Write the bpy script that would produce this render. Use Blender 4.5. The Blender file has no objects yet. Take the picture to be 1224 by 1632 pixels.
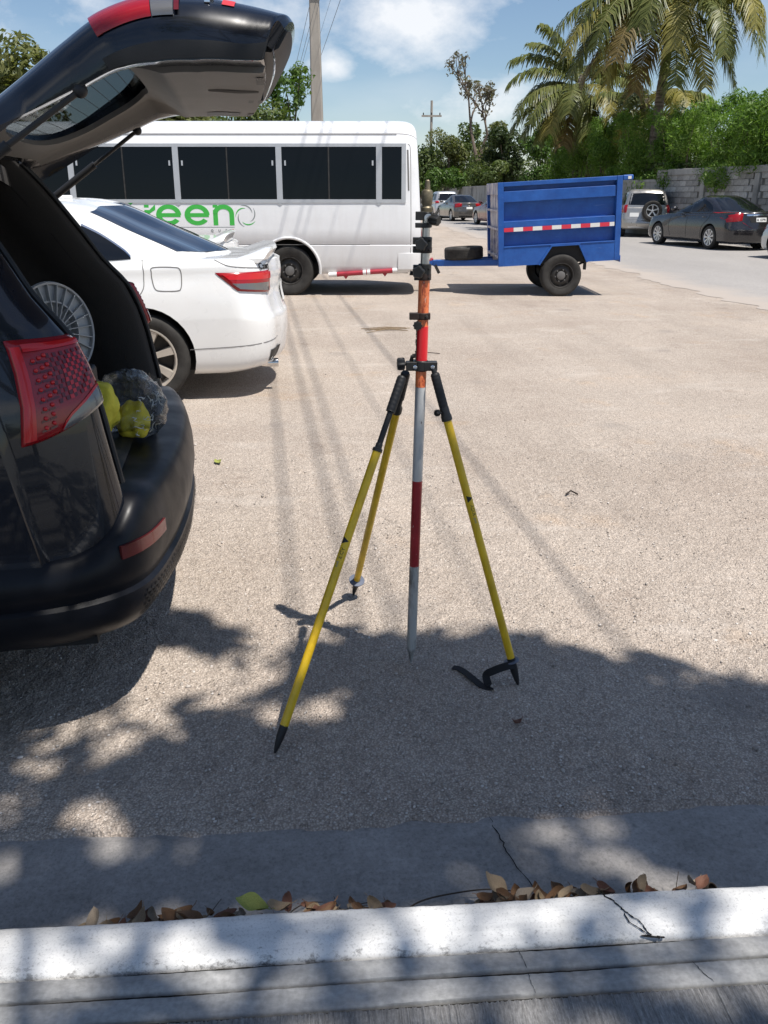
import bpy, bmesh, math, random
import numpy as np
from mathutils import Vector, Matrix
from mathutils.bvhtree import BVHTree
R = math.radians
sc = bpy.context.scene
col = sc.collection
rnd = random.Random(7)
npr = np.random.default_rng(11)

# ------------------------------------------------------------------ camera, sky, sun, exposure
cam_d = bpy.data.cameras.new('camera')
cam = bpy.data.objects.new('camera', cam_d)
col.objects.link(cam)
cam.location = (0, 0, 1.5)
cam.rotation_euler = (R(90 - 21), 0, 0)
cam_d.sensor_fit = 'VERTICAL'
cam_d.angle = 2 * math.atan(816 / 1320)
cam_d.clip_start = 0.05
cam_d.clip_end = 2000
sc.camera = cam

SUN_TO = Vector((0.53, -0.42, 1.5)).normalized()
world = bpy.data.worlds.new('World')
sc.world = world
world.use_nodes = True
wn = world.node_tree.nodes
wl = world.node_tree.links
wn.clear()
w_out = wn.new('ShaderNodeOutputWorld')
w_bg = wn.new('ShaderNodeBackground')
w_sky = wn.new('ShaderNodeTexSky')
w_sky.sky_type = 'NISHITA'
w_sky.sun_disc = False
w_sky.sun_elevation = math.asin(SUN_TO.z)
w_sky.sun_rotation = math.atan2(SUN_TO.x, SUN_TO.y)
w_sky.air_density = 1.0
w_sky.dust_density = 0.3
w_sky.ozone_density = 3.0
w_bg.inputs['Strength'].default_value = 0.09
w_tc = wn.new('ShaderNodeTexCoord')


def wmath(op, a, b=None, c=None, clamp=False):
    n = wn.new('ShaderNodeMath')
    n.operation = op
    n.use_clamp = clamp
    for i, x in enumerate((a, b, c)):
        if x is None:
            continue
        if isinstance(x, (int, float)):
            n.inputs[i].default_value = x
        else:
            wl.new(x, n.inputs[i])
    return n.outputs[0]


def wnoise(scale, stretch, off, detail=6, rough=0.55):
    mp = wn.new('ShaderNodeMapping')
    mp.inputs['Scale'].default_value = stretch
    mp.inputs['Location'].default_value = off
    wl.new(w_tc.outputs['Generated'], mp.inputs['Vector'])
    n = wn.new('ShaderNodeTexNoise')
    n.inputs['Scale'].default_value = scale
    n.inputs['Detail'].default_value = detail
    n.inputs['Roughness'].default_value = rough
    wl.new(mp.outputs[0], n.inputs['Vector'])
    return n.outputs[0]


def puff(d, size, soft):
    """a cloud: nearness of the view direction to d, flattened vertically"""
    mp = wn.new('ShaderNodeMapping')
    mp.vector_type = 'POINT'
    dv = Vector(d).normalized()
    mp.inputs['Location'].default_value = (-dv.x / size[0], -dv.y, -dv.z / size[1])
    mp.inputs['Scale'].default_value = (1 / size[0], 1, 1 / size[1])
    wl.new(w_tc.outputs['Generated'], mp.inputs['Vector'])
    ln = wn.new('ShaderNodeVectorMath')
    ln.operation = 'LENGTH'
    wl.new(mp.outputs[0], ln.inputs[0])
    return wmath('MULTIPLY', wmath('SUBTRACT', 1.0, ln.outputs['Value']), soft)


w_fine = wnoise(16, (1, 1, 1.7), (3, 1, 0), 8, 0.6)
w_wide = wnoise(3.2, (1, 1, 3.0), (0.4, 2.2, 0.7), 5, 0.5)
w_all = puff((0.025, 0.98, 0.168), (0.098, 0.05), 0.9)
for d_, s_, k_ in (((-0.055, 0.98, 0.128), (0.03, 0.02), 0.8), ((-0.16, 0.97, 0.17), (0.12, 0.07), 0.45),
                   ((0.03, 0.98, 0.215), (0.14, 0.035), 0.6), ((-0.42, 0.9, 0.2), (0.2, 0.05), 0.35),
                   ((0.12, 0.97, 0.085), (0.1, 0.03), 0.55), ((0.6, 0.8, 0.3), (0.2, 0.06), 0.9),
                   ((-0.7, -0.6, 0.4), (0.3, 0.12), 1.0), ((0.5, -0.85, 0.2), (0.25, 0.08), 1.0)):
    w_all = wmath('MAXIMUM', w_all, puff(d_, s_, k_))
w_mask = wmath('ADD', w_all, wmath('MULTIPLY', wmath('SUBTRACT', w_fine, 0.5), 1.5))
w_mask = wmath('MULTIPLY', w_mask, 1.35, clamp=True)
w_veil = wmath('MULTIPLY', wmath('SUBTRACT', w_wide, 0.46), 1.4, clamp=True)
w_mask = wmath('MAXIMUM', wmath('MULTIPLY', w_mask, 0.8), wmath('MULTIPLY', w_veil, 0.65))
w_mix = wn.new('ShaderNodeMix')
w_mix.data_type = 'RGBA'
wl.new(w_mask, w_mix.inputs['Factor'])
wl.new(w_sky.outputs[0], w_mix.inputs['A'])
w_mix.inputs['B'].default_value = (9.6, 9.6, 9.7, 1)
wl.new(w_mix.outputs['Result'], w_bg.inputs['Color'])
wl.new(w_bg.outputs[0], w_out.inputs['Surface'])

sun_d = bpy.data.lights.new('sun', 'SUN')
sun_d.energy = 5.0
sun_d.angle = R(0.53)
sun_d.color = (1.0, 0.95, 0.885)
sun = bpy.data.objects.new('sun', sun_d)
col.objects.link(sun)
sun.location = (8, -6, 22)
sun.rotation_euler = SUN_TO.to_track_quat('Z', 'Y').to_euler()

sc.view_settings.view_transform = 'Standard'
sc.view_settings.look = 'None'
sc.view_settings.exposure = 0.32
sc.view_settings.gamma = 1.0
sc.view_settings.use_curve_mapping = False


# ------------------------------------------------------------------ materials
class Mat:
    def __init__(self, name, colr=(0.5, 0.5, 0.5), rough=0.5, metal=0.0, coat=0.0, spec=0.5):
        self.m = bpy.data.materials.new(name)
        self.m.use_nodes = True
        self.n = self.m.node_tree.nodes
        self.l = self.m.node_tree.links
        self.b = self.n['Principled BSDF']
        self.set('Base Color', (*colr, 1))
        self.set('Roughness', rough)
        self.set('Metallic', metal)
        self.set('Coat Weight', coat)
        self.set('Coat Roughness', 0.04)
        self.set('Specular IOR Level', spec)
        self._tc = None

    def set(self, k, v):
        if hasattr(v, 'is_linked') or hasattr(v, 'links'):
            self.l.new(v, self.b.inputs[k])
        else:
            self.b.inputs[k].default_value = v

    def tc(self, scale=None, which='Object'):
        if self._tc is None:
            self._tc = self.n.new('ShaderNodeTexCoord')
        o = self._tc.outputs[which]
        if scale is None:
            return o
        mp = self.n.new('ShaderNodeMapping')
        mp.inputs['Scale'].default_value = scale if hasattr(scale, '__len__') else (scale,) * 3
        self.l.new(o, mp.inputs['Vector'])
        return mp.outputs[0]

    def noise(self, scale, detail=4, rough=0.55, stretch=None):
        n = self.n.new('ShaderNodeTexNoise')
        n.inputs['Scale'].default_value = scale
        n.inputs['Detail'].default_value = detail
        n.inputs['Roughness'].default_value = rough
        self.l.new(self.tc(stretch), n.inputs['Vector'])
        return n.outputs[0]

    def voro(self, scale, feature='F1', out='Distance', rand=1.0, dims='3D'):
        n = self.n.new('ShaderNodeTexVoronoi')
        n.voronoi_dimensions = dims
        n.feature = feature
        n.inputs['Scale'].default_value = scale
        n.inputs['Randomness'].default_value = rand
        self.l.new(self.tc(), n.inputs['Vector'])
        return n.outputs[out]

    def ramp(self, fac, stops):
        n = self.n.new('ShaderNodeValToRGB')
        e = n.color_ramp.elements
        while len(e) < len(stops):
            e.new(0.5)
        for i, (p, c) in enumerate(stops):
            e[i].position = p
            e[i].color = (*c, 1) if hasattr(c, '__len__') else (c, c, c, 1)
        self.l.new(fac, n.inputs[0])
        return n.outputs[0]

    def mix(self, fac, a, b, mode='MIX'):
        n = self.n.new('ShaderNodeMix')
        n.data_type = 'RGBA'
        n.blend_type = mode
        for k, v in (('Factor', fac), ('A', a), ('B', b)):
            if isinstance(v, (int, float)):
                n.inputs[k].default_value = v
            elif isinstance(v, tuple):
                n.inputs[k].default_value = (*v, 1)
            else:
                self.l.new(v, n.inputs[k])
        return n.outputs['Result']

    def math(self, op, a, b=None, clamp=False):
        n = self.n.new('ShaderNodeMath')
        n.operation = op
        n.use_clamp = clamp
        for i, x in enumerate((a, b)):
            if x is None:
                continue
            if isinstance(x, (int, float)):
                n.inputs[i].default_value = x
            else:
                self.l.new(x, n.inputs[i])
        return n.outputs[0]

    def attr(self, name):
        n = self.n.new('ShaderNodeAttribute')
        n.attribute_name = name
        return n.outputs['Fac']

    def bump(self, h, strength=0.3, dist=0.01, prev=None):
        n = self.n.new('ShaderNodeBump')
        n.inputs['Strength'].default_value = strength
        n.inputs['Distance'].default_value = dist
        self.l.new(h, n.inputs['Height'])
        if prev is not None:
            self.l.new(prev, n.inputs['Normal'])
        self.l.new(n.outputs[0], self.b.inputs['Normal'])
        return n.outputs[0]

    def vary(self, colr, amount=0.25, scale=6, dark=None):
        """base colour broken up by noise: grime, fading"""
        d = dark or tuple(c * (1 - amount) for c in colr)
        f = self.ramp(self.noise(scale, 6, 0.65), [(0.3, 0.0), (0.72, 1.0)])
        self.set('Base Color', self.mix(f, d, tuple(colr)))
        return self


MATS = {}


def mk(name, *a, **k):
    m = Mat(name, *a, **k)
    MATS[name] = m.m
    return m


def paint(name, colr, rough=0.35, coat=1.0, metal=0.0, dirt=0.12):
    m = mk(name, colr, rough, metal, coat)
    m.vary(colr, dirt, 3.0)
    m.set('Roughness', m.ramp(m.noise(9, 5), [(0.3, rough * 0.85), (0.7, min(1, rough * 1.3))]))
    m.bump(m.noise(1.7, 2), 0.02, 0.02)
    return m


# ground: worn exposed-aggregate surface
m = mk('aggregate_ground', rough=0.9, spec=0.25)
cellc = m.voro(165, out='Color')
peb = m.ramp(cellc, [(0.0, (0.30, 0.255, 0.215)), (0.28, (0.45, 0.388, 0.33)), (0.6, (0.55, 0.48, 0.412)), (0.86, (0.64, 0.57, 0.497)), (1.0, (0.78, 0.73, 0.66))])
cell2 = m.ramp(m.voro(47, out='Color'), [(0.2, 0.92), (0.8, 1.04)])
gap_shade = m.ramp(m.voro(165), [(0.42, 0.0), (0.62, 0.75)])            # shade in the gaps between the stones, painted into the colour
peb = m.mix(gap_shade, peb, (0.30, 0.262, 0.228))
c1 = m.mix(1.0, peb, cell2, 'MULTIPLY')
big = m.ramp(m.noise(0.55, 6, 0.6), [(0.3, (0.84, 0.80, 0.77)), (0.55, (1.0, 0.98, 0.96)), (0.75, (1.10, 1.05, 1.0))])
c2 = m.mix(1.0, c1, big, 'MULTIPLY')
stain = m.ramp(m.noise(2.3, 8, 0.7), [(0.26, (0.62, 0.58, 0.56)), (0.40, (1.0, 1.0, 1.0))])
c3 = m.mix(0.75, c2, stain, 'MULTIPLY')
dust = m.ramp(m.noise(1.1, 7, 0.65, (1, 2.2, 1)), [(0.56, 0.0), (0.75, 0.5)])
c4 = m.mix(dust, c3, (0.60, 0.545, 0.485))
wob = m.math('MULTIPLY', m.math('SUBTRACT', m.noise(9, 5, 0.65), 0.5), 0.22)
spot = m.ramp(m.math('ADD', m.voro(0.75, dims='2D'), wob), [(0.02, 0.0), (0.12, 1.0)])            # oil spots
spotn = m.ramp(m.noise(5, 7, 0.75), [(0.35, 0.55), (0.6, 1.0)])
track = m.ramp(m.noise(1.6, 5, 0.6, (1.0, 0.12, 1)), [(0.30, 0.86), (0.50, 1.0)])    # old tyre tracks along the lot
c4 = m.mix(0.9, c4, track, 'MULTIPLY')
c4 = m.mix(m.math('MULTIPLY', m.math('SUBTRACT', 1.0, spot), m.ramp(m.noise(0.9, 3), [(0.45, 0.0), (0.6, 0.6)])), c4, m.mix(spotn, (0.10, 0.09, 0.085), (0.30, 0.265, 0.235)))
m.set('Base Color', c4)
och = m.ramp(m.noise(1.3, 6, 0.65), [(0.58, 0.0), (0.72, 0.55)])                     # ochre sand patches
c4 = m.mix(och, c4, m.mix(1.0, c4, (1.08, 0.92, 0.74), 'MULTIPLY'))
hair = m.ramp(m.voro(0.55, 'DISTANCE_TO_EDGE', dims='2D'), [(0.001, 0.86), (0.006, 1.0)])
c4 = m.mix(m.ramp(m.noise(0.8, 4), [(0.45, 0.0), (0.62, 0.9)]), c4, m.mix(1.0, c4, hair, 'MULTIPLY'))
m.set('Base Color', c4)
b1 = m.bump(m.voro(165), 0.8, 0.006)
b2 = m.bump(m.voro(70), 0.55, 0.009, b1)
m.bump(m.noise(14, 4), 0.3, 0.010, b2)

m = mk('loose_stone', (0.42, 0.36, 0.30), 0.85, spec=0.3)
m.set('Base Color', m.ramp(m.attr('tint'), [(0.0, (0.24, 0.21, 0.185)), (0.5, (0.42, 0.375, 0.33)), (1.0, (0.66, 0.61, 0.56))]))

m = mk('road_asphalt', rough=0.85, spec=0.3)
a1 = m.ramp(m.voro(90, out='Color'), [(0.0, (0.24, 0.232, 0.224)), (1.0, (0.40, 0.388, 0.376))])
a2 = m.ramp(m.noise(0.35, 6, 0.6, (1, 0.35, 1)), [(0.3, (0.86, 0.84, 0.82)), (0.7, (1.08, 1.05, 1.02))])
a3 = m.mix(1.0, a1, a2, 'MULTIPLY')
wash = m.math('SUBTRACT', m.math('ADD', m.noise(1.6, 8, 0.72), 0.42), m.attr('tint'))      # lot dust washed over the edge of the road
m.set('Base Color', m.mix(m.ramp(wash, [(0.10, 0.0), (0.60, 1.0)]), a3, (0.385, 0.338, 0.295)))
m.bump(m.voro(90), 0.35, 0.004)

m = mk('gutter_concrete', rough=0.75, spec=0.3)
g1 = m.ramp(m.noise(3.5, 8, 0.65, (1, 1.6, 1)), [(0.25, (0.20, 0.19, 0.178)), (0.5, (0.285, 0.27, 0.255)), (0.8, (0.37, 0.35, 0.33))])
g2 = m.ramp(m.voro(9, out='Distance'), [(0.02, 0.35), (0.09, 1.0)])
g3 = m.ramp(m.noise(60, 5), [(0.3, 0.85), (0.7, 1.1)])
g4 = m.ramp(m.noise(130, 5, 0.75), [(0.34, 0.7), (0.5, 1.0), (0.72, 1.12)])
m.set('Base Color', m.mix(0.9, m.mix(1.0, m.mix(0.55, g1, g2, 'MULTIPLY'), g3, 'MULTIPLY'), g4, 'MULTIPLY'))
m.bump(m.noise(70, 6), 0.25, 0.004)

m = mk('kerb_paint', rough=0.7, spec=0.35)
sep = m.n.new('ShaderNodeSeparateXYZ')
m.l.new(m.tc(), sep.inputs[0])
edge = m.math('MULTIPLY', m.math('ADD', sep.outputs['Y'], 0.124), 16.0, True)         # 0 at the worn edge by the pavement
wear = m.math('ADD', m.math('MULTIPLY', edge, 0.34), m.noise(34, 9, 0.8, (0.7, 1, 1)))
wearm = m.ramp(wear, [(0.42, 0.0), (0.52, 1.0)])
spots = m.ramp(m.noise(58, 6, 0.75), [(0.33, 0.0), (0.40, 1.0)])
pt = m.ramp(m.noise(6, 6, 0.6, (1, 2, 1)), [(0.3, (0.57, 0.565, 0.55)), (0.6, (0.74, 0.735, 0.715))])
yel = m.ramp(m.noise(3.3, 5), [(0.58, 0.0), (0.8, 0.5)])
pt = m.mix(yel, pt, (0.60, 0.56, 0.48))
patchy = m.ramp(m.noise(2.6, 4, 0.6, (1, 0.4, 1)), [(0.42, 0.0), (0.62, 1.0)])
wearm = m.math('MAXIMUM', wearm, m.math('MULTIPLY', patchy, 0.8))
grit = m.ramp(m.noise(190, 5, 0.75), [(0.34, 0.62), (0.48, 1.0)])
brush = m.ramp(m.noise(60, 4, 0.6, (0.06, 1, 1)), [(0.3, 0.9), (0.7, 1.05)])
pt = m.mix(1.0, m.mix(0.8, pt, grit, 'MULTIPLY'), brush, 'MULTIPLY')
pw = m.mix(wearm, (0.20, 0.195, 0.19), pt)
m.set('Base Color', m.mix(m.math('ADD', m.math('MULTIPLY', spots, 0.65), 0.35), (0.25, 0.24, 0.23), pw))
b1 = m.bump(wearm, 0.3, 0.002)
m.bump(m.noise(40, 6, 0.6), 0.25, 0.004, b1)

m = mk('edge_concrete', rough=0.8, spec=0.3)
e1 = m.ramp(m.noise(7, 8, 0.7, (1, 3, 1)), [(0.25, (0.20, 0.20, 0.20)), (0.55, (0.33, 0.33, 0.325)), (0.8, (0.44, 0.435, 0.43))])
e2 = m.ramp(m.noise(85, 5), [(0.3, 0.8), (0.7, 1.1)])
m.set('Base Color', m.mix(1.0, e1, e2, 'MULTIPLY'))
m.bump(m.noise(60, 6), 0.3, 0.004)

m = mk('broomed_concrete', rough=0.85, spec=0.3)
st = m.noise(330, 4, 0.7, (1, 0.16, 1))
f1 = m.ramp(m.math('ADD', m.math('MULTIPLY', st, 0.6), m.math('MULTIPLY', m.noise(140, 5, 0.75), 0.4)), [(0.32, (0.11, 0.108, 0.104)), (0.52, (0.23, 0.225, 0.22)), (0.7, (0.36, 0.355, 0.345))])
f2 = m.ramp(m.noise(3, 6, 0.65), [(0.3, 0.8), (0.7, 1.1)])
m.set('Base Color', m.mix(1.0, f1, f2, 'MULTIPLY'))
m.bump(st, 0.6, 0.003)

mk('crack_dark', (0.02, 0.019, 0.018), 0.95, spec=0.1)
m = mk('joint_dirt', (0.03, 0.028, 0.026), 0.95, spec=0.1)
m.vary((0.05, 0.047, 0.043), 0.6, 30)

# vehicles
paint('black_paint', (0.0035, 0.0055, 0.011), 0.25, 0.7, 0.0, 0.2).set('Specular IOR Level', 0.3)
m = mk('black_bumper', (0.012, 0.013, 0.016), 0.42, spec=0.24)
m.set('Base Color', m.ramp(m.noise(4, 7, 0.7), [(0.35, (0.004, 0.0045, 0.007)), (0.75, (0.010, 0.0115, 0.016))]))
m.set('Roughness', m.ramp(m.noise(7, 5), [(0.3, 0.33), (0.7, 0.5)]))
mk('bumper_mesh', (0.006, 0.006, 0.007), 0.7)
m = mk('black_trim', (0.014, 0.014, 0.015), 0.55)
m.bump(m.noise(240, 2), 0.15, 0.002)
m = mk('cargo_lining', (0.048, 0.045, 0.043), 0.85)
m.bump(m.noise(320, 3), 0.4, 0.003)
m = mk('gate_lining', (0.13, 0.125, 0.118), 0.6)
m.vary((0.145, 0.137, 0.127), 0.2, 5)
m.bump(m.noise(260, 3), 0.2, 0.002)
paint('white_paint', (0.80, 0.80, 0.785), 0.28, 0.8, 0, 0.05)
m = paint('bus_paint', (0.78, 0.785, 0.79), 0.38, 0.5, 0, 0.06)
bc = m.b.inputs['Base Color'].links[0].from_socket
sz = m.n.new('ShaderNodeSeparateXYZ')
m.l.new(m.tc(), sz.inputs[0])
lowf = m.math('MULTIPLY', m.math('SUBTRACT', 0.95, sz.outputs['Z']), 1.3, True)
streak = m.ramp(m.noise(7, 6, 0.7, (1, 1, 0.12)), [(0.42, 0.0), (0.75, 0.35)])
m.set('Base Color', m.mix(m.math('ADD', m.math('MULTIPLY', lowf, m.ramp(m.noise(3, 7, 0.7), [(0.3, 0.15), (0.75, 0.75)])), m.math('MULTIPLY', streak, 0.4), True), bc, (0.47, 0.43, 0.38)))
paint('grey_paint', (0.024, 0.022, 0.024), 0.25, 1.0, 0.4, 0.1)
paint('taupe_paint', (0.12, 0.11, 0.10), 0.28, 1.0, 0.5, 0.1)
paint('silver_paint', (0.42, 0.40, 0.37), 0.3, 1.0, 0.6, 0.1)
paint('pale_silver_paint', (0.55, 0.56, 0.57), 0.3, 1.0, 0.5, 0.1)
paint('maroon_paint', (0.18, 0.035, 0.03), 0.28, 1.0, 0.2, 0.1)
mk('panel_gap', (0.16, 0.155, 0.15), 0.8)
mk('dark_gap', (0.01, 0.01, 0.01), 0.8)
m = mk('dark_glass', (0.006, 0.007, 0.009), 0.04, spec=0.5)
m = mk('bus_glass', (0.004, 0.005, 0.006), 0.06, spec=0.22)
m = mk('blue_glass', (0.012, 0.017, 0.03), 0.03, spec=0.6, coat=1.0)
m = mk('tinted_glass', (0.13, 0.145, 0.15), 0.02, spec=0.5)
m.set('Transmission Weight', 1.0)
m.set('IOR', 1.02)
m = mk('red_lens', (0.30, 0.004, 0.008), 0.2, coat=0.35)
m = mk('deep_red_lens', (0.10, 0.002, 0.004), 0.25, coat=0.3)
m = mk('bright_red_lens', (0.55, 0.010, 0.014), 0.2, coat=0.35)
m = mk('clear_lens', (0.15, 0.147, 0.147), 0.25, metal=0.35, coat=1.0)
m = mk('red_reflector', (0.10, 0.010, 0.010), 0.35, coat=0.6)
mk('chrome', (0.75, 0.75, 0.76), 0.12, 1.0)
m = mk('aluminium_frame', (0.50, 0.515, 0.53), 0.4, 0.35)
m.vary((0.52, 0.535, 0.55), 0.12, 4)
m = mk('tyre_rubber', (0.028, 0.027, 0.026), 0.8, spec=0.3)
m.vary((0.05, 0.047, 0.043), 0.55, 9)
m = mk('rim_champagne', (0.58, 0.53, 0.46), 0.35, 0.45)
m.vary((0.60, 0.55, 0.48), 0.15, 8)
mk('rim_silver', (0.62, 0.62, 0.62), 0.3, 0.6)
m = mk('rim_black_steel', (0.025, 0.024, 0.023), 0.55, 0.2)
m.vary((0.05, 0.046, 0.042), 0.6, 12)
m = mk('hub_grey', (0.14, 0.135, 0.13), 0.6, 0.2)
mk('plate_white', (0.72, 0.72, 0.70), 0.45)
mk('ink_black', (0.012, 0.012, 0.012), 0.5)
mk('green_print', (0.05, 0.42, 0.06), 0.45)
mk('grey_print', (0.22, 0.24, 0.24), 0.5)
mk('red_print', (0.5, 0.03, 0.04), 0.5)

# trailer
m = mk('trailer_blue', (0.022, 0.075, 0.36), 0.42, coat=0.12, spec=0.35)
m.set('Base Color', m.mix(m.ramp(m.noise(5, 8, 0.7), [(0.3, 0.0), (0.75, 1.0)]), (0.012, 0.066, 0.27), (0.022, 0.112, 0.40)))
base_c = m.b.inputs['Base Color'].links[0].from_socket
rust = m.ramp(m.noise(11, 9, 0.8, (1, 1, 0.6)), [(0.665, 0.0), (0.70, 1.0)])
scr = m.ramp(m.noise(38, 4, 0.6, (0.12, 1, 1.4)), [(0.66, 0.0), (0.72, 0.45)])
m.set('Base Color', m.mix(rust, m.mix(scr, base_c, (0.12, 0.2, 0.45)), (0.13, 0.07, 0.045)))
m.set('Roughness', m.ramp(m.noise(12, 5), [(0.3, 0.32), (0.7, 0.55)]))
dent = m.bump(m.noise(2.6, 3), 0.25, 0.03)
m.bump(m.noise(24, 5), 0.06, 0.006, dent)
m = mk('trailer_scuffed', (0.3, 0.3, 0.35), 0.6)
m.set('Base Color', m.mix(m.ramp(m.noise(6, 8, 0.72, (1, 1, 0.5)), [(0.40, 0.0), (0.56, 1.0)]), (0.10, 0.12, 0.26), (0.58, 0.54, 0.53)))
mk('tape_red', (0.62, 0.03, 0.06), 0.35, coat=0.3)
mk('tape_white', (0.72, 0.71, 0.68), 0.35, coat=0.3)
m = mk('red_pipe', (0.36, 0.02, 0.035), 0.4, coat=0.3)
m.vary((0.40, 0.022, 0.04), 0.3, 8)
mk('white_pipe', (0.72, 0.70, 0.68), 0.5)

# survey gear
m = mk('pole_white', (0.55, 0.56, 0.56), 0.45)
chips = m.ramp(m.noise(70, 5, 0.7, (1, 1, 0.35)), [(0.30, 0.0), (0.34, 1.0)])
m.set('Base Color', m.mix(chips, (0.06, 0.05, 0.05), m.mix(m.ramp(m.noise(18, 6, 0.6, (1, 1, 0.3)), [(0.3, 0.0), (0.7, 1.0)]), (0.36, 0.37, 0.37), (0.60, 0.61, 0.61))))
m.bump(chips, 0.3, 0.001)
m = mk('pole_worn_white', (0.4, 0.4, 0.38), 0.55)
m.set('Base Color', m.mix(m.ramp(m.noise(30, 7, 0.7, (1, 1, 0.3)), [(0.36, 0.0), (0.55, 1.0)]), (0.13, 0.125, 0.115), (0.43, 0.43, 0.41)))
m = mk('pole_red', (0.36, 0.02, 0.025), 0.4)
chips = m.ramp(m.noise(120, 5, 0.7, (1, 1, 0.5)), [(0.31, 0.0), (0.36, 1.0)])
m.set('Base Color', m.mix(chips, (0.55, 0.5, 0.48), m.mix(m.ramp(m.noise(14, 5), [(0.3, 0.0), (0.7, 1.0)]), (0.26, 0.013, 0.018), (0.40, 0.022, 0.03))))
m = mk('pole_orange', (0.7, 0.16, 0.05), 0.5)
chips = m.ramp(m.noise(75, 7, 0.75, (1, 1, 0.35)), [(0.42, 0.0), (0.50, 1.0)])
chip2 = m.ramp(m.noise(110, 6, 0.7, (1, 1, 0.4)), [(0.62, 0.0), (0.67, 1.0)])
m.set('Base Color', m.mix(chip2, m.mix(chips, (0.36, 0.06, 0.025), (0.84, 0.22, 0.08)), (0.72, 0.62, 0.52)))
mk('red_tape', (0.70, 0.012, 0.022), 0.28, coat=0.5)
m = mk('steel_tube', (0.55, 0.55, 0.54), 0.28, 0.9)
m.vary((0.6, 0.6, 0.58), 0.3, 40)
m = mk('brass_dirty', (0.20, 0.165, 0.10), 0.5, 0.5)
m.vary((0.24, 0.20, 0.13), 0.5, 60)
m = mk('clamp_black', (0.017, 0.017, 0.016), 0.45)
m.vary((0.024, 0.023, 0.021), 0.45, 30)
m = mk('clamp_rusty', (0.035, 0.022, 0.017), 0.6)
m.vary((0.05, 0.028, 0.02), 0.6, 50)
m = mk('leg_yellow', (0.56, 0.40, 0.008), 0.42, coat=0.2)
m.set('Base Color', m.mix(m.ramp(m.noise(25, 7, 0.7, (1, 1, 0.4)), [(0.28, 0.0), (0.6, 1.0)]), (0.56, 0.34, 0.007), (0.82, 0.53, 0.014)))
mk('grip_black', (0.012, 0.012, 0.013), 0.55)
m = mk('foot_steel', (0.016, 0.016, 0.017), 0.5, 0.1)
mk('disc_blue_grey', (0.12, 0.14, 0.19), 0.5, 0.2)
m = mk('webbing_black', (0.013, 0.013, 0.015), 0.85)
m.bump(m.noise(500, 2), 0.5, 0.001)

# cargo
m = mk('reel_plastic', (0.36, 0.37, 0.38), 0.4)
m = mk('yellow_cloth', (0.75, 0.62, 0.05), 0.75)
m.vary((0.82, 0.70, 0.06), 0.2, 14)
m.bump(m.noise(28, 4), 0.5, 0.01)
m = mk('khaki_cloth', (0.14, 0.115, 0.06), 0.85)
m.bump(m.noise(40, 4), 0.6, 0.01)
m = mk('bag_film', (0.93, 0.95, 0.98), 0.08, spec=0.8)
m.set('IOR', 1.35)
tr = m.n.new('ShaderNodeBsdfTransparent')
tr.inputs[0].default_value = (0.93, 0.95, 0.96, 1)
gl = m.n.new('ShaderNodeBsdfGlossy')
gl.inputs['Roughness'].default_value = 0.06
mxs = m.n.new('ShaderNodeMixShader')
lw = m.n.new('ShaderNodeLayerWeight')
lw.inputs['Blend'].default_value = 0.35
bn = m.n.new('ShaderNodeBump')
bn.inputs['Strength'].default_value = 0.4
bn.inputs['Distance'].default_value = 0.012
m.l.new(m.noise(26, 7, 0.75), bn.inputs['Height'])
m.l.new(bn.outputs[0], gl.inputs['Normal'])
m.l.new(bn.outputs[0], lw.inputs['Normal'])
fac = m.math('ADD', m.math('MULTIPLY', lw.outputs['Fresnel'], 0.75), 0.018, True)
m.l.new(fac, mxs.inputs[0])
m.l.new(tr.outputs[0], mxs.inputs[1])
m.l.new(gl.outputs[0], mxs.inputs[2])
m.l.new(mxs.outputs[0], m.n['Material Output'].inputs['Surface'])

mk('crease_glint', (0.75, 0.77, 0.8), 0.3)

# walls, poles, plants
m = mk('block_face', rough=0.9, spec=0.2)
oi = m.n.new('ShaderNodeObjectInfo')
v1 = m.ramp(oi.outputs['Random'], [(0.0, (0.27, 0.26, 0.245)), (0.6, (0.41, 0.395, 0.37)), (1.0, (0.56, 0.54, 0.51))])
v2 = m.ramp(m.noise(9, 7, 0.7), [(0.3, 0.65), (0.7, 1.1)])
m.set('Base Color', m.mix(1.0, v1, v2, 'MULTIPLY'))
m.bump(m.noise(45, 5), 0.5, 0.01)
m = mk('mortar', (0.2, 0.19, 0.175), 0.95)
m.vary((0.22, 0.21, 0.19), 0.4, 6)
m = mk('wall_render', rough=0.9, spec=0.2)
w1 = m.ramp(m.noise(1.6, 8, 0.7, (1, 1, 0.5)), [(0.25, (0.17, 0.165, 0.155)), (0.5, (0.34, 0.33, 0.31)), (0.75, (0.46, 0.445, 0.42))])
m.set('Base Color', w1)
m.bump(m.noise(30, 6), 0.4, 0.01)
m = mk('pole_concrete', rough=0.85, spec=0.2)
m.set('Base Color', m.ramp(m.noise(2.5, 7, 0.65, (1, 1, 0.25)), [(0.3, (0.26, 0.235, 0.205)), (0.7, (0.39, 0.36, 0.32))]))
mk('wire_black', (0.02, 0.02, 0.02), 0.6)
m = mk('bark', rough=0.95, spec=0.15)
m.set('Base Color', m.ramp(m.noise(9, 7, 0.7, (1, 1, 0.3)), [(0.3, (0.075, 0.058, 0.045)), (0.7, (0.21, 0.17, 0.135))]))
m.bump(m.noise(22, 6, 0.7, (1, 1, 0.3)), 0.7, 0.03)
m = mk('palm_bark', rough=0.95, spec=0.15)
ring = m.noise(7, 4, 0.6, (0.3, 0.3, 2.0))
m.set('Base Color', m.ramp(ring, [(0.35, (0.07, 0.06, 0.05)), (0.65, (0.22, 0.19, 0.16))]))
m.bump(ring, 0.8, 0.05)


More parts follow.
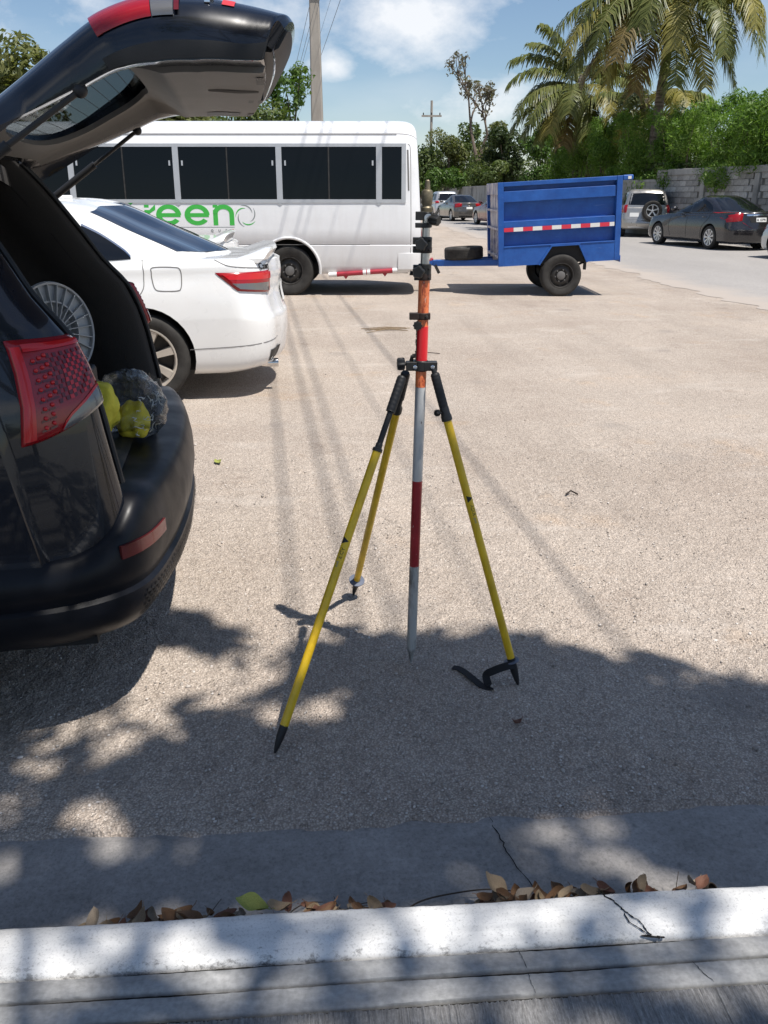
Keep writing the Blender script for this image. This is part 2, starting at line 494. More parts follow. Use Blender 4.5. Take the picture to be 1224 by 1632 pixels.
def foliage(name, dark, mid, light, trans=0.35, rough=0.5):
    m = mk(name, mid, rough, spec=0.35)
    c = m.ramp(m.attr('tint'), [(0.0, dark), (0.5, mid), (1.0, light)])
    m.set('Base Color', c)
    t = m.n.new('ShaderNodeBsdfTranslucent')
    m.l.new(m.mix(1.0, c, (1.15, 1.25, 0.6), 'MULTIPLY'), t.inputs['Color'])
    x = m.n.new('ShaderNodeMixShader')
    x.inputs[0].default_value = trans
    m.l.new(m.b.outputs[0], x.inputs[1])
    m.l.new(t.outputs[0], x.inputs[2])
    m.l.new(x.outputs[0], m.n['Material Output'].inputs['Surface'])
    return m


foliage('leaf_mid', (0.038, 0.066, 0.017), (0.09, 0.13, 0.034), (0.17, 0.20, 0.065))
foliage('leaf_bright', (0.04, 0.085, 0.014), (0.08, 0.15, 0.025), (0.14, 0.21, 0.045))
foliage('leaf_dark', (0.018, 0.034, 0.010), (0.04, 0.064, 0.018), (0.085, 0.11, 0.032))
foliage('leaf_olive', (0.06, 0.077, 0.022), (0.125, 0.145, 0.045), (0.22, 0.22, 0.08))
foliage('leaf_sparse', (0.08, 0.07, 0.065), (0.16, 0.14, 0.105), (0.19, 0.20, 0.10))
foliage('bamboo_leaf', (0.05, 0.105, 0.014), (0.125, 0.225, 0.034), (0.24, 0.35, 0.075), 0.42)
foliage('palm_green', (0.06, 0.08, 0.02), (0.13, 0.15, 0.042), (0.23, 0.225, 0.075), 0.3, 0.4)
foliage('palm_yellow', (0.12, 0.11, 0.026), (0.23, 0.21, 0.055), (0.38, 0.33, 0.11), 0.3, 0.45)
foliage('palm_dry', (0.085, 0.064, 0.024), (0.16, 0.12, 0.045), (0.27, 0.20, 0.08), 0.2, 0.6)
for nm, a, b in (('dead_leaf_tan', (0.19, 0.135, 0.08), (0.33, 0.25, 0.16)), ('dead_leaf_brown', (0.10, 0.052, 0.025), (0.22, 0.12, 0.06)),
                 ('dead_leaf_grey', (0.17, 0.135, 0.10), (0.34, 0.28, 0.21)), ('dead_leaf_green', (0.17, 0.20, 0.035), (0.42, 0.44, 0.12)),
                 ('dead_leaf_red', (0.12, 0.05, 0.033), (0.22, 0.11, 0.07))):
    m = mk(nm, a, 0.6, spec=0.35)
    m.set('Base Color', m.mix(m.ramp(m.noise(45, 6, 0.7), [(0.3, 0.0), (0.7, 1.0)]), a, b))
    m.bump(m.noise(80, 4), 0.4, 0.003)
m = mk('twig_bark', (0.05, 0.037, 0.028), 0.9)
m = mk('litter_brown', (0.09, 0.06, 0.038), 0.9)
m.set('Base Color', m.ramp(m.attr('tint'), [(0.0, (0.03, 0.02, 0.013)), (0.6, (0.12, 0.075, 0.042)), (1.0, (0.26, 0.19, 0.12))]))


# ------------------------------------------------------------------ mesh helpers
def link(o, parent=None, name=None):
    col.objects.link(o)
    if parent is not None:
        o.parent = parent
    return o


def tag(o, label=None, cat=None, group=None, kind=None):
    if label: o['label'] = label
    if cat: o['category'] = cat
    if group: o['group'] = group
    if kind: o['kind'] = kind
    return o


def empty(name, loc=(0, 0, 0), rz=0.0, label=None, cat=None, group=None, ry=0.0):
    o = bpy.data.objects.new(name, None)
    col.objects.link(o)
    o.location = loc
    o.rotation_euler = (0, ry, rz)
    o.empty_display_size = 0.2
    return tag(o, label, cat, group)


def fast_mesh(name, V, F, mat, parent=None, tint=None, smooth=False):
    V = np.asarray(V, np.float32)
    F = np.asarray(F, np.int32)
    me = bpy.data.meshes.new(name)
    me.vertices.add(len(V))
    me.vertices.foreach_set('co', V.ravel())
    k = F.shape[1]
    me.loops.add(F.size)
    me.loops.foreach_set('vertex_index', F.ravel())
    me.polygons.add(len(F))
    me.polygons.foreach_set('loop_start', np.arange(0, F.size, k, dtype=np.int32))
    me.polygons.foreach_set('loop_total', np.full(len(F), k, np.int32))
    if smooth:
        me.polygons.foreach_set('use_smooth', np.ones(len(F), bool))
    if tint is not None:
        a = me.attributes.new('tint', 'FLOAT', 'FACE')
        a.data.foreach_set('value', np.asarray(tint, np.float32))
    me.materials.append(MATS[mat])
    me.update()
    me.validate()
    o = bpy.data.objects.new(name, me)
    return link(o, parent)


def cr(pts, n, closed=False):
    """Catmull-Rom through pts, n samples per span"""
    P = [Vector(p) for p in pts]
    out = []
    N = len(P)
    spans = N if closed else N - 1
    for i in range(spans):
        if closed:
            a, b, c, d = P[(i - 1) % N], P[i], P[(i + 1) % N], P[(i + 2) % N]
        else:
            a = P[i - 1] if i > 0 else P[0] * 2 - P[1]
            b, c = P[i], P[i + 1]
            d = P[i + 2] if i + 2 < N else P[-1] * 2 - P[-2]
        for j in range(n):
            t = j / n
            out.append(0.5 * ((2 * b) + (c - a) * t + (2 * a - 5 * b + 4 * c - d) * t * t + (3 * b - a - 3 * c + d) * t ** 3))
    if not closed:
        out.append(P[-1].copy())
    return out


def interp(tab, x):
    xs = [t[0] for t in tab]
    return [float(np.interp(x, xs, [t[i] for t in tab])) for i in range(1, len(tab[0]))]


class MB:
    def __init__(self):
        self.v, self.f, self.mi = [], [], []
        self.k = 0

    def add(self, vs, fs):
        b = len(self.v)
        self.v += [Vector(p) for p in vs]
        self.f += [[b + i for i in q] for q in fs]
        self.mi += [self.k] * len(fs)
        return self

    def box(self, c, s, rot=None):
        h = [x / 2 for x in s]
        vs = [Vector((x * h[0], y * h[1], z * h[2])) for x in (-1, 1) for y in (-1, 1) for z in (-1, 1)]
        if rot is not None:
            vs = [rot @ q for q in vs]
        vs = [q + Vector(c) for q in vs]
        return self.add(vs, [(0, 1, 3, 2), (4, 6, 7, 5), (0, 4, 5, 1), (2, 3, 7, 6), (0, 2, 6, 4), (1, 5, 7, 3)])

    def beam(self, a, b, w, h, up=(0, 0, 1)):
        """rectangular bar from a to b"""
        a, b = Vector(a), Vector(b)
        d = (b - a)
        L = d.length
        d.normalize()
        u = Vector(up)
        s = d.cross(u).normalized()
        u = s.cross(d)
        M3 = Matrix((d, s, u)).transposed()
        return self.box((a + b) / 2, (L, w, h), M3)

    def loft(self, rings, closed=True, cap=True):
        n = len(rings[0])
        vs = [p for r in rings for p in r]
        fs = []
        for i in range(len(rings) - 1):
            for j in range(n if closed else n - 1):
                k = (j + 1) % n
                fs.append((i * n + j, i * n + k, (i + 1) * n + k, (i + 1) * n + j))
        if cap and closed:
            fs.append(tuple(range(n))[::-1])
            fs.append(tuple((len(rings) - 1) * n + j for j in range(n)))
        return self.add(vs, fs)

    def lathe(self, prof, p=(0, 0, 0), axis=(0, 0, 1), n=20, cap=True):
        """prof: (radius, along)"""
        ax = Vector(axis).normalized()
        s = ax.orthogonal().normalized()
        t = ax.cross(s)
        p = Vector(p)
        rings = [[p + ax * h + (s * math.cos(2 * math.pi * j / n) + t * math.sin(2 * math.pi * j / n)) * max(r, 1e-4) for j in range(n)] for r, h in prof]
        return self.loft(rings, True, cap)

    def cyl(self, a, b, r0, r1=None, n=16):
        a, b = Vector(a), Vector(b)
        return self.lathe([(r0, 0), (r1 if r1 is not None else r0, (b - a).length)], a, b - a, n)

    def tube(self, pts, r, n=8, cap=True):
        P = [Vector(p) for p in pts]
        rr = r if hasattr(r, '__len__') else [r] * len(P)
        up = None
        rings = []
        for i, p in enumerate(P):
            d = (P[min(i + 1, len(P) - 1)] - P[max(i - 1, 0)]).normalized()
            if up is None:
                up = d.orthogonal().normalized()
            s = d.cross(up)
            if s.length < 1e-5:
                s = d.orthogonal()
            s.normalize()
            up = s.cross(d).normalized()
            rings.append([p + (s * math.cos(2 * math.pi * j / n) + up * math.sin(2 * math.pi * j / n)) * rr[i] for j in range(n)])
        return self.loft(rings, True, cap)

    def prism(self, poly, d):
        """poly: list of 3D points, extruded by vector d"""
        n = len(poly)
        d = Vector(d)
        vs = [Vector(p) for p in poly] + [Vector(p) + d for p in poly]
        fs = [tuple(range(n))[::-1], tuple(range(n, 2 * n))] + [(i, (i + 1) % n, n + (i + 1) % n, n + i) for i in range(n)]
        return self.add(vs, fs)

    def grid(self, rows):
        n = len(rows[0])
        vs = [p for r in rows for p in r]
        fs = [(i * n + j, i * n + j + 1, (i + 1) * n + j + 1, (i + 1) * n + j) for i in range(len(rows) - 1) for j in range(n - 1)]
        return self.add(vs, fs)

    def thick_grid(self, A, B, mask=None):
        """two grids of points of the same size joined along every border of the kept cells"""
        nr, nc = len(A), len(A[0])
        vs = [p for r in A for p in r] + [p for r in B for p in r]
        o = nr * nc
        keep = lambda i, j: 0 <= i < nr - 1 and 0 <= j < nc - 1 and (mask is None or mask[i][j])
        fs = []
        for i in range(nr - 1):
            for j in range(nc - 1):
                if not keep(i, j):
                    continue
                a, b, c, d = i * nc + j, i * nc + j + 1, (i + 1) * nc + j + 1, (i + 1) * nc + j
                fs.append((a, b, c, d))
                fs.append((o + d, o + c, o + b, o + a))
                for (p, q, ii, jj) in ((a, b, i - 1, j), (b, c, i, j + 1), (c, d, i + 1, j), (d, a, i, j - 1)):
                    if not keep(ii, jj):
                        fs.append((q, p, o + p, o + q))
        return self.add(vs, fs)

    def ball(self, c, r, n=10, sq=(1, 1, 1)):
        prof = [(math.sin(math.pi * i / n), -math.cos(math.pi * i / n)) for i in range(n + 1)]
        b = MB().lathe(prof, (0, 0, 0), (0, 0, 1), n + 4, False)
        return self.add([Vector((q.x * r * sq[0], q.y * r * sq[1], q.z * r * sq[2])) + Vector(c) for q in b.v], b.f)

    def build(self, name, mat, parent=None, angle=35, bevel=0.0, recalc=True, seg=2, flat=False):
        me = bpy.data.meshes.new(name)
        me.from_pydata([tuple(p) for p in self.v], [], self.f)
        mats = mat if isinstance(mat, (list, tuple)) else [mat]
        for q in mats:
            me.materials.append(MATS[q])
        if len(mats) > 1:
            me.polygons.foreach_set('material_index', self.mi)
        if recalc:
            bm = bmesh.new()
            bm.from_mesh(me)
            bmesh.ops.remove_doubles(bm, verts=bm.verts, dist=1e-6)
            bmesh.ops.recalc_face_normals(bm, faces=bm.faces)
            bm.to_mesh(me)
            bm.free()
        if not flat:
            me.polygons.foreach_set('use_smooth', [True] * len(me.polygons))
            me.set_sharp_from_angle(angle=R(angle))
        me.update()
        o = bpy.data.objects.new(name, me)
        link(o, parent)
        if bevel:
            b = o.modifiers.new('bevel', 'BEVEL')
            b.width = bevel
            b.segments = seg
            b.limit_method = 'ANGLE'
            b.angle_limit = R(40)
            b.harden_normals = True
        return o


def text_obj(name, body, size, mat, parent, M, depth=0.002, bend=None, offset=0.0, space=1.0, align='LEFT'):
    """lettering as a mesh: local x along the line, y up, z out; M places it"""
    cu = bpy.data.curves.new(name, 'FONT')
    cu.body = body
    cu.size = size
    cu.extrude = depth
    cu.offset = offset
    cu.space_character = space
    cu.align_x = align
    cu.resolution_u = 3
    tmp = bpy.data.objects.new('temporary', cu)
    col.objects.link(tmp)
    dg = bpy.context.evaluated_depsgraph_get()
    me = bpy.data.meshes.new_from_object(tmp.evaluated_get(dg))
    bpy.data.objects.remove(tmp)
    bpy.data.curves.remove(cu)
    me.name = name
    for v in me.vertices:
        v.co = M @ (bend(v.co) if bend else v.co)
    me.materials.clear()
    me.materials.append(MATS[mat])
    return link(bpy.data.objects.new(name, me), parent)


def copy_tree(o, parent=None):
    c = o.copy()
    col.objects.link(c)
    if parent is not None:
        c.parent = parent
    for ch in list(o.children):
        copy_tree(ch, c)
    return c


# ------------------------------------------------------------------ ground, gutter, kerb, pavement
KA = R(4.1)
KORG = Vector((0, 1.319, 0))


def at_kerb(o):
    o.location = KORG
    o.rotation_euler = (0, 0, KA)
    return o


def kerb_to_world(x, y, z=0):
    return Vector((KORG.x + x * math.cos(KA) - y * math.sin(KA), KORG.y + x * math.sin(KA) + y * math.cos(KA), z))


def vnoise(X, Y, scale, seed):
    g = np.random.default_rng(seed).random((64, 64))
    x, y = X * scale, Y * scale
    xi, yi = np.floor(x).astype(int), np.floor(y).astype(int)
    fx, fy = x - xi, y - yi
    fx, fy = fx * fx * (3 - 2 * fx), fy * fy * (3 - 2 * fy)
    a, b = g[xi % 64, yi % 64], g[(xi + 1) % 64, yi % 64]
    c, d = g[xi % 64, (yi + 1) % 64], g[(xi + 1) % 64, (yi + 1) % 64]
    return (a * (1 - fx) + b * fx) * (1 - fy) + (c * (1 - fx) + d * fx) * fy - 0.5


# parking lot: a finely modelled near area inside one wide sheet
X0, X1, Y0, Y1 = -2.4, 2.9, 0.372, 4.2
nx, ny = 440, 320
gx, gy = np.meshgrid(np.linspace(X0, X1, nx), np.linspace(Y0, Y1, ny), indexing='ij')
edge = np.clip((gy - Y0) / 0.06, 0, 1)
gy = gy + (1 - edge) * (vnoise(gx, gx * 0, 9, 3) * 0.034 + vnoise(gx, gx * 0, 31, 4) * 0.018)
gh = vnoise(gx, gy, 5, 1) * 0.006 + vnoise(gx, gy, 17, 2) * 0.006 + vnoise(gx, gy, 55, 5) * 0.006 + npr.normal(0, 0.0011, gx.shape)
fade = np.minimum.reduce([(gx - X0) / 0.5, (X1 - gx) / 0.5, (Y1 - gy) / 0.5, np.ones_like(gx)]).clip(0, 1)
gz_ = gh * fade
gz_[:, 0] = -0.012
gz_[:, 1] = -0.001
V = np.stack([gx, gy, gz_], -1).reshape(-1, 3)
idx = np.arange(nx * ny).reshape(nx, ny)
F = np.stack([idx[:-1, :-1], idx[1:, :-1], idx[1:, 1:], idx[:-1, 1:]], -1).reshape(-1, 4)
B = 500.0
ext = [(-B, Y0, 0), (X0, Y0, 0), (X0, Y1, 0), (-B, Y1, 0), (X1, Y0, 0), (B, Y0, 0), (B, Y1, 0), (X1, Y1, 0), (-B, Y1, 0), (B, Y1, 0), (B, 900, 0), (-B, 900, 0)]
nV = len(V)
V = np.vstack([V, np.array(ext)])
F = np.vstack([F, np.array([[0, 1, 2, 3], [4, 5, 6, 7], [8, 9, 10, 11]]) + nV])
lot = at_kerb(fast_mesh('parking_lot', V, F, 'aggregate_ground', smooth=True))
tag(lot, 'sunlit beige lot of worn stony asphalt, dappled shade in front', 'ground', kind='structure')


def spread_stones(n, xr, yr, smin, smax, seed):
    g = np.random.default_rng(seed)
    ico = bmesh.new()
    bmesh.ops.create_icosphere(ico, subdivisions=1, radius=1)
    iv = np.array([v.co[:] for v in ico.verts])
    jf = np.array([[v.index for v in f.verts] for f in ico.faces])
    ico.free()
    c = np.stack([g.uniform(*xr, n), g.uniform(0, 1, n) ** 1.5 * (yr[1] - yr[0]) + yr[0], np.zeros(n)], -1)
    s = smin + (smax - smin) * g.random(n) ** 3
    sc3 = s[:, None] * np.stack([g.uniform(0.7, 1.3, n), g.uniform(0.7, 1.3, n), g.uniform(0.4, 0.75, n)], -1)
    a = g.uniform(0, 6.28, n)
    P = iv[None] * (1 + g.normal(0, 0.13, (n, len(iv), 1))) * sc3[:, None]
    x = P[..., 0] * np.cos(a)[:, None] - P[..., 1] * np.sin(a)[:, None]
    y = P[..., 0] * np.sin(a)[:, None] + P[..., 1] * np.cos(a)[:, None]
    P = np.stack([x, y, P[..., 2]], -1) + c[:, None] + np.array([0, 0, 0.001])
    Fs = (jf[None] + (np.arange(n) * len(iv))[:, None, None]).reshape(-1, 3)
    return P.reshape(-1, 3), Fs, np.repeat(g.random(n), len(jf))


P, Fs, T = spread_stones(17000, (-2.2, 2.6), (0.40, 3.6), 0.0014, 0.0056, 5)
st = at_kerb(fast_mesh('loose_gravel', P, Fs, 'loose_stone', tint=T))
tag(st, 'loose pale gravel grains on the near part of the lot', 'gravel', kind='stuff')
P, Fs, T = spread_stones(2600, (-6, 7), (0.5, 14), 0.003, 0.010, 6)
st = at_kerb(fast_mesh('loose_pebbles', P, Fs, 'loose_stone', tint=T))
tag(st, 'scattered small pebbles across the open lot', 'pebbles', kind='stuff')

# grey road on the right
le = [(9.5, 2.0), (6.6, 6.0), (5.35, 10.5), (5.1, 14), (4.9, 18.2), (4.4, 24), (3.5, 31.5), (2.9, 42), (2.4, 56), (1.0, 80), (-4, 120)]
ri = [(30, 2.0), (26, 6.0), (20, 10.5), (16.5, 14), (14.2, 18.2), (13.6, 24), (12.5, 31.5), (10.5, 42), (7.6, 56), (6.0, 80), (3, 120)]
lp, rp = cr([(x, y, 0.0045) for x, y in le], 60), cr([(x, y, 0.0045) for x, y in ri], 60)
for i, p in enumerate(lp):
    p.x += 0.16 * math.sin(p.y * 1.7) * math.sin(p.y * 0.61 + 1) + 0.07 * math.sin(p.y * 5.3 + 2 * math.sin(p.y)) + 0.03 * math.sin(p.y * 13.1)
rows = [[a.lerp(b, t / 6) for t in range(7)] for a, b in zip(lp, rp)]
rows = [[r_[0], r_[0].lerp(r_[1], 0.12), r_[0].lerp(r_[1], 0.3), r_[0].lerp(r_[1], 0.6)] + r_[1:] for r_ in rows]
road = MB().grid(rows).build('road', 'road_asphalt', recalc=False)
at_ = road.data.attributes.new('tint', 'FLOAT', 'POINT')
at_.data.foreach_set('value', [v for r_ in rows for v in [0.0, 0.22, 0.55, 0.85] + [1.0] * 6])
tag(road, 'pale grey road along the wall with parked cars', 'road', kind='structure')

# gutter
g = MB()
xs = [-60, -20, -6] + [-2.4 + i * 0.04 for i in range(131)] + [6, 20, 60]
prof = [(0.42, -0.016), (0.36, -0.008), (0.30, -0.010), (0.2, -0.014), (0.1, -0.019), (0.03, -0.024), (-0.01, -0.026)]
rows = [[(x, y, z + 0.0016 * math.sin(7 * x + 11 * y) * math.cos(3 * x)) for x in xs] for y, z in prof]
at_kerb(tag(g.grid(rows).build('gutter', 'gutter_concrete'), 'smooth grey concrete gutter strip in front of white kerb', 'gutter', kind='structure'))


def bar_along(prof, amp=0.002, step=0.012):
    """a long concrete section with a slightly uneven surface; prof (y, z) around"""
    xs = [-60, -20, -6, -2.5] + [-1.7 + i * step for i in range(int(3.6 / step))] + [2.6, 6, 20, 60]
    b = MB()
    rings = []
    for x in xs:
        r_ = []
        for j, (y, z) in enumerate(prof):
            near = -1.75 < x < 2
            k = amp if near else 0
            r_.append((x, y + k * (rnd.random() - 0.5) * 0.9 + k * math.sin(x * 9 + j), z + k * (rnd.random() - 0.5) * 0.6 + 0.5 * k * math.sin(x * 5 + j * 1.3)))
        rings.append(r_)
    b.loft(rings, True, True)
    return b


kerb = bar_along([(0.012, -0.06), (0.008, 0.04), (0.003, 0.098), (-0.003, 0.111), (-0.013, 0.118), (-0.03, 0.1205), (-0.055, 0.1212), (-0.08, 0.121),
                  (-0.103, 0.1195), (-0.116, 0.117), (-0.121, 0.110), (-0.122, 0.09), (-0.122, -0.06)], 0.0018)
kerb = at_kerb(tag(kerb.build('kerb', 'kerb_paint', angle=60), 'white painted concrete kerb with worn edge and a crack', 'kerb', kind='structure'))
for y0, y1, s in ((-0.1285, -0.1715, 1), (-0.1785, -0.2265, 2)):
    b = bar_along([(y0, 0.06), (y0, 0.110), (y0 - 0.003, 0.1148), (y0 - 0.02, 0.1158), (y1 + 0.012, 0.1158), (y1 + 0.003, 0.1148), (y1, 0.110), (y1, 0.06)], 0.0014)
    at_kerb(tag(b.build('pavement_edge', 'edge_concrete', angle=60), 'narrow tooled concrete band between kerb and pavement' if s == 1 else 'second tooled concrete band next to the ribbed pavement', 'pavement edge', kind='structure'))
b = MB().grid([[(x, y, 0.104) for x in (-60, 60)] for y in (-0.10, -0.24)])
at_kerb(tag(b.build('joint_bed', 'joint_dirt'), 'dark dirt in the joints beside the kerb', 'joint', kind='structure'))
xs = [-60, -8, -2] + [-1.1 + i * 0.0024 for i in range(917)] + [2, 8, 60]
ys = [-0.2325, -0.236, -0.26, -0.3, -0.34, -0.4, -0.5, -0.8, -2, -60]
rows = []
for j, y in enumerate(ys):
    rr_ = random.Random(5)
    rows.append([(x, y + (rnd.uniform(-0.0015, 0.0015) if j < 2 else 0), (0.108 if j == 0 else 0.1145) + (0.0034 * rr_.random() ** 1.6 if abs(x) < 1.2 and j > 0 else 0)) for x in xs])
at_kerb(tag(MB().grid(rows).build('pavement', 'broomed_concrete', angle=80), 'ribbed concrete pavement in dappled shade, bottom edge', 'pavement', kind='structure'))


def crack(pts, w, parent, jag=0.004):
    P = []
    for a, b in zip(pts[:-1], pts[1:]):
        for k in range(5):
            t = k / 5
            P.append(Vector(a).lerp(Vector(b), t) + Vector((rnd.uniform(-jag, jag), rnd.uniform(-jag, jag) * 0.5, 0)))
    P.append(Vector(pts[-1]))
    A, Bq = [], []
    for i, p in enumerate(P):
        k = w * rnd.uniform(0.4, 1.2) * (0.5 if i in (0, len(P) - 1) else 1)
        d = (P[min(i + 1, len(P) - 1)] - P[max(0, i - 1)]).normalized()
        s = Vector((-d.y, d.x, 0)) * k / 2
        A.append(p + s)
        Bq.append(p - s)
    return MB().grid([A, Bq]).build('crack', 'crack_dark', parent)


zt = 0.1232
crack([(0.455, 0.006, 0.115), (0.463, -0.012, 0.1205), (0.478, -0.03, zt), (0.488, -0.048, zt), (0.497, -0.065, zt), (0.513, -0.085, zt), (0.522, -0.108, zt - .002), (0.527, -0.121, zt - .004)], 0.0042, kerb, 0.002)
crack([(0.489, -0.062, zt), (0.492, -0.085, zt), (0.508, -0.104, zt), (0.522, -0.118, zt - .003)], 0.003, kerb, 0.0015)
crack([(0.505, -0.117, zt - .004), (0.535, -0.121, zt - .004), (0.552, -0.122, zt - .005)], 0.008, kerb, 0.002)
gut = [o for o in col.objects if o.name == 'gutter'][0]
crack([(0.30, 0.385, -0.009), (0.315, 0.30, -0.0075), (0.325, 0.25, -0.009), (0.36, 0.15, -0.013), (0.40, 0.03, -0.02)], 0.003, gut, 0.004)
pe = [o for o in col.objects if o.name.startswith('pavement_edge')]
crack([(0.255, -0.129, 0.1168), (0.258, -0.15, 0.1178), (0.262, -0.171, 0.1172)], 0.0014, pe[0], 0.001)
crack([(0.262, -0.179, 0.1172), (0.262, -0.20, 0.1178), (0.266, -0.226, 0.1172)], 0.0012, pe[1], 0.001)
crack([(0.585, -0.179, 0.1172), (0.592, -0.20, 0.1178), (0.606, -0.226, 0.1172)], 0.0016, pe[1], 0.002)


# ------------------------------------------------------------------ dry leaves, twigs, litter by the kerb
def leaf_mesh(name, seed, curl, L=1.0, W=0.42):
    g_ = random.Random(seed)
    nr, nc = 9, 5
    rows = []
    ph = g_.uniform(0, 6)
    tw = g_.uniform(-0.8, 0.8)
    for i in range(nr):
        t = i / (nr - 1)
        w = W * (math.sin(math.pi * min(1, t * 0.93 + 0.05)) ** 0.75) * (1 + 0.08 * math.sin(9 * t + ph))
        a = curl * (t - 0.35) * 1.7
        row = []
        for j in range(nc):
            s = (j / (nc - 1) - 0.5) * 2
            x = s * w / 2
            up = abs(s) ** 1.6 * w * 0.35 * (1 + 0.6 * math.sin(5 * t + ph + 2 * s)) + 0.03 * math.sin(11 * t + 3 * s + ph)
            y = math.sin(a) / (abs(curl) * 1.7) * L if abs(curl) > 0.05 else (t - 0.35) * L
            z = (1 - math.cos(a)) / (abs(curl) * 1.7) * L if abs(curl) > 0.05 else 0
            row.append(Vector((x * math.cos(tw * t) - up * math.sin(tw * t) * 0.5, y, z + up + x * math.sin(tw * t) * 0.6)))
        rows.append(row)
    b = MB().grid(rows)
    tail = rows[0][2]
    b.tube([tail, tail + Vector((0.01, -0.10, 0.02)), tail + Vector((0.04, -0.2, 0.05))], [0.014, 0.011, 0.009], 4)
    o = b.build(name, 'dead_leaf_tan', angle=60, recalc=False)
    me = o.data
    bpy.data.objects.remove(o)
    return me


LM = {}
for mt in ('tan', 'brown', 'grey', 'green', 'red'):
    LM[mt] = []
    for s in range(4):
        me = leaf_mesh('leaf', s + 10, [0.5, 1.1, -0.5, 1.6][s], 1.0, [0.46, 0.40, 0.5, 0.36][s])
        me.materials[0] = MATS['dead_leaf_' + mt]
        LM[mt].append(me)


def leaf(mt, v, x, y, z, size, rz, rx=0.0, ry=0.0, label=None, group=None):
    o = bpy.data.objects.new('dry_leaf', LM[mt][v])
    col.objects.link(o)
    o.location = kerb_to_world(x, y, z)
    o.scale = (size,) * 3
    o.rotation_euler = (rx, ry, rz + KA)
    return tag(o, label, 'leaf', group)


lg = random.Random(21)
NAMES = {'tan': 'curled tan dry leaf in the gutter against the white kerb', 'brown': 'dark brown dry leaf in the gutter against the white kerb',
         'grey': 'faded grey dry leaf in the gutter against the white kerb', 'red': 'reddish brown dry leaf in the gutter against the white kerb'}
PILES = [(-0.66, -0.52, 11, 'far left pile'), (-0.52, -0.34, 24, 'pile left of the yellow green leaf'), (-0.335, -0.20, 12, 'pile around the yellow green leaf'), (-0.17, -0.06, 16, 'middle pile, left half'), (-0.06, 0.04, 14, 'middle pile, right half'),
         (0.215, 0.30, 15, 'pile under the upright tan leaf'), (0.30, 0.45, 24, 'pile just left of the kerb crack'), (0.45, 0.60, 12, 'thin row right of the kerb crack'), (0.66, 0.75, 4, 'sparse right end of the gutter')]
i = 0
for x0, x1, n, where in PILES:
    for k in range(n):
        x, y = lg.uniform(x0, x1), lg.uniform(0.022, 0.085)
        mt = ['tan', 'brown', 'brown', 'grey', 'red', 'tan', 'brown'][i % 7]
        i += 1
        heap = 0.100 - 0.98 * y                      # the heap leans on the kerb
        leaf(mt, lg.randrange(4), x, y, max(0.0, heap + lg.uniform(-0.03, 0.018)), lg.uniform(0.034, 0.068), lg.uniform(0, 6.28), lg.uniform(-0.35, 0.12), lg.uniform(-0.3, 0.3),
             {'tan': 'curled tan', 'brown': 'dark brown', 'grey': 'faded grey', 'red': 'reddish brown'}[mt] + ' dry leaf by the kerb, in the ' + where, 'dry leaves, ' + mt + ', ' + where)
leaf('green', 0, -0.268, 0.040, 0.088, 0.075, 1.25, 0.05, -0.1, 'yellow green fallen leaf lying on brown leaves by the kerb')
leaf('tan', 1, -0.215, 0.035, 0.085, 0.065, 1.9, 0.1, 0.1, 'pale tan curled leaf right beside the yellow green leaf')
leaf('tan', 0, 0.255, 0.055, 0.072, 0.08, 0.6, 0.2, 0.3, 'large upright tan leaf left of the kerb crack')
leaf('grey', 3, 0.70, 0.06, 0.06, 0.06, 2.2, 0.2, 0.2, 'pale grey leaf near the right end of the gutter')
leaf('brown', 3, 0.545, 0.06, 0.055, 0.05, 0.4, 0.9, 0.1, 'small dark crumpled leaf right of the kerb crack')
leaf('green', 3, 0.052, 0.05, 0.03, 0.045, 0.2, 0.9, 0.0, 'small grey green leaf tip standing in the gutter middle')
leaf('red', 1, 0.462, 0.756, 0.010, 0.058, 2.4, 0.1, 0.25, 'curled reddish leaf lying alone on the shaded asphalt')
wl_ = leaf('green', 2, 0, 0, 0.006, 0.09, 0.3, 0, 0, 'single olive leaf on sunlit lot right of black car')
wl_.location = (-0.99, 4.72, 0.006)

# fine litter under the leaves
n = 1500
g_ = np.random.default_rng(8)
cx = np.concatenate([g_.uniform(-0.7, 0.02, 950), g_.uniform(0.02, 0.2, 120), g_.uniform(0.2, 0.6, 360), g_.uniform(0.6, 0.85, 70)])
cy = 0.012 + g_.random(n) ** 2 * 0.075
cz = -0.015 + g_.random(n) ** 0.5 * np.maximum(0.012, 0.105 - 0.95 * cy)
a = g_.uniform(0, 6.28, n)
s = g_.uniform(0.003, 0.012, n)
q = np.array([[-1, -0.4], [1, -0.3], [0.7, 0.5], [-0.8, 0.4]])
P = np.zeros((n, 4, 3))
P[..., 0] = (q[:, 0][None] * np.cos(a)[:, None] - q[:, 1][None] * np.sin(a)[:, None]) * s[:, None] + cx[:, None]
P[..., 1] = (q[:, 0][None] * np.sin(a)[:, None] + q[:, 1][None] * np.cos(a)[:, None]) * s[:, None] + cy[:, None]
P[..., 2] = cz[:, None] + g_.normal(0, 1, (n, 4)) * s[:, None] * 0.35
lt = at_kerb(fast_mesh('leaf_litter', P.reshape(-1, 3), np.arange(n * 4).reshape(n, 4), 'litter_brown', tint=g_.random(n)))
tag(lt, 'crumbled leaf litter along the foot of the kerb', 'leaf litter', kind='stuff')


def twig(pts, r, label):
    P = cr([kerb_to_world(*p) for p in pts], 6)
    rr = [r * (1 - 0.6 * i / len(P)) for i in range(len(P))]
    tag(MB().tube(P, rr, 5).build('twig', 'twig_bark'), label, 'twig')


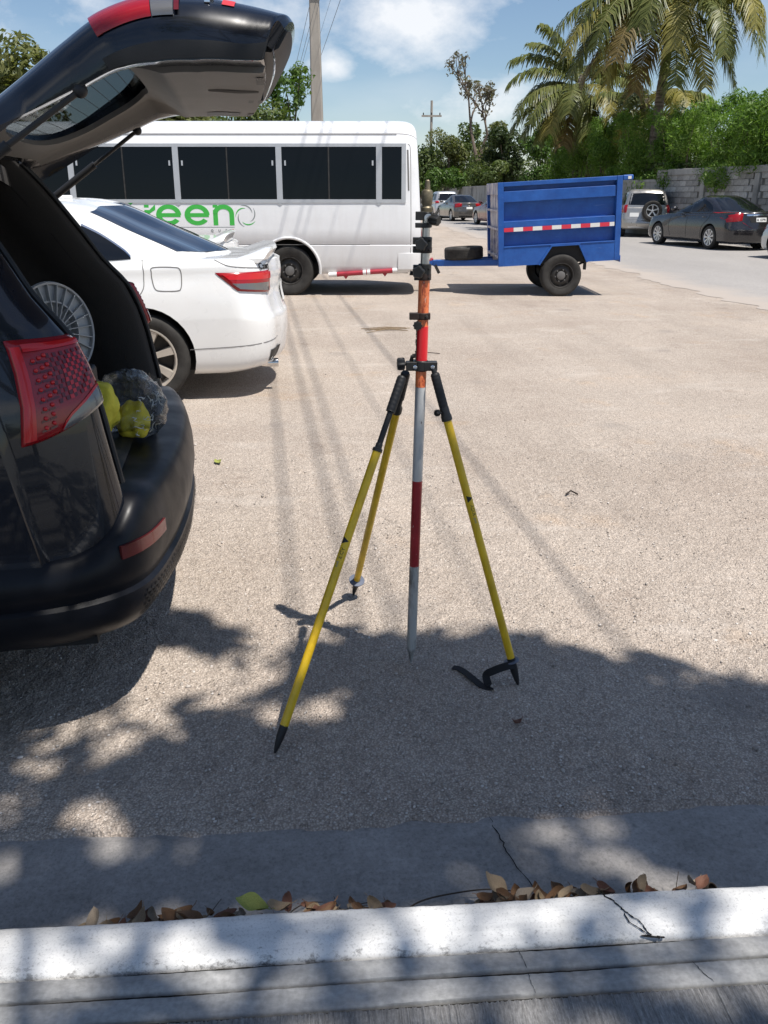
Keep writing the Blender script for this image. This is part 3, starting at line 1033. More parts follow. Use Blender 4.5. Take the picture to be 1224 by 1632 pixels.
twig([(0.03, 0.03, 0.0), (0.045, 0.075, 0.0), (0.085, 0.108, 0.004), (0.16, 0.125, 0.006), (0.26, 0.118, 0.02), (0.36, 0.10, 0.01), (0.44, 0.055, 0.01)], 0.0026, 'long bowed dark twig arching over the gutter left of crack')
twig([(0.06, 0.088, 0.003), (0.12, 0.075, 0.01), (0.17, 0.045, 0.004), (0.22, 0.035, 0.008)], 0.0022, 'short twig crossing under the long bowed twig')
twig([(-0.215, 0.066, 0.004), (-0.2, 0.10, 0.006), (-0.165, 0.125, 0.004), (-0.13, 0.128, 0.0)], 0.002, 'thin hooked twig above the pale curled leaf')
twig([(-0.12, 0.035, 0.02), (-0.08, 0.06, 0.03), (-0.095, 0.10, 0.012), (-0.105, 0.14, 0.003)], 0.0017, 'fine curved stem standing in the middle leaf pile')
twig([(0.02, 0.10, 0.01), (0.0, 0.08, 0.03), (-0.03, 0.10, 0.02), (-0.07, 0.09, 0.02)], 0.002, 'dark looping twig on the tan leaves right of middle')
twig([(-0.72, 0.03, 0.01), (-0.62, 0.06, 0.02), (-0.53, 0.075, 0.03), (-0.47, 0.05, 0.01)], 0.0024, 'bent twig in the gutter at the far left')
twig([(-0.44, 0.05, 0.03), (-0.39, 0.09, 0.012), (-0.36, 0.15, 0.004)], 0.0018, 'fine straight twig leaning out of the left leaf pile')
twig([(0.66, 0.05, 0.0), (0.675, 0.09, 0.02), (0.685, 0.11, 0.05)], 0.0015, 'small upright stem at the right end of gutter')
# dark hollow seed pods
for x, y, r_, lab in ((0.565, 0.032, 0.013, 'black seed pod close to the kerb right of the crack'), (0.735, 0.05, 0.015, 'larger round dark seed pod at right end of gutter')):
    b = MB().lathe([(r_ * 0.35, 0), (r_, r_ * 0.5), (r_ * 1.05, r_ * 1.1), (r_ * 0.8, r_ * 1.7), (r_ * 0.7, r_ * 1.6), (r_ * 0.85, r_ * 1.0), (r_ * 0.3, r_ * 0.25)], kerb_to_world(x, y + 0.02, 0.03), (0.3, -0.5, 0.8), 12)
    tag(b.build('seed_pod', 'twig_bark'), lab, 'seed pod')
# dry straw and debris out on the lot
for (x, y), lab, L in (((-0.02, 9.9), 'tangle of dry orange straw on lot behind the pole', 0.55), ((0.42, 8.3), 'thin dark stick on the lot right of the pole', 0.35), ((1.0, 4.15), 'short dark stick on lot beside right yellow leg', 0.07)):
    b = MB()
    for k in range(9 if L > 0.5 else 1):
        a0 = rnd.uniform(-0.5, 0.5) + (0.1 if k % 2 else 0.35)
        c = Vector((x + rnd.uniform(-0.15, 0.15) * (L > 0.5), y + rnd.uniform(-0.1, 0.1) * (L > 0.5), 0.008))
        d = Vector((math.cos(a0), math.sin(a0), 0)) * L * rnd.uniform(0.3, 0.55)
        b.tube([c - d, c + Vector((0, 0.03, 0.01)), c + d], 0.005, 4)
    tag(b.build('straw' if L > 0.5 else 'stick', 'dead_leaf_tan' if L > 0.5 else 'twig_bark'), lab, 'straw' if L > 0.5 else 'stick')


# ------------------------------------------------------------------ vehicles: shared builders
def bvh_of(mb_or_me):
    if isinstance(mb_or_me, MB):
        return BVHTree.FromPolygons([tuple(v) for v in mb_or_me.v], mb_or_me.f)
    return BVHTree.FromPolygons([tuple(v.co) for v in mb_or_me.vertices], [tuple(p.vertices) for p in mb_or_me.polygons])


def onto(bvh, p, d, off):
    d = Vector(d).normalized()
    p = Vector(p)
    h = bvh.ray_cast(p, d)
    if h[0] is None:
        h = bvh.find_nearest(p + d * 2.2)
        h = (h[0], h[1])
    nrm = h[1].copy()
    if nrm.dot(d) > 0:
        nrm = -nrm
    return h[0] + nrm * off


def side_map(s):       # (x, z) seen from the side s = -1 / +1
    return lambda a, b: (Vector((a, 4 * s, b)), Vector((0, -s, 0)))


def rear_map(a, b):    # (y, z) seen from behind
    return Vector((6, a, b)), Vector((-1, 0, 0))


def front_map(a, b):
    return Vector((-9, a, b)), Vector((1, 0, 0))


def top_map(a, b):     # (x, y) seen from above
    return Vector((a, b, 4)), Vector((0, 0, -1))


def slant_map(k):      # (y, z) seen from behind and above
    d = Vector((-1, 0, -k)).normalized()
    return lambda a, b: (Vector((0, a, b)) - d * 5, d)


def patch(bvh, mp, top, bot, n=10, mrows=6, off=0.003, bulge=0.0, smooth_edges=True, thick=0.0):
    """a pane or lens lying on the body between two edge lines"""
    f = (lambda q: cr([(*p, 0) for p in q], max(2, n // max(1, len(q) - 1)))) if smooth_edges else (lambda q: [Vector((*q[0], 0)).lerp(Vector((*q[1], 0)), t / n) for t in range(n + 1)])
    A, Bq = f(top), f(bot)
    k = min(len(A), len(Bq))
    rows = []
    for i in range(mrows + 1):
        t = i / mrows
        row = []
        for j in range(k):
            q = A[j].lerp(Bq[j], t)
            u = j / (k - 1)
            o = off + bulge * math.sqrt(max(0, math.sin(math.pi * min(max(t, 0.0), 1)) * math.sin(math.pi * u)))
            row.append(onto(bvh, *mp(q.x, q.y), o))
        rows.append(row)
    m_ = MB()
    m_.grid(rows)
    return m_


def seam(bvh, mp, pts, w=0.006, off=0.002, n=6, closed=False):
    P = cr([(*p, 0) for p in pts], n, closed)
    if closed:
        P.append(P[0])
    A, Bq = [], []
    for i, p in enumerate(P):
        d = P[min(i + 1, len(P) - 1)] - P[max(0, i - 1)]
        if closed and i in (0, len(P) - 1):
            d = P[1] - P[-2]
        d.normalize()
        s = Vector((-d.y, d.x, 0)) * w / 2
        A.append(onto(bvh, *mp(*(p + s).xy), off))
        Bq.append(onto(bvh, *mp(*(p - s).xy), off))
    return MB().grid([A, Bq])


def outline(xf, xr, w, rf, rr, bow_f=0.10, bow_r=0.10, side=0.03, ns=44, nc=7, ne=8):
    """closed plan outline of a car at one height, x to the rear; starts front left, runs along -y side"""
    pts = []
    wf, wr = w * (1 - side), w * (1 - side)
    # side -y, front to rear
    a, b = xf + rf, xr - rr
    for i in range(ns + 1):
        t = i / ns
        pts.append((a + (b - a) * t, -w * (1 - side * (2 * t - 1) ** 2)))
    cy = wr - min(rr * 0.9, wr * 0.7)
    for i in range(1, nc + 1):
        g = math.pi / 2 * i / nc
        pts.append((b + (rr - bow_r) * math.sin(g), -(cy + (wr - cy) * math.cos(g))))
    for i in range(1, ne):
        t = i / ne
        y = -cy + 2 * cy * t
        pts.append((xr - bow_r * (y / cy) ** 2, y))
    for i in range(nc, -1, -1):
        g = math.pi / 2 * i / nc
        pts.append((b + (rr - bow_r) * math.sin(g), cy + (wr - cy) * math.cos(g)))
    for i in range(1, ns + 1):
        t = 1 - i / ns
        pts.append((a + (b - a) * t, w * (1 - side * (2 * t - 1) ** 2)))
    cy = wf - min(rf * 0.9, wf * 0.7)
    for i in range(1, nc + 1):
        g = math.pi / 2 * i / nc
        pts.append((a - (rf - bow_f) * math.sin(g), cy + (wf - cy) * math.cos(g)))
    for i in range(1, ne):
        t = i / ne
        y = cy - 2 * cy * t
        pts.append((xf + bow_f * (y / cy) ** 2, y))
    for i in range(nc, 0, -1):
        g = math.pi / 2 * i / nc
        pts.append((a - (rf - bow_f) * math.sin(g), -(cy + (wf - cy) * math.cos(g))))
    return pts


def body_rings(levels, zf, sub=3):
    """levels: dicts of outline arguments with z; smoothed vertically"""
    rings = []
    for L in levels:
        o = outline(L['xf'], L['xr'], L['w'], L.get('rf', 0.45), L.get('rr', 0.3), L.get('bf', 0.12), L.get('br', 0.10), L.get('side', 0.03))
        rings.append([Vector((x, y, zf(x, L['z'], y))) for x, y in o])
    if sub > 1:
        cols = [cr([r[j] for r in rings], sub) for j in range(len(rings[0]))]
        rings = [[c[i] for c in cols] for i in range(len(cols[0]))]
    return rings


def wheel(parent, c, r, w, s, rim_mat='rim_silver', spokes=7, style='alloy', rw=0.66, fine=True):
    """wheel whose outer face points to y*s; > tyre, rim"""
    root = bpy.data.objects.new('wheel', None)
    link(root, parent)
    root.location = c
    root.empty_display_size = 0.1
    n = 40 if fine else 22
    ax = Vector((0, s, 0))
    h = w / 2
    t = MB()
    prof = [(rw * r, -h * 0.8), (rw * r * 1.06, -h * 0.92), (r * 0.86, -h), (r * 0.955, -h * 0.93), (r * 0.99, -h * 0.72)]
    for k in range(-2, 3):
        y = k * h * 0.27
        prof += [(r, y - h * 0.09), (r, y + h * 0.09), (r * 0.985, y + h * 0.11), (r * 0.985, y + h * 0.16)]
    prof += [(r * 0.99, h * 0.72), (r * 0.955, h * 0.93), (r * 0.91, h * 0.99), (r * 0.86, h), (rw * r * 1.06, h * 0.93), (rw * r, h * 0.8)]
    t.lathe(prof, (0, 0, 0), ax, n, False)
    t.build('tyre', 'tyre_rubber', root, angle=50)
    b = MB()
    R_ = rw * r
    b.lathe([(R_, h * 0.84), (R_ * 1.02, h * 0.9), (R_ * 0.97, h * 0.91), (R_ * 0.93, h * 0.80), (R_ * 0.90, h * 0.3), (R_ * 0.86, -h * 0.6)], (0, 0, 0), ax, n, False)
    if style == 'alloy':
        b.lathe([(R_ * 0.22, h * 0.35), (R_ * 0.22, h * 0.70), (R_ * 0.17, h * 0.76), (0.001, h * 0.78)], (0, 0, 0), ax, 16, False)
        for k in range(spokes):
            a = 2 * math.pi * k / spokes + 0.3
            u = Vector((math.cos(a), 0, math.sin(a)))
            v = Vector((-math.sin(a), 0, math.cos(a)))
            q = []
            for rad, ww, d0, d1 in ((0.12, 0.085, 0.35, 0.72), (0.5, 0.105, 0.38, 0.78), (0.94, 0.15, 0.40, 0.86)):
                q.append([u * R_ * rad + v * R_ * ww * sg + ax * h * d for sg, d in ((-1, d0), (-0.82, d1), (0.82, d1), (1, d0))])
            b.loft(q, True, True)
        b.build('rim', rim_mat, root, angle=40)
        bk = MB().lathe([(R_ * 0.88, h * 0.05), (R_ * 0.3, h * 0.1), (0.001, h * 0.1)], (0, 0, 0), ax, n, False)
        bk.build('brake_disc', 'rim_black_steel', root)
    else:
        b.lathe([(R_ * 0.92, h * 0.35), (R_ * 0.80, h * 0.42), (R_ * 0.68, h * 0.62), (R_ * 0.52, h * 0.66), (R_ * 0.42, h * 0.5), (0.001, h * 0.5)], (0, 0, 0), ax, n, False)
        for k in range(8):
            a = 2 * math.pi * k / 8
            u = Vector((math.cos(a), 0, math.sin(a)))
            b.lathe([(R_ * 0.085, 0), (R_ * 0.085, h * 0.06)], u * R_ * 0.79 + ax * h * 0.41, ax, 8)
        b.build('rim', rim_mat, root, angle=40)
        hb = MB()
        hb.lathe([(R_ * 0.34, h * 0.45), (R_ * 0.34, h * 0.78), (R_ * 0.24, h * 0.84), (0.001, h * 0.85)], (0, 0, 0), ax, 18, False)
        for k in range(6):
            a = 2 * math.pi * k / 6 + 0.2
            u = Vector((math.cos(a), 0, math.sin(a)))
            hb.lathe([(R_ * 0.055, h * 0.5), (R_ * 0.055, h * 0.78)], u * R_ * 0.47, ax, 6)
        hb.build('hub', 'hub_grey', root)
    return root


def cut_arches(obj, mb_cyl, test):
    """cut the wheel arches out of a closed body, then line them dark"""
    c = mb_cyl.build('arch_cutter', 'dark_gap', obj.parent)
    md = obj.modifiers.new('arches', 'BOOLEAN')
    md.operation = 'DIFFERENCE'
    md.solver = 'EXACT'
    md.use_self = False
    md.object = c
    dg = bpy.context.evaluated_depsgraph_get()
    me = bpy.data.meshes.new_from_object(obj.evaluated_get(dg))
    obj.modifiers.remove(md)
    old = obj.data
    obj.data = me
    bpy.data.objects.remove(c)
    me.materials.clear()
    me.materials.append(old.materials[0])
    me.materials.append(MATS['dark_gap'])
    for p in me.polygons:
        p.material_index = 1 if test(p.center) else 0
    me.polygons.foreach_set('use_smooth', [True] * len(me.polygons))
    me.set_sharp_from_angle(angle=R(38))


# ------------------------------------------------------------------ black sport utility car with its tailgate open, near left
SUVA = R(10.0)
suv = empty('black_car', (-0.715, 2.95, 0), SUVA, 'black car with its tailgate raised and cargo bay open, left foreground', 'car')
TAB = [  # z, xf, xr, w
    (0.34, -4.50, -0.16, 0.89), (0.50, -4.60, -0.12, 0.925), (0.70, -4.60, -0.15, 0.94), (0.90, -4.52, -0.18, 0.94), (1.00, -4.25, -0.195, 0.93),
    (1.08, -3.20, -0.22, 0.915), (1.15, -2.95, -0.25, 0.90), (1.25, -2.75, -0.33, 0.87), (1.40, -2.45, -0.42, 0.81), (1.52, -2.22, -0.50, 0.755), (1.60, -2.05, -0.56, 0.70), (1.645, -1.95, -0.60, 0.63), (1.66, -1.85, -0.62, 0.55)]


def suv_ring(z):
    xf, xr, w = interp(TAB, z)
    m0, m1 = xf + 0.5, xr - 0.45
    P = [(xf, 0), (xf + 0.03, -w * 0.5), (xf + 0.18, -w * 0.85), (m0, -w * 0.97), ((m0 + m1) / 2, -w), (m1, -w * 0.985), (xr - 0.2, -w * 0.955), (xr - 0.07, -w * 0.89),
         (xr - 0.012, -w * 0.83), (xr, -w * 0.785), (xr - 0.045, -w * 0.765), (xr - 0.12, -w * 0.76)]
    return [Vector((p.x, p.y, z)) for p in cr([(*q, 0) for q in P], 4)]


def mir(p, s):
    return Vector((p.x, p.y if s < 0 else -p.y, p.z))


zs = [0.34, 0.42, 0.5, 0.6, 0.7, 0.8, 0.9, 0.95, 1.0, 1.04, 1.08, 1.115, 1.15, 1.2, 1.25, 1.3, 1.35, 1.4, 1.46, 1.52, 1.56, 1.6, 1.63, 1.645, 1.66]
b = MB()
for s in (-1, 1):
    b.grid([[mir(p, s) for p in suv_ring(z)] for z in zs])
top = suv_ring(1.66)
b.grid([[mir(p, -1).lerp(mir(p, 1), t / 10) + Vector((0, 0, 0.03 * math.sin(math.pi * t / 10))) for p in top] for t in range(11)])
b.build('body', 'black_paint', suv, angle=40)
suv_bvh = bvh_of(b)
# underside and dark floor pan so that the shadow is whole
MB().box((-2.3, 0, 0.33), (4.1, 1.7, 0.05)).build('underbody', 'dark_gap', suv)
for s in (-1, 1):
    nm = side_map(s)
    for x0, x1, z0, z1 in ((-2.35, -1.45, 1.13, 1.50), (-1.38, -0.62, 1.14, 1.49)):
        patch(suv_bvh, nm, [(x0 + (0.22 if x0 < -2 else 0), z1), (x1 - 0.02, z1)], [(x0 - 0.2 if x0 < -2 else x0, z0), (x1 + (0.22 if x1 > -1 else 0), z0)], 10, 5, 0.004, smooth_edges=False).build('side_window', 'dark_glass', suv, recalc=False)
patch(suv_bvh, front_map, [(-0.5, 1.56), (0.5, 1.56)], [(-0.68, 1.13), (0.68, 1.13)], 10, 6, 0.004, smooth_edges=False).build('windscreen', 'dark_glass', suv, recalc=False)
for s in (-1, 1):
    for x in (-1.07, -3.77):
        wheel(suv, (x, s * 0.82, 0.365), 0.365, 0.24, s, 'rim_silver', 6)
        MB().lathe([(0.40, 0), (0.43, 0.012), (0.43, 0.05), (0.40, 0.05)], (x, s * 0.905, 0.37), (0, s, 0), 30).build('arch_flare', 'black_trim', suv)

# rear bumper: a section swept round the back of the car
bump_path = cr([(-0.78, -0.945, 0), (-0.45, -0.94, 0), (-0.24, -0.895, 0), (-0.10, -0.77, 0), (-0.035, -0.5, 0), (-0.005, -0.2, 0), (0, 0, 0), (-0.005, 0.2, 0), (-0.035, 0.5, 0), (-0.10, 0.77, 0), (-0.24, 0.895, 0), (-0.45, 0.94, 0), (-0.78, 0.945, 0)], 7)
BPROF = [(0.285, -0.30), (0.30, -0.10), (0.33, -0.045), (0.375, -0.012), (0.42, -0.004), (0.445, -0.006), (0.455, -0.018), (0.47, -0.016), (0.50, -0.004), (0.55, 0.004), (0.60, 0.004), (0.645, -0.004),
         (0.675, -0.012), (0.69, -0.022), (0.70, -0.034), (0.706, -0.06), (0.712, -0.11), (0.715, -0.17), (0.712, -0.20), (0.60, -0.22)]


def bump_pt(i, off, z):
    j = max(0, min(len(bump_path) - 1, i))
    j0 = int(j)
    j1 = min(j0 + 1, len(bump_path) - 1)
    p = bump_path[j0].lerp(bump_path[j1], j - j0)
    d = (bump_path[min(j0 + 2, len(bump_path) - 1)] - bump_path[max(0, j0 - 1)]).normalized()
    n_ = Vector((d.y, -d.x, 0))
    # the ledge stays level and short at the sides
    return Vector((p.x, p.y, z)) + n_ * off


def bump_z(i, z):
    """the top of the bumper drops where it turns into the flank"""
    k = min(1, max(0, (abs(bump_path[max(0, min(len(bump_path) - 1, int(i)))].y) - 0.74) / 0.18))
    k = k * k * (3 - 2 * k)
    return z - k * 0.115 * min(1, max(0, (z - 0.48) / 0.2))


rows = [[bump_pt(i, o, bump_z(i, z)) for z, o in BPROF] for i in range(len(bump_path))]
bb = MB().grid(rows)
bmp = bb.build('rear_bumper', 'black_bumper', suv, angle=28, recalc=False)


def bump_patch(i0, i1, z0, z1, off, name, mat, parent, slant=0.0, n=14):
    outer = [(z, o) for z, o in BPROF if 0.32 < z < 0.69]
    f = lambda z: float(np.interp(z, [q[0] for q in outer], [q[1] for q in outer]))
    A, Bq = [], []
    for r_ in range(6):
        row, row2 = [], []
        for k in range(n + 1):
            t = k / n
            z = z0 + (z1 - z0) * r_ / 5 + slant * t
            row.append(bump_pt(i0 + (i1 - i0) * t, f(z) + off, z))
            row2.append(bump_pt(i0 + (i1 - i0) * t, f(z) - 0.004, z))
        A.append(row)
        Bq.append(row2)
    return MB().thick_grid(A, Bq).build(name, mat, parent, angle=40)


for s in (0, 1):
    i0, i1 = (17.5, 24.5) if s == 0 else (len(bump_path) - 25.5, len(bump_path) - 18.5)
    rr_ = bump_patch(i0, i1, 0.56, 0.598, 0.006, 'reflector', 'red_reflector', bmp)
    rr_['label'] = 'dull red reflector strip on the black bumper'
# honeycomb mesh insert low on the bumper, its cells real dimples
mesh = MB()
f_in = lambda z: float(np.interp(z, [0.33, 0.375, 0.42, 0.445], [-0.045, -0.012, -0.004, -0.006]))
for r_ in range(6):
    for k in range(64):
        i = 20.5 + (k + 0.5 * (r_ % 2)) * 0.72
        z = 0.352 + r_ * 0.0145
        if i > len(bump_path) - 21:
            continue
        hexp = []
        for q in range(6):
            a = math.pi / 3 * q + math.pi / 6
            zz = z + 0.0052 * math.sin(a)
            hexp.append(bump_pt(i + 0.27 * math.cos(a), f_in(zz) + 0.003, zz))
        mesh.add(hexp, [tuple(range(6))])
mesh.build('bumper_grille', 'bumper_mesh', bmp, recalc=False)
# load sill and rear panel
MB().box((-0.26, 0, 0.52), (0.10, 1.42, 0.36)).build('rear_panel', 'black_trim', suv)
b = MB()
b.thick_grid([[(-0.34, y, 0.735 + 0.0), (-0.27, y, 0.742), (-0.20, y, 0.738), (-0.175, y, 0.722)] for y in np.linspace(-0.66, 0.66, 9)],
             [[(-0.34, y, 0.70), (-0.27, y, 0.70), (-0.20, y, 0.70), (-0.185, y, 0.70)] for y in np.linspace(-0.66, 0.66, 9)])
b.build('load_sill', 'black_trim', suv)

# cargo bay lining
MB().box((-1.2, 0, 0.69), (1.75, 1.36, 0.04)).build('cargo_floor', 'cargo_lining', suv)
for s in (-1, 1):
    rows = []
    for z in [0.68, 0.75, 0.85, 0.95, 1.05, 1.15, 1.25, 1.35, 1.45, 1.52, 1.58, 1.62]:
        xf, xr, w = interp(TAB, z)
        P = [(-2.1, -w * 0.90), (-1.2, -w * 0.90), (xr - 0.55, -w * 0.89), (xr - 0.33, -w * 0.86), (xr - 0.2, -w * 0.79), (xr - 0.10, -w * 0.755), (xr - 0.03, -w * 0.75), (xr - 0.008, -w * 0.765)]
        rows.append([mir(Vector((*p.xy, z)), s) for p in cr([(*q, 0) for q in P], 3)])
    MB().grid(rows).build('cargo_trim', 'cargo_lining', suv, recalc=False)
    # rubber door seal along the opening
    P = []
    for z in [0.74, 0.85, 0.95, 1.05, 1.15, 1.25, 1.35, 1.45, 1.52, 1.58, 1.61]:
        xf, xr, w = interp(TAB, z)
        P.append(mir(Vector((xr + 0.004, -w * 0.768, z)), s))
    MB().tube(cr(P, 3), 0.009, 8).build('door_seal', 'black_trim', suv)
MB().thick_grid([[(x, y, 1.60 - 0.05 * (y / 0.6) ** 2 - (0.03 if x > -0.66 else 0)) for x in (-2.2, -1.5, -0.9, -0.66, -0.62)] for y in np.linspace(-0.56, 0.56, 9)],
                [[(x, y, 1.63 - 0.05 * (y / 0.6) ** 2) for x in (-2.2, -1.5, -0.9, -0.66, -0.62)] for y in np.linspace(-0.56, 0.56, 9)]).build('headliner', 'cargo_lining', suv)
b = MB()
for y in (-0.42, 0.0, 0.42):
    b.box((-1.42, y, 0.99), (0.14, 0.40, 0.56))
    b.box((-1.44, y, 1.33), (0.09, 0.22, 0.14))
b.build('seat_back', 'cargo_lining', suv, bevel=0.03)


# tail lamps wrapping the rear corners
def suv_skin(d, z, off):
    """point on the near side, distance d forward of the opening edge along the outline"""
    r_ = suv_ring(z)
    e = 36  # index of the opening edge
    acc = 0
    i = e
    while i > 1:
        L = (r_[i] - r_[i - 1]).length
        if acc + L >= d:
            break
        acc += L
        i -= 1
    t = (d - acc) / L
    p = r_[i].lerp(r_[i - 1], t)
    dd = (r_[i - 1] - r_[i]).normalized()
    if i < e:
        d2 = (r_[i] - r_[i + 1]).normalized()
        dd = (d2 * (1 - t) + dd * (1 + t)).normalized() if t < 0.5 else dd
    n_ = Vector((-dd.y, dd.x, 0))
    if n_.y > 0 and n_.x < 0:
        n_ = -n_
    return p + n_ * off


def lamp_pt(p, t, off, s):
    zb = 0.905 + 0.075 * p ** 1.4
    ztop = 1.160 - 0.004 * p
    z = zb + (ztop - zb) * t
    d = (0.24 - 0.065 * t) * (1 - p) + 0.010
    edge = min(1, min(p, 1 - p, t * 0.8, (1 - t) * 0.8) / 0.06)
    return mir(suv_skin(d, z, off + 0.016 * math.sqrt(max(0, edge))), s)


for s in (-1, 1):
    N, K = 26, 16
    A = [[lamp_pt(i / N, k / K, 0.010, s) for i in range(N + 1)] for k in range(K + 1)]
    Bq = [[lamp_pt(i / N, k / K, -0.03, s) for i in range(N + 1)] for k in range(K + 1)]
    lamp = MB().thick_grid(A, Bq).build('tail_lamp', 'red_lens', suv, angle=60)
    # clear reversing section, low on the rear edge
    def arc(p):
        return 0.02 + 0.29 * math.sqrt(max(0, (p - 0.42) / 0.58))
    rows = [[lamp_pt(0.42 + 0.56 * i / 14, 0.03 + (arc(0.42 + 0.56 * i / 14) - 0.03) * k / 5, 0.0125, s) for i in range(15)] for k in range(6)]
    MB().grid(rows).build('reversing_lens', 'clear_lens', lamp, recalc=False)
    rows = [[lamp_pt(0.42 + 0.56 * i / 14, arc(0.42 + 0.56 * i / 14) + 0.035 * k, 0.013, s) for i in range(15)] for k in range(2)]
    MB().grid(rows).build('lens_band', 'bright_red_lens', lamp, recalc=False)
    rows = [[lamp_pt(0.02 + 0.12 * i / 4, 0.05 + 0.9 * k / 8, 0.0125, s) for i in range(5)] for k in range(9)]
    MB().grid(rows).build('side_lens', 'bright_red_lens', lamp, recalc=False)
    rows = [[lamp_pt(0.16 + 0.80 * i / 14, 0.90 + 0.07 * k / 3, 0.0125, s) for i in range(15)] for k in range(4)]
    MB().grid(rows).build('lens_band', 'bright_red_lens', lamp, recalc=False)
    # chequered reflector field
    for mt, par in (('deep_red_lens', 0), ('bright_red_lens', 1)):
        t_ = MB()
        for a in range(11):
            for c in range(11):
                if (a + c) % 2 != par:
                    continue
                p0, t0 = 0.42 + a * 0.045, 0.33 + c * 0.048
                if t0 < arc(p0 + 0.02) + 0.06:
                    continue
                if par and (a > 9 or c > 9 or a < 3 or (a * 7 + c * 3) % 5 == 0):
                    continue
                q = [lamp_pt(p0 + 0.002, t0, 0.0125 + 0.001 * par, s), lamp_pt(p0 + 0.043, t0, 0.0125 + 0.001 * par, s), lamp_pt(p0 + 0.043, t0 + 0.046, 0.0125 + 0.001 * par, s), lamp_pt(p0 + 0.002, t0 + 0.046, 0.0125 + 0.001 * par, s)]
                t_.add(q, [(0, 1, 2, 3)])
        tag(t_.build('reflector_field', mt, lamp, recalc=False), kind='stuff')
    # columns of bulbs
    t_ = MB()
    d_ = MB()
    for c, p0 in enumerate((0.24, 0.33, 0.40)):
        for k in range(8):
            t0 = 0.14 + k * 0.095
            if c == 2 and k < 3:
                continue
            t_.ball(lamp_pt(p0, t0 + 0.02 * c, 0.0125, s), 0.0055, 6)
            q = [lamp_pt(p0 - 0.045, t0 - 0.035, 0.0124, s), lamp_pt(p0 + 0.032, t0 - 0.035, 0.0124, s), lamp_pt(p0 + 0.032, t0 - 0.012, 0.0124, s), lamp_pt(p0 - 0.045, t0 - 0.012, 0.0124, s)]
            d_.add(q, [(0, 1, 2, 3)])
    tag(t_.build('bulb_row', 'bright_red_lens', lamp), kind='stuff')
    tag(d_.build('bulb_divider', 'deep_red_lens', lamp, recalc=False), kind='stuff')

# raised tailgate
GP = [(-0.57, 1.635), (-0.45, 1.705), (-0.33, 1.78), (-0.21, 1.862), (-0.10, 1.93), (0.02, 1.968), (0.15, 1.975), (0.27, 1.963), (0.37, 1.942), (0.412, 1.915)]
GT = [0.06, 0.085, 0.115, 0.145, 0.165, 0.18, 0.18, 0.17, 0.155, 0.125]
GW = [0.60, 0.645, 0.68, 0.705, 0.725, 0.735, 0.738, 0.735, 0.728, 0.715]


def gate_at(p):
    x = p * (len(GP) - 1)
    i = min(int(x), len(GP) - 2)
    t = x - i
    P = [Vector((*GP[max(0, min(len(GP) - 1, i + k))], 0)) for k in (-1, 0, 1, 2)]
    a, b_, c, d = P
    q = 0.5 * ((2 * b_) + (c - a) * t + (2 * a - 5 * b_ + 4 * c - d) * t * t + (3 * b_ - a - 3 * c + d) * t ** 3)
    tg = 0.5 * ((c - a) + 2 * (2 * a - 5 * b_ + 4 * c - d) * t + 3 * (3 * b_ - a - 3 * c + d) * t * t)
    tg.normalize()
    return q, tg, float(np.interp(x, range(len(GP)), GT)), float(np.interp(x, range(len(GP)), GW))


def gate_pt(p, q, depth, extra=0.0):
    """depth 0 = outer skin, 1 = inner skin; extra pushes off the skin, outward positive"""
    c, tg, T, W = gate_at(min(max(p, 0), 1))
    n_ = Vector((-tg.y, tg.x))
    aq = abs(q)
    rnd_ = max(0, (aq - 0.82) / 0.18)
    o = -0.03 * aq ** 2 - 0.075 * (1 - 0.55 * min(1, max(0, (p - 0.8) / 0.15))) * (1 - math.sqrt(max(0, 1 - rnd_ ** 2)))
    thin = min(1, max(0, (0.56 - p) / 0.14))             # thinner round the glass, full depth along the flanks
    side_ = min(1, max(0, (aq - 0.80) / 0.14))
    i_ = -T * (1 - 0.5 * thin * (1 - side_ * side_ * (3 - 2 * side_))) + 0.005 * aq ** 2
    y = q * W
    off = o * (1 - depth) + i_ * depth + extra
    sh = -0.045 * aq ** 3 * max(0, p - 0.35)
    return Vector((c.x + n_.x * off + tg.x * sh, y, c.y + n_.y * off + tg.y * sh))


NP_, NQ = 54, 56
HC, HA = (0.275, 0.0), (0.185, 0.80)


def hole_f(p, q, k=1.0):
    return (abs((p - HC[0]) / (HA[0] * k)) ** 3.2 + abs((q - HC[1]) / (HA[1] * k)) ** 3.2) ** (1 / 3.2)


def gate_grid(p0, p1, qm, k, d0, e0, d1, e1, cutcorner=False):
    pg = [[p0 + (p1 - p0) * i / NP_ for j in range(NQ + 1)] for i in range(NP_ + 1)]
    qg = [[-qm + 2 * qm * j / NQ for j in range(NQ + 1)] for i in range(NP_ + 1)]
    mask = [[hole_f((pg[i][j] + pg[i + 1][j]) / 2, (qg[i][j] + qg[i][j + 1]) / 2, k) > 1 for j in range(NQ)] for i in range(NP_)]
    for i in range(NP_ + 1):
        for j in range(NQ + 1):
            cells = [mask[a][c] for a in (i - 1, i) for c in (j - 1, j) if 0 <= a < NP_ and 0 <= c < NQ]
            if any(cells) and not all(cells):
                f = hole_f(pg[i][j], qg[i][j], k)
                pg[i][j] = HC[0] + (pg[i][j] - HC[0]) / f
                qg[i][j] = HC[1] + (qg[i][j] - HC[1]) / f
    A = [[gate_pt(pg[i][j], qg[i][j], d0, e0) for j in range(NQ + 1)] for i in range(NP_ + 1)]
    Bq = [[gate_pt(pg[i][j], qg[i][j], d1, e1) for j in range(NQ + 1)] for i in range(NP_ + 1)]
    return MB().thick_grid(A, Bq, mask)


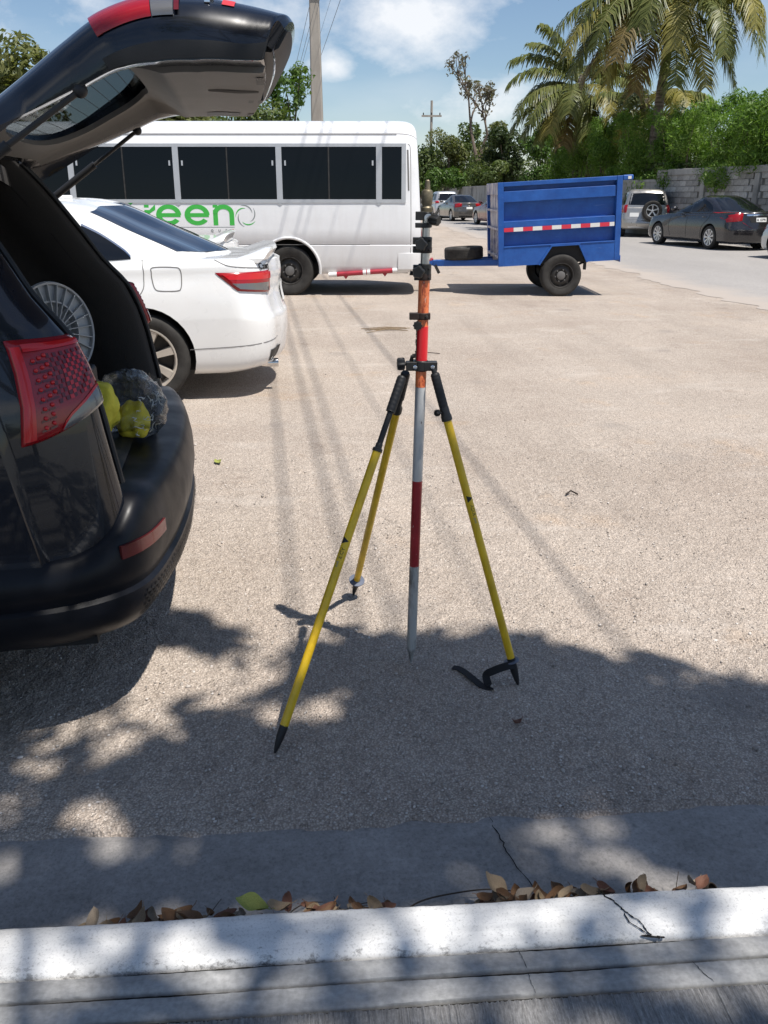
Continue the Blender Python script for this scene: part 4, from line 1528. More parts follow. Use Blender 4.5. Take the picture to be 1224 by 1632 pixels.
gate = gate_grid(0, 1, 1.0, 1.0, 0, 0, 1, 0).build('tailgate', 'black_paint', suv, angle=42)
gate['label'] = 'black tailgate standing open overhead'
gate_grid(0.045, 0.955, 0.88, 0.93, 1, 0.004, 1, -0.014).build('gate_lining', 'gate_lining', gate, angle=42)
gl_ = MB().thick_grid([[gate_pt(HC[0] + HA[0] * 1.04 * a, 0.83 * c, 0.5, 0.012) for c in np.linspace(-1, 1, 17)] for a in np.linspace(-1, 1, 13)],
                      [[gate_pt(HC[0] + HA[0] * 1.04 * a, 0.83 * c, 0.5, 0.008) for c in np.linspace(-1, 1, 17)] for a in np.linspace(-1, 1, 13)])
gl_.build('rear_window', 'tinted_glass', gate, angle=42)
b = MB()
for k in range(9):
    p = HC[0] - HA[0] * 0.8 + HA[0] * 1.6 * k / 8
    b.tube([gate_pt(p, q, 0.5, 0.005) for q in np.linspace(-0.72, 0.72, 13)], 0.0009, 4)
b.build('heater_wire', 'dark_gap', gate)
# dark trim closing the lower edge of the tailgate
A = [[gate_pt(p, q, d, e) for q in np.linspace(-0.97, 0.97, 30)] for p, d, e in ((0.93, 1, -0.012), (0.965, 1, -0.012), (0.992, 0.97, -0.008), (1.0, 0.8, -0.001), (1.0, 0.25, 0.0))]
Bq = [[q + Vector((-0.012, 0, 0.006)) for q in r_] for r_ in A]
MB().thick_grid([[q + Vector((0.007, 0, -0.003)) for q in r_] for r_ in A], Bq).build('tip_trim', 'black_trim', gate, angle=50)
# dark rail of trim along the near and far inner edges, and recesses in the lining
for s in (-1, 1):
    A = [[gate_pt(p, s * q, d, 0.004) for p in np.linspace(0.40, 0.97, 24)] for q, d in ((1.002, 0.42), (1.003, 0.7), (1.0, 0.985), (0.95, 1.0))]
    MB().grid([[q + Vector((0, s * 0.003, -0.002)) for q in r_] for r_ in A]).build('edge_trim', 'black_trim', gate, recalc=False)
for y0, p0, p1 in ((-0.40, 0.68, 0.85),):
    b = MB()
    P = [gate_pt(p0 + (p1 - p0) * i / 10, y0, 1, -0.014) for i in range(11)]
    b.tube(P, [0.003 + 0.005 * math.sin(math.pi * (0.08 + 0.84 * i / 10)) for i in range(11)], 6)
    b.build('lining_ridge', 'gate_lining', gate)
rows = [[gate_pt(p, q, 1, -0.0165) for p in np.linspace(0.66, 0.80, 6)] for q in np.linspace(0.55, 0.78, 6)]
MB().grid(rows).build('lining_cover', 'black_trim', gate, recalc=False)
# pull pocket and latch near the tip
for s in (-1, 1):
    q0 = s * 0.70
    b = MB()
    A = [[gate_pt(p, q0 + s * dq, 1, -0.0162) for p in np.linspace(0.84, 0.915, 6)] for dq in np.linspace(-0.09, 0.09, 6)]
    b.grid(A)
    b.build('pull_pocket', 'black_trim', gate, recalc=False)
b = MB().box(gate_pt(0.93, 0, 1, -0.02), (0.05, 0.09, 0.03))
b.build('latch', 'black_trim', gate, bevel=0.004)
for s in (-1, 1):
    A = [[gate_pt(p, s * q, 0, 0.007) for p in np.linspace(0.42, 0.573, 12)] for q in np.linspace(0.855, 0.985, 8)]
    Bq = [[gate_pt(p, s * q, 0, -0.004) for p in np.linspace(0.42, 0.573, 12)] for q in np.linspace(0.855, 0.985, 8)]
    MB().thick_grid(A, Bq).build('gate_lamp', 'red_lens', gate, angle=50)
    A = [[gate_pt(p, s * q, 0, 0.0075) for p in np.linspace(0.575, 0.625, 8)] for q in np.linspace(0.855, 0.985, 8)]
    Bq = [[gate_pt(p, s * q, 0, -0.004) for p in np.linspace(0.575, 0.625, 8)] for q in np.linspace(0.855, 0.985, 8)]
    MB().thick_grid(A, Bq).build('gate_lamp', 'clear_lens', gate, angle=50)['label'] = 'clear end of the lamp strip on the tailgate'
    A = [[gate_pt(p, s * q, 0, 0.0065) for p in np.linspace(0.627, 0.638, 3)] for q in np.linspace(0.855, 0.985, 8)]
    MB().grid(A).build('gate_lamp_edge', 'deep_red_lens', gate, recalc=False)
b = MB()
for k in range(5):
    c = gate_pt(0.70 + 0.008 * (k % 2), -0.93 + 0.028 * k, 0, 0.003)
    b.box(c, (0.014, 0.017, 0.012))
b.build('badge', 'chrome', gate, bevel=0.002)
A = [[gate_pt(p, q, 0, 0.002) for p in np.linspace(0.735, 0.765, 4)] for q in np.linspace(-0.94, -0.84, 5)]
MB().grid(A).build('sticker', 'red_print', gate, recalc=False)
# wiper stalk and spoiler lip on the skin
MB().tube([gate_pt(0.47, 0.0, 0, 0.02), gate_pt(0.4, -0.1, 0, 0.03), gate_pt(0.25, -0.42, 0, 0.015)], 0.008, 6).build('rear_wiper', 'black_trim', gate)
# gas struts and hinges
for s in (-1, 1):
    a = Vector((-0.52, s * 0.735, 1.475))
    c = Vector((-0.145, s * 0.69, 1.735))
    k = a.lerp(c, 0.52)
    st_ = MB().tube([a, k], 0.014, 12).build('gas_strut', 'black_trim', suv)
    MB().tube([k, c], 0.0075, 10).build('strut_rod', 'rim_black_steel', st_)
    MB().ball(c, 0.018, 8).build('strut_ball', 'black_trim', st_)
    MB().ball(a, 0.02, 8).build('strut_ball', 'black_trim', st_)
    h_ = MB().tube([(-0.66, s * 0.42, 1.63), (-0.60, s * 0.42, 1.655), (-0.53, s * 0.42, 1.625)], 0.02, 8)
    h_.build('hinge', 'black_trim', suv)


def suv_w(x, y, z):
    return suv.matrix_basis @ Vector((x, y, z)) if False else Vector((-0.715 + x * math.cos(SUVA) - y * math.sin(SUVA), 2.95 + x * math.sin(SUVA) + y * math.cos(SUVA), z))


# things lying in the cargo bay
case = MB().box((0, 0, 0.10), (0.34, 0.5, 0.20)).build('storage_case', 'black_trim', bevel=0.015)
case.location = suv_w(-0.50, -0.05, 0.711)
case.rotation_euler = (0, 0, SUVA)
tag(case, 'low black case under the grey reel in the cargo bay', 'case')

reel = empty('cable_reel', suv_w(-0.42, 0.0, 1.06), 0, 'grey ribbed plastic reel standing in the dark cargo bay', 'reel')
reel.rotation_euler = Vector((0.88, -0.47, 0.10)).to_track_quat('Z', 'Y').to_euler()
RR = 0.162
b = MB()
b.lathe([(RR, -0.012), (RR + 0.004, 0.0), (RR, 0.012), (RR - 0.006, 0.010), (RR - 0.008, 0.0), (RR - 0.006, -0.010)], n=56, cap=False)
b.build('rim', 'reel_plastic', reel)
b = MB().lathe([(RR - 0.003, -0.004), (RR * 0.62, -0.010), (RR * 0.6, -0.03), (0.04, -0.034)], n=56, cap=False)
b.build('flange', 'reel_plastic', reel, angle=25)
for k in range(24):
    a = 2 * math.pi * k / 24
    u = Vector((math.cos(a), math.sin(a), 0))
    MB().beam(u * 0.045, u * (RR - 0.004), 0.0028, 0.018, (0, 0, 1)).build('rib', 'reel_plastic', reel)
b = MB().lathe([(0.048, -0.03), (0.048, 0.006), (0.04, 0.010), (0.024, 0.010), (0.022, -0.02)], n=28, cap=False)
b.build('hub', 'reel_plastic', reel)
MB().lathe([(RR * 0.63, -0.004), (RR * 0.63, 0.005), (RR * 0.60, 0.005), (RR * 0.60, -0.012)], n=56, cap=False).build('inner_ring', 'reel_plastic', reel)


def lump(name, mat, c, r, sq, seed, amp=0.3, n=22, label=None, cat=None, sharp=2.0):
    g_ = random.Random(seed)
    ks = [(Vector((g_.gauss(0, 1), g_.gauss(0, 1), g_.gauss(0, 1))).normalized() * g_.uniform(1.2, 7.5), g_.uniform(0, 6)) for _ in range(14)]
    b_ = MB().ball((0, 0, 0), 1, n)
    for v in b_.v:
        d = v.normalized()
        k = sum(abs(math.sin(q.dot(d) + ph)) ** sharp for q, ph in ks) / len(ks)
        v *= 1 + amp * (k - 0.5) * 2
        v.x, v.y, v.z = v.x * r * sq[0], v.y * r * sq[1], v.z * r * sq[2]
    o = b_.build(name, mat, None, angle=50)
    o.location = c
    return tag(o, label, cat)


lump('yellow_cloth', 'yellow_cloth', suv_w(-0.28, -0.25, 0.845), 0.085, (1.0, 1.0, 1.05), 4, 0.34, 40, label='folded yellow cloth on the load sill right behind the tail lamp', cat='cloth')
lump('yellow_glove', 'yellow_cloth', suv_w(-0.17, -0.19, 0.785), 0.06, (1.0, 1.1, 1.0), 9, 0.36, 40, label='crumpled bright yellow glove inside the clear plastic bag', cat='glove')
lump('khaki_bag', 'khaki_cloth', suv_w(-0.42, 0.30, 0.78), 0.085, (1.2, 1.0, 0.75), 12, 0.35, label='dark khaki cloth bag deep in the cargo bay beside the reel', cat='bag')
# clear bag: a crumpled skin with sharp folds and a loose flap
g_ = random.Random(31)
b_ = MB().ball((0, 0, 0), 1, 60)
ks = [(Vector((g_.gauss(0, 1), g_.gauss(0, 1), g_.gauss(0, 1))).normalized() * g_.uniform(2.0, 15), g_.uniform(0, 6)) for _ in range(26)]
for v in b_.v:
    d = v.normalized()
    k = 0
    for q, ph in ks:
        k += (1 - abs(math.sin(q.dot(d) + ph))) ** 3 / (1 + 0.25 * q.length)
    big = 1 + 0.16 * math.sin(2.1 * d.x + 3.3 * d.y + 1) + 0.14 * math.sin(3.7 * d.z - 2.2 * d.y)
    rr_ = 0.155 * (big + 0.085 * (k - 1.2))
    v.x, v.y, v.z = d.x * rr_ * 0.70, d.y * rr_ * 1.12, max(-0.085, d.z * rr_ * 0.68)
o = b_.build('bag_skin', 'bag_film', None, angle=70)
bag = empty('plastic_bag', suv_w(-0.19, -0.10, 0.80), SUVA, 'clear crinkled plastic bag on the black bumper ledge', 'bag')
o.parent = bag
P = cr([(-0.02, 0.05, 0.115), (0.05, 0.10, 0.105), (0.085, 0.16, 0.075)], 6)
rows = [[p + Vector((0.012 * math.sin(9 * i + 4 * j), 0.01 * math.cos(7 * i), -0.028 * j + 0.008 * math.sin(5 * i + 3 * j))) for j in range(4)] for i, p in enumerate(P)]
MB().grid(rows).build('bag_flap', 'bag_film', bag, recalc=False)
b_ = MB()
for k in range(34):                      # highlights on the creases of the film, drawn as white threads
    a0, z0 = g_.uniform(-1.2, 1.4), g_.uniform(-0.5, 0.8)
    P = []
    for i in range(6):
        d = Vector((math.cos(a0 - 0.2) , math.sin(a0 - 0.2), z0)).normalized()
        h = bvh_of(o.data).ray_cast(Vector((0, 0, 0)), d) if i == -1 else None
        P.append(Vector((d.x * 0.70, d.y * 1.12, d.z * 0.68)) * 0.158 * (1 + 0.05 * math.sin(3 * k + i)))
        a0 += g_.uniform(-0.12, 0.14)
        z0 += g_.uniform(-0.14, 0.05)
    b_.tube(P, [0.0004, 0.0012, 0.0015, 0.0012, 0.0009, 0.0003], 4)
tag(b_.build('bag_glint', 'crease_glint', bag), kind='stuff')


# ------------------------------------------------------------------ saloon cars and other parked cars
def car(name, label, cat, loc, rz, S, group=None):
    """S: shape numbers. Local x runs to the rear, origin on the ground under the rear axle."""
    root = empty(name, loc, rz, label, cat, group)
    fine = S.get('fine', False)
    W, H, L = S['W'], S['H'], S['L']
    ro, fo = S['ro'], S['fo']
    deck, hood, sill = S['deck'], S['hood'], S.get('sill', 0.19)
    xf, xr = -L - fo, ro
    wr = S['wr']
    # height of the upper body along the car: bonnet falls to the nose
    top = [(xf, hood - 0.14), (xf + 0.35, hood - 0.04), (S['g'][0][1], hood + 0.07), (S['g'][0][1] + 0.5, deck - 0.05), (-0.3, deck - 0.02), (S['g'][0][2], deck), (xr, S.get('tail', deck))]
    tx, tz = [t[0] for t in top], [t[1] for t in top]

    def zf(x, k, y):
        t = float(np.interp(x, tx, tz))
        return sill + (t - sill) * k
    ins = S.get('ins', 1.0)
    tk = S.get('tuck', 1.0)
    lv = [dict(z=0.0, xf=xf + 0.20, xr=xr - 0.16, w=W - 0.09), dict(z=0.045, xf=xf + 0.08, xr=xr - 0.06, w=W - 0.045), dict(z=0.13, xf=xf + 0.03, xr=xr - 0.02, w=W - 0.02),
          dict(z=0.30, xf=xf, xr=xr, w=W - 0.006), dict(z=0.47, xf=xf, xr=xr, w=W), dict(z=0.53, xf=xf + 0.02, xr=xr - 0.02, w=W), dict(z=0.70, xf=xf + 0.04, xr=xr - 0.05, w=W - 0.012),
          dict(z=0.86, xf=xf + 0.07, xr=xr - 0.075 * tk, w=W - 0.04), dict(z=0.95, xf=xf + 0.10, xr=xr - 0.09 * tk, w=W - 0.085 * ins), dict(z=0.988, xf=xf + 0.16, xr=xr - 0.12 * tk, w=W - 0.16 * ins),
          dict(z=1.0, xf=xf + 0.3, xr=xr - 0.22, w=W - 0.26 * ins), dict(z=1.005, xf=xf + 0.7, xr=xr - 0.5, w=W - 0.45)]
    for q in lv:
        q['rr'] = S.get('rr', 0.34)
        q['rf'] = 0.5
        q['br'] = S.get('br', 0.12)
    rings = body_rings(lv, zf, 3 if fine else 2)
    b = MB()
    b.loft(rings, True, True)
    body = b.build('body', S['paint'], root, angle=38)
    # greenhouse
    g = [dict(z=z, xf=a, xr=c, w=w, rf=min(0.35, (c - a) * 0.3), rr=S.get('grr', 0.34), bf=0.12, br=S.get('gbr', 0.10), side=0.05) for z, a, c, w in S['g']]
    rings2 = body_rings(g, lambda x, k, y: k + S.get('crown', 0.02) * (1 - (y / W) ** 2) * (k > H - 0.2), 4 if fine else 2)
    b2 = MB()
    b2.loft(rings2, True, True)
    both = MB()
    both.add(b.v, b.f)
    both.add(b2.v, b2.f)
    bv = bvh_of(both)
    roof = b2.build('roof', S['paint'], root, angle=40)
    # wheel arches
    rad = S['r']
    ar = rad * 1.13
    cut = MB()
    for x in (0.0, -L):
        for s in (-1, 1):
            cut.lathe([(ar, 0), (ar, 0.34)], (x, s * (W + 0.06), rad + 0.01), (0, -s, 0), 36)
    cut_arches(body, cut, lambda c: any(math.hypot(c.x - x, c.z - rad - 0.01) < ar + 0.004 and abs(c.y) < W - 0.035 for x in (0.0, -L)) and (c.z > sill + 0.01 or True) and any(math.hypot(c.x - x, c.z - rad - 0.01) < ar + 0.004 for x in (0.0, -L)))
    for s in (-1, 1):
        for x in (0.0, -L):
            wheel(root, (x, s * (W - S.get('tw', 0.215) / 2 - 0.02), rad), rad, S.get('tw', 0.215), s, S.get('rim', 'rim_silver'), S.get('spokes', 7), 'alloy', S.get('rw', 0.68), fine)
    # glass
    gm = S.get('glass', 'dark_glass')
    n = 16 if fine else 8
    for s in (-1, 1):
        mp = side_map(s)
        for tp, bt in S['sidewin']:
            patch(bv, mp, tp, bt, n, 5, 0.004).build('side_window', gm, root, recalc=False)
            if fine:
                patch(bv, mp, [(a, c + 0.014) for a, c in tp], tp, n, 1, 0.005).build('window_trim', 'chrome', root, recalc=False)
        for sm in S.get('seams', []):
            seam(bv, mp, sm, 0.006 if fine else 0.012, 0.002, 6).build('panel_gap', 'panel_gap' if fine else 'dark_gap', root, recalc=False)
        for x, z in S.get('handles', []):
            h = patch(bv, mp, [(x - 0.1, z + 0.014), (x + 0.1, z + 0.014)], [(x - 0.1, z - 0.014), (x + 0.1, z - 0.014)], 6, 4, 0.004, 0.03)
            h.build('door_handle', S['paint'], root, recalc=False)
        # mirror
        mx = S['g'][0][1] + S.get('mx', 0.62)
        mb_ = MB().ball((mx, s * (W + 0.085), deck + 0.07), 0.1, 8, (0.75, 1.1, 0.72))
        mb_.beam((mx, s * (W - 0.06), deck + 0.03), (mx, s * (W + 0.04), deck + 0.05), 0.06, 0.03)
        mb_.build('mirror', S['paint'], root)
        # rocker and lower trim
        seam(bv, mp, [(-L + 0.45, sill + 0.05), (-0.45, sill + 0.05)], 0.05, 0.003, 8).build('sill_trim', S['paint'] if fine else 'dark_gap', root, recalc=False)
    rm = slant_map(S.get('rk', 0.8))
    if 'rearwin_s' in S:
        patch(bv, rear_map, *S['rearwin_s'], 18, 12, 0.004).build('rear_window', S.get('rglass', gm), root, recalc=False)
    if 'rearwin' in S:
        patch(bv, rear_map, *S['rearwin'], 14, 6, 0.004).build('rear_window', gm, root, recalc=False)
    a0 = S['g'][0][1]
    wz = S['g'][0][0]
    patch(bv, front_map, [(-wr * 0.9, H - 0.09), (0, H - 0.07), (wr * 0.9, H - 0.09)], [(-W * 0.82, hood + 0.10), (0, hood + 0.08), (W * 0.82, hood + 0.10)], 12, 6, 0.004).build('windscreen', gm, root, recalc=False)
    # front lamps and grille (seen only from elsewhere)
    for s in (-1, 1):
        patch(bv, front_map, [(s * (W - 0.36), hood - 0.16), (s * (W - 0.06), hood - 0.12)], [(s * (W - 0.36), hood - 0.28), (s * (W - 0.06), hood - 0.26)], 6, 4, 0.006, smooth_edges=False).build('headlamp', 'clear_lens', root, recalc=False)
    patch(bv, front_map, [(-0.42, hood - 0.2), (0.42, hood - 0.2)], [(-0.36, 0.32), (0.36, 0.32)], 6, 4, 0.005, smooth_edges=False).build('grille', 'dark_gap', root, recalc=False)
    for it in S.get('rear', []):
        nm, mt, tp, bt, bulge = it[:5]
        for s in ((-1, 1) if (len(it) < 6) else (it[5],)):
            f = lambda q: [(s * a, c) for a, c in q]
            if s == 0:
                f = lambda q: q
            patch(bv, rear_map, f(tp), f(bt), 8, 4, 0.005, bulge).build(nm, mt, root, recalc=False)
    return root, bv, body


MAP_REAR = rear_map
# --- white saloon behind the black car
CAM = dict(W=0.91, H=1.455, L=2.776, ro=1.10, tuck=0.5, fo=0.96, deck=1.055, tail=1.03, hood=0.86, wr=0.60, r=0.335, paint='white_paint', fine=True, sill=0.205, rim='rim_champagne', spokes=7, rw=0.70,
           ins=0.55, rr=0.40, br=0.10, grr=0.42, gbr=0.16, crown=0.02, glass='dark_glass', rglass='blue_glass', tw=0.215,
           g=[(0.98, -2.38, 0.74, 0.815), (1.06, -2.20, 0.66, 0.80), (1.13, -2.02, 0.51, 0.775), (1.25, -1.72, 0.22, 0.72), (1.36, -1.42, -0.06, 0.665), (1.415, -1.18, -0.24, 0.62), (1.44, -0.98, -0.44, 0.54), (1.445, -0.9, -0.6, 0.4)],
           sidewin=[([(-2.05, 1.08), (-1.72, 1.25), (-1.36, 1.375), (-1.22, 1.385)], [(-2.10, 1.01), (-1.75, 1.01), (-1.4, 1.02), (-1.22, 1.02)]),
                    ([(-1.17, 1.385), (-0.85, 1.375), (-0.55, 1.33), (-0.42, 1.27)], [(-1.17, 1.025), (-0.85, 1.03), (-0.6, 1.035), (-0.40, 1.04)]),
                    ([(-0.38, 1.285), (-0.24, 1.215), (-0.09, 1.115), (-0.04, 1.066)], [(-0.38, 1.04), (-0.24, 1.045), (-0.12, 1.05), (-0.04, 1.056)])],
           seams=[[(-2.05, 0.98), (-2.12, 0.6), (-2.05, 0.3)], [(-1.19, 1.0), (-1.18, 0.6), (-1.16, 0.3)], [(0.04, 1.05), (0.05, 0.94), (0.0, 0.80), (-0.33, 0.62), (-0.42, 0.3)],
                  [(0.34, 0.405), (0.62, 0.415), (0.90, 0.43), (1.0, 0.44)], [(-1.95, 0.28), (-1.2, 0.275), (-0.45, 0.28)]],
           handles=[(-1.4, 0.86), (-0.32, 0.88)], rk=0.75,
           rearwin_s=([(-0.555, 1.375), (-0.3, 1.408), (0, 1.413), (0.3, 1.408), (0.555, 1.375)], [(-0.70, 1.10), (-0.4, 1.078), (0, 1.072), (0.4, 1.078), (0.70, 1.10)]))
CX, CY, CA = -1.80, 6.24 + 0.0, R(8.0)
# root on the rear axle centre line: near wheel outer face sits at the measured spot
ox = CX - 0.86 * math.sin(CA)
oy = CY + 0.86 * math.cos(CA)
camry, cbv, cbody = car('white_saloon', 'white saloon car with rear spoiler parked behind the black car', 'car', (ox, oy, 0), CA, CAM)
for s in (-1, 1):
    mp = side_map(s)
    if s < 0:
        f = seam(cbv, mp, [(0.12, 1.0), (0.27, 1.0), (0.31, 0.985), (0.318, 0.93), (0.31, 0.855), (0.28, 0.835), (0.17, 0.835), (0.125, 0.85), (0.108, 0.91), (0.106, 0.965)], 0.007, 0.002, 5, True)
        f.build('fuel_flap', 'panel_gap', camry, recalc=False)
    # boot lid line and lamp wrapping from the flank to the tail
    seam(cbv, mp, [(0.56, 1.045), (0.66, 1.005), (0.78, 0.99), (0.88, 0.98), (0.95, 0.965)], 0.006, 0.002).build('panel_gap', 'panel_gap', camry, recalc=False)

    def lamp_patch(a0, a1, z00, z01, z10, z11, off, bulge, a0b=None):
        """lens wrapping from the flank to the tail: seen outwards from inside the boot at plan angles a0..a1"""
        A = []
        for r_ in range(9):
            t = r_ / 8
            row = []
            for k in range(25):
                u = k / 24
                z = (z00 + (z01 - z00) * u) * (1 - t) + (z10 + (z11 - z10) * u) * t
                a_ = a0 + ((a0b or a0) - a0) * t
                a = R(a_ + (a1 - a_) * u)
                d = Vector((math.cos(a), s * math.sin(a), 0))
                h = cbv.ray_cast(Vector((0.3, 0, z)), d)
                n_ = h[1] if h[1].dot(d) > 0 else -h[1]
                row.append(h[0] + n_ * (off + bulge * min(1, min(u, 1 - u, t, 1 - t) / 0.09) ** 0.5))
            A.append(row)
        return MB().grid(A)
    lamp = lamp_patch(73, 40, 0.958, 0.955, 0.825, 0.785, 0.003, 0.014, 64).build('tail_lamp', 'red_lens', camry, recalc=False)
    lamp_patch(66, 44, 0.878, 0.872, 0.838, 0.806, 0.0185, 0.0, 63).build('clear_band', 'clear_lens', lamp, recalc=False)
    lamp_patch(70, 41.5, 0.948, 0.945, 0.905, 0.895, 0.018, 0.0, 67).build('upper_band', 'bright_red_lens', lamp, recalc=False)
    # dark lower insert, reflector and tail pipe
    patch(cbv, rear_map, [(s * 0.42, 0.36), (s * 0.70, 0.36)], [(s * 0.46, 0.27), (s * 0.68, 0.27)], 8, 3, 0.004, smooth_edges=False).build('bumper_insert', 'black_trim', camry, recalc=False)
    MB().lathe([(0.034, 0), (0.036, 0.14), (0.030, 0.14), (0.028, 0.02)], (0.86, s * 0.52, 0.225), (1, 0, 0), 16, False).build('tail_pipe', 'chrome', camry)
# boot spoiler: a lip swept across the tail
rows = []
for y in np.linspace(-0.74, 0.74, 33):
    e = abs(y) / 0.74
    xb = 1.00 - 0.11 * e ** 2.4
    zb = onto(cbv, (xb - 0.12, y, 3), (0, 0, -1), 0.0).z
    hgt = 0.062 * (1 - e ** 6) * (1.0 + 0.3 * e) + 0.004
    rows.append([(xb - 0.20, y, zb + 0.0), (xb - 0.10, y, zb + hgt * 0.55), (xb - 0.01, y, zb + hgt), (xb + 0.03, y, zb + hgt * 0.97), (xb + 0.035, y, zb + hgt * 0.72), (xb - 0.01, y, zb - 0.03)])
MB().loft([[Vector(p) for p in r_] for r_ in rows], True, True).build('spoiler', 'white_paint', camry, angle=35)
# number plate, badge lettering, aerial
patch(cbv, rear_map, [(-0.20, 0.83), (0.20, 0.83)], [(-0.20, 0.68), (0.20, 0.68)], 6, 3, 0.012, smooth_edges=False).build('licence_plate', 'plate_white', camry, recalc=False)


def on_tail(y0, z0, dx):
    def bend(co):
        p = onto(cbv, (6, y0 + co.x, z0 + co.y), (-1, 0, 0), 0.003 + co.z)
        return p
    return bend


text_obj('badge', 'Camry', 0.066, 'ink_black', camry, Matrix.Identity(4), 0.0015, on_tail(-0.72, 0.968, 0))
MB().box((-0.62, 0, 1.475), (0.14, 0.05, 0.035)).build('roof_aerial', 'white_paint', camry, bevel=0.015)

d = dict(CAM, fine=False, glass='dark_glass', rglass='dark_glass')
wc, wbv, _ = car('white_coupe', 'second white car almost hidden between the white saloon and the bus', 'car', (-2.66, 9.5, 0), R(8), d)
rows = []
for y in np.linspace(-0.72, 0.72, 17):
    e = abs(y) / 0.72
    xb = 1.0 - 0.11 * e ** 2.4
    zb = onto(wbv, (xb - 0.12, y, 3), (0, 0, -1), 0.0).z
    h_ = 0.075 * (1 - e ** 8) + 0.004
    rows.append([Vector(p) for p in ((xb - 0.18, y, zb), (xb - 0.08, y, zb + h_ * 0.6), (xb, y, zb + h_), (xb + 0.03, y, zb + h_ * 0.9), (xb - 0.01, y, zb - 0.02))])
MB().loft(rows, True, True).build('spoiler', 'white_paint', wc, angle=35)

# --- parked cars along the wall
SED = dict(W=0.92, H=1.45, L=2.73, ro=1.12, fo=0.98, deck=1.02, tail=1.05, hood=0.88, wr=0.60, r=0.33, rr=0.42, br=0.14, ins=0.8, grr=0.36, gbr=0.12,
           g=[(0.95, -2.35, 0.62, 0.82), (1.03, -2.15, 0.50, 0.80), (1.18, -1.75, 0.18, 0.735), (1.33, -1.38, -0.20, 0.66), (1.41, -1.08, -0.42, 0.60), (1.44, -0.92, -0.58, 0.50), (1.445, -0.85, -0.65, 0.38)],
           sidewin=[([(-2.0, 1.06), (-1.7, 1.22), (-1.34, 1.36), (-1.2, 1.37)], [(-2.05, 1.0), (-1.7, 1.0), (-1.4, 1.0), (-1.2, 1.0)]),
                    ([(-1.15, 1.37), (-0.8, 1.36), (-0.45, 1.27), (-0.2, 1.14)], [(-1.15, 1.0), (-0.8, 1.01), (-0.45, 1.02), (-0.12, 1.04)])],
           seams=[[(-2.05, 0.98), (-2.1, 0.6), (-2.0, 0.3)], [(-1.17, 0.98), (-1.16, 0.6), (-1.14, 0.3)], [(-0.1, 1.02), (-0.12, 0.85), (-0.38, 0.6), (-0.42, 0.3)]],
           handles=[(-1.36, 0.86), (-0.34, 0.88)], rk=0.7,
           rearwin_s=([(-0.50, 1.385), (0, 1.41), (0.50, 1.385)], [(-0.68, 1.07), (0, 1.05), (0.68, 1.07)]))
d = dict(SED, paint='grey_paint', spokes=9, glass='dark_glass')
d['rear'] = [('tail_lamp', 'red_lens', [(0.48, 1.0), (0.70, 1.02), (0.86, 1.0)], [(0.52, 0.80), (0.70, 0.78), (0.87, 0.76)], 0.02), ('boot_trim', 'chrome', [(-0.40, 0.975), (0.40, 0.975)], [(-0.40, 0.93), (0.40, 0.93)], 0.004, 0),
             ('licence_plate', 'plate_white', [(-0.16, 0.885), (0.16, 0.885)], [(-0.16, 0.775), (0.16, 0.775)], 0.0, 0), ('plate_recess', 'dark_gap', [(-0.36, 0.91), (0.36, 0.91)], [(-0.30, 0.755), (0.30, 0.755)], -0.002, 0)]
CARY = R(90 - 180 + 14)   # local +x (rear) points back to the viewer
dark, dbv, _ = car('dark_saloon', 'dark grey saloon with red tail lamps parked beside the block wall', 'car', (10.25, 25.45, 0), CARY, d, 'cars parked along the wall')
text_obj('plate_number', 'A 13791', 0.085, 'ink_black', dark, Matrix.Identity(4), 0.001, lambda co: onto(dbv, (6, co.x, 0.80 + co.y), (-1, 0, 0), 0.008 + co.z), 0.002, 1.0, 'CENTER')

d = dict(SED, paint='taupe_paint', W=0.88, L=2.70, ro=0.98, fo=0.86, glass='dark_glass')
d['rear'] = [('tail_lamp', 'red_lens', [(0.40, 0.98), (0.62, 1.01), (0.82, 1.0)], [(0.44, 0.83), (0.62, 0.79), (0.84, 0.76)], 0.02), ('boot_trim', 'chrome', [(-0.38, 0.86), (0.38, 0.86)], [(-0.38, 0.83), (0.38, 0.83)], 0.004, 0),
             ('licence_plate', 'plate_white', [(-0.18, 0.80), (0.18, 0.80)], [(-0.18, 0.68), (0.18, 0.68)], 0.004, 0), ('bumper_insert', 'dark_gap', [(-0.62, 0.32), (0.62, 0.32)], [(-0.55, 0.25), (0.55, 0.25)], 0.0, 0)]
car('taupe_saloon', 'brownish grey saloon seen from behind, far down the road between bus and trailer', 'car', (4.78, 52.2, 0), R(-90 + 12), d, 'cars parked along the wall')
d = dict(SED, paint='maroon_paint', W=0.88)
d['rear'] = [('tail_lamp', 'red_lens', [(0.40, 0.98), (0.62, 1.01), (0.82, 1.0)], [(0.44, 0.83), (0.62, 0.79), (0.84, 0.76)], 0.02)]
car('maroon_saloon', 'reddish brown saloon mostly hidden behind the left end of the trailer', 'car', (6.32, 44.3, 0), R(-90 + 13), d, 'cars parked along the wall')
d = dict(SED, paint='white_paint', W=0.88)
car('white_hatch', 'white car far down the road, leftmost of the parked row', 'car', (4.2, 66, 0), R(-90 + 10), d, 'cars parked along the wall')
d = dict(SED, paint='pale_silver_paint')
d['rear'] = [('tail_lamp', 'red_lens', [(0.48, 1.0), (0.70, 1.02), (0.86, 1.0)], [(0.52, 0.80), (0.70, 0.78), (0.87, 0.76)], 0.02)]
car('silver_saloon', 'pale silver car cut off by the right edge of the picture', 'car', (11.15, 18.9, 0), R(-90 + 14), d, 'cars parked along the wall')

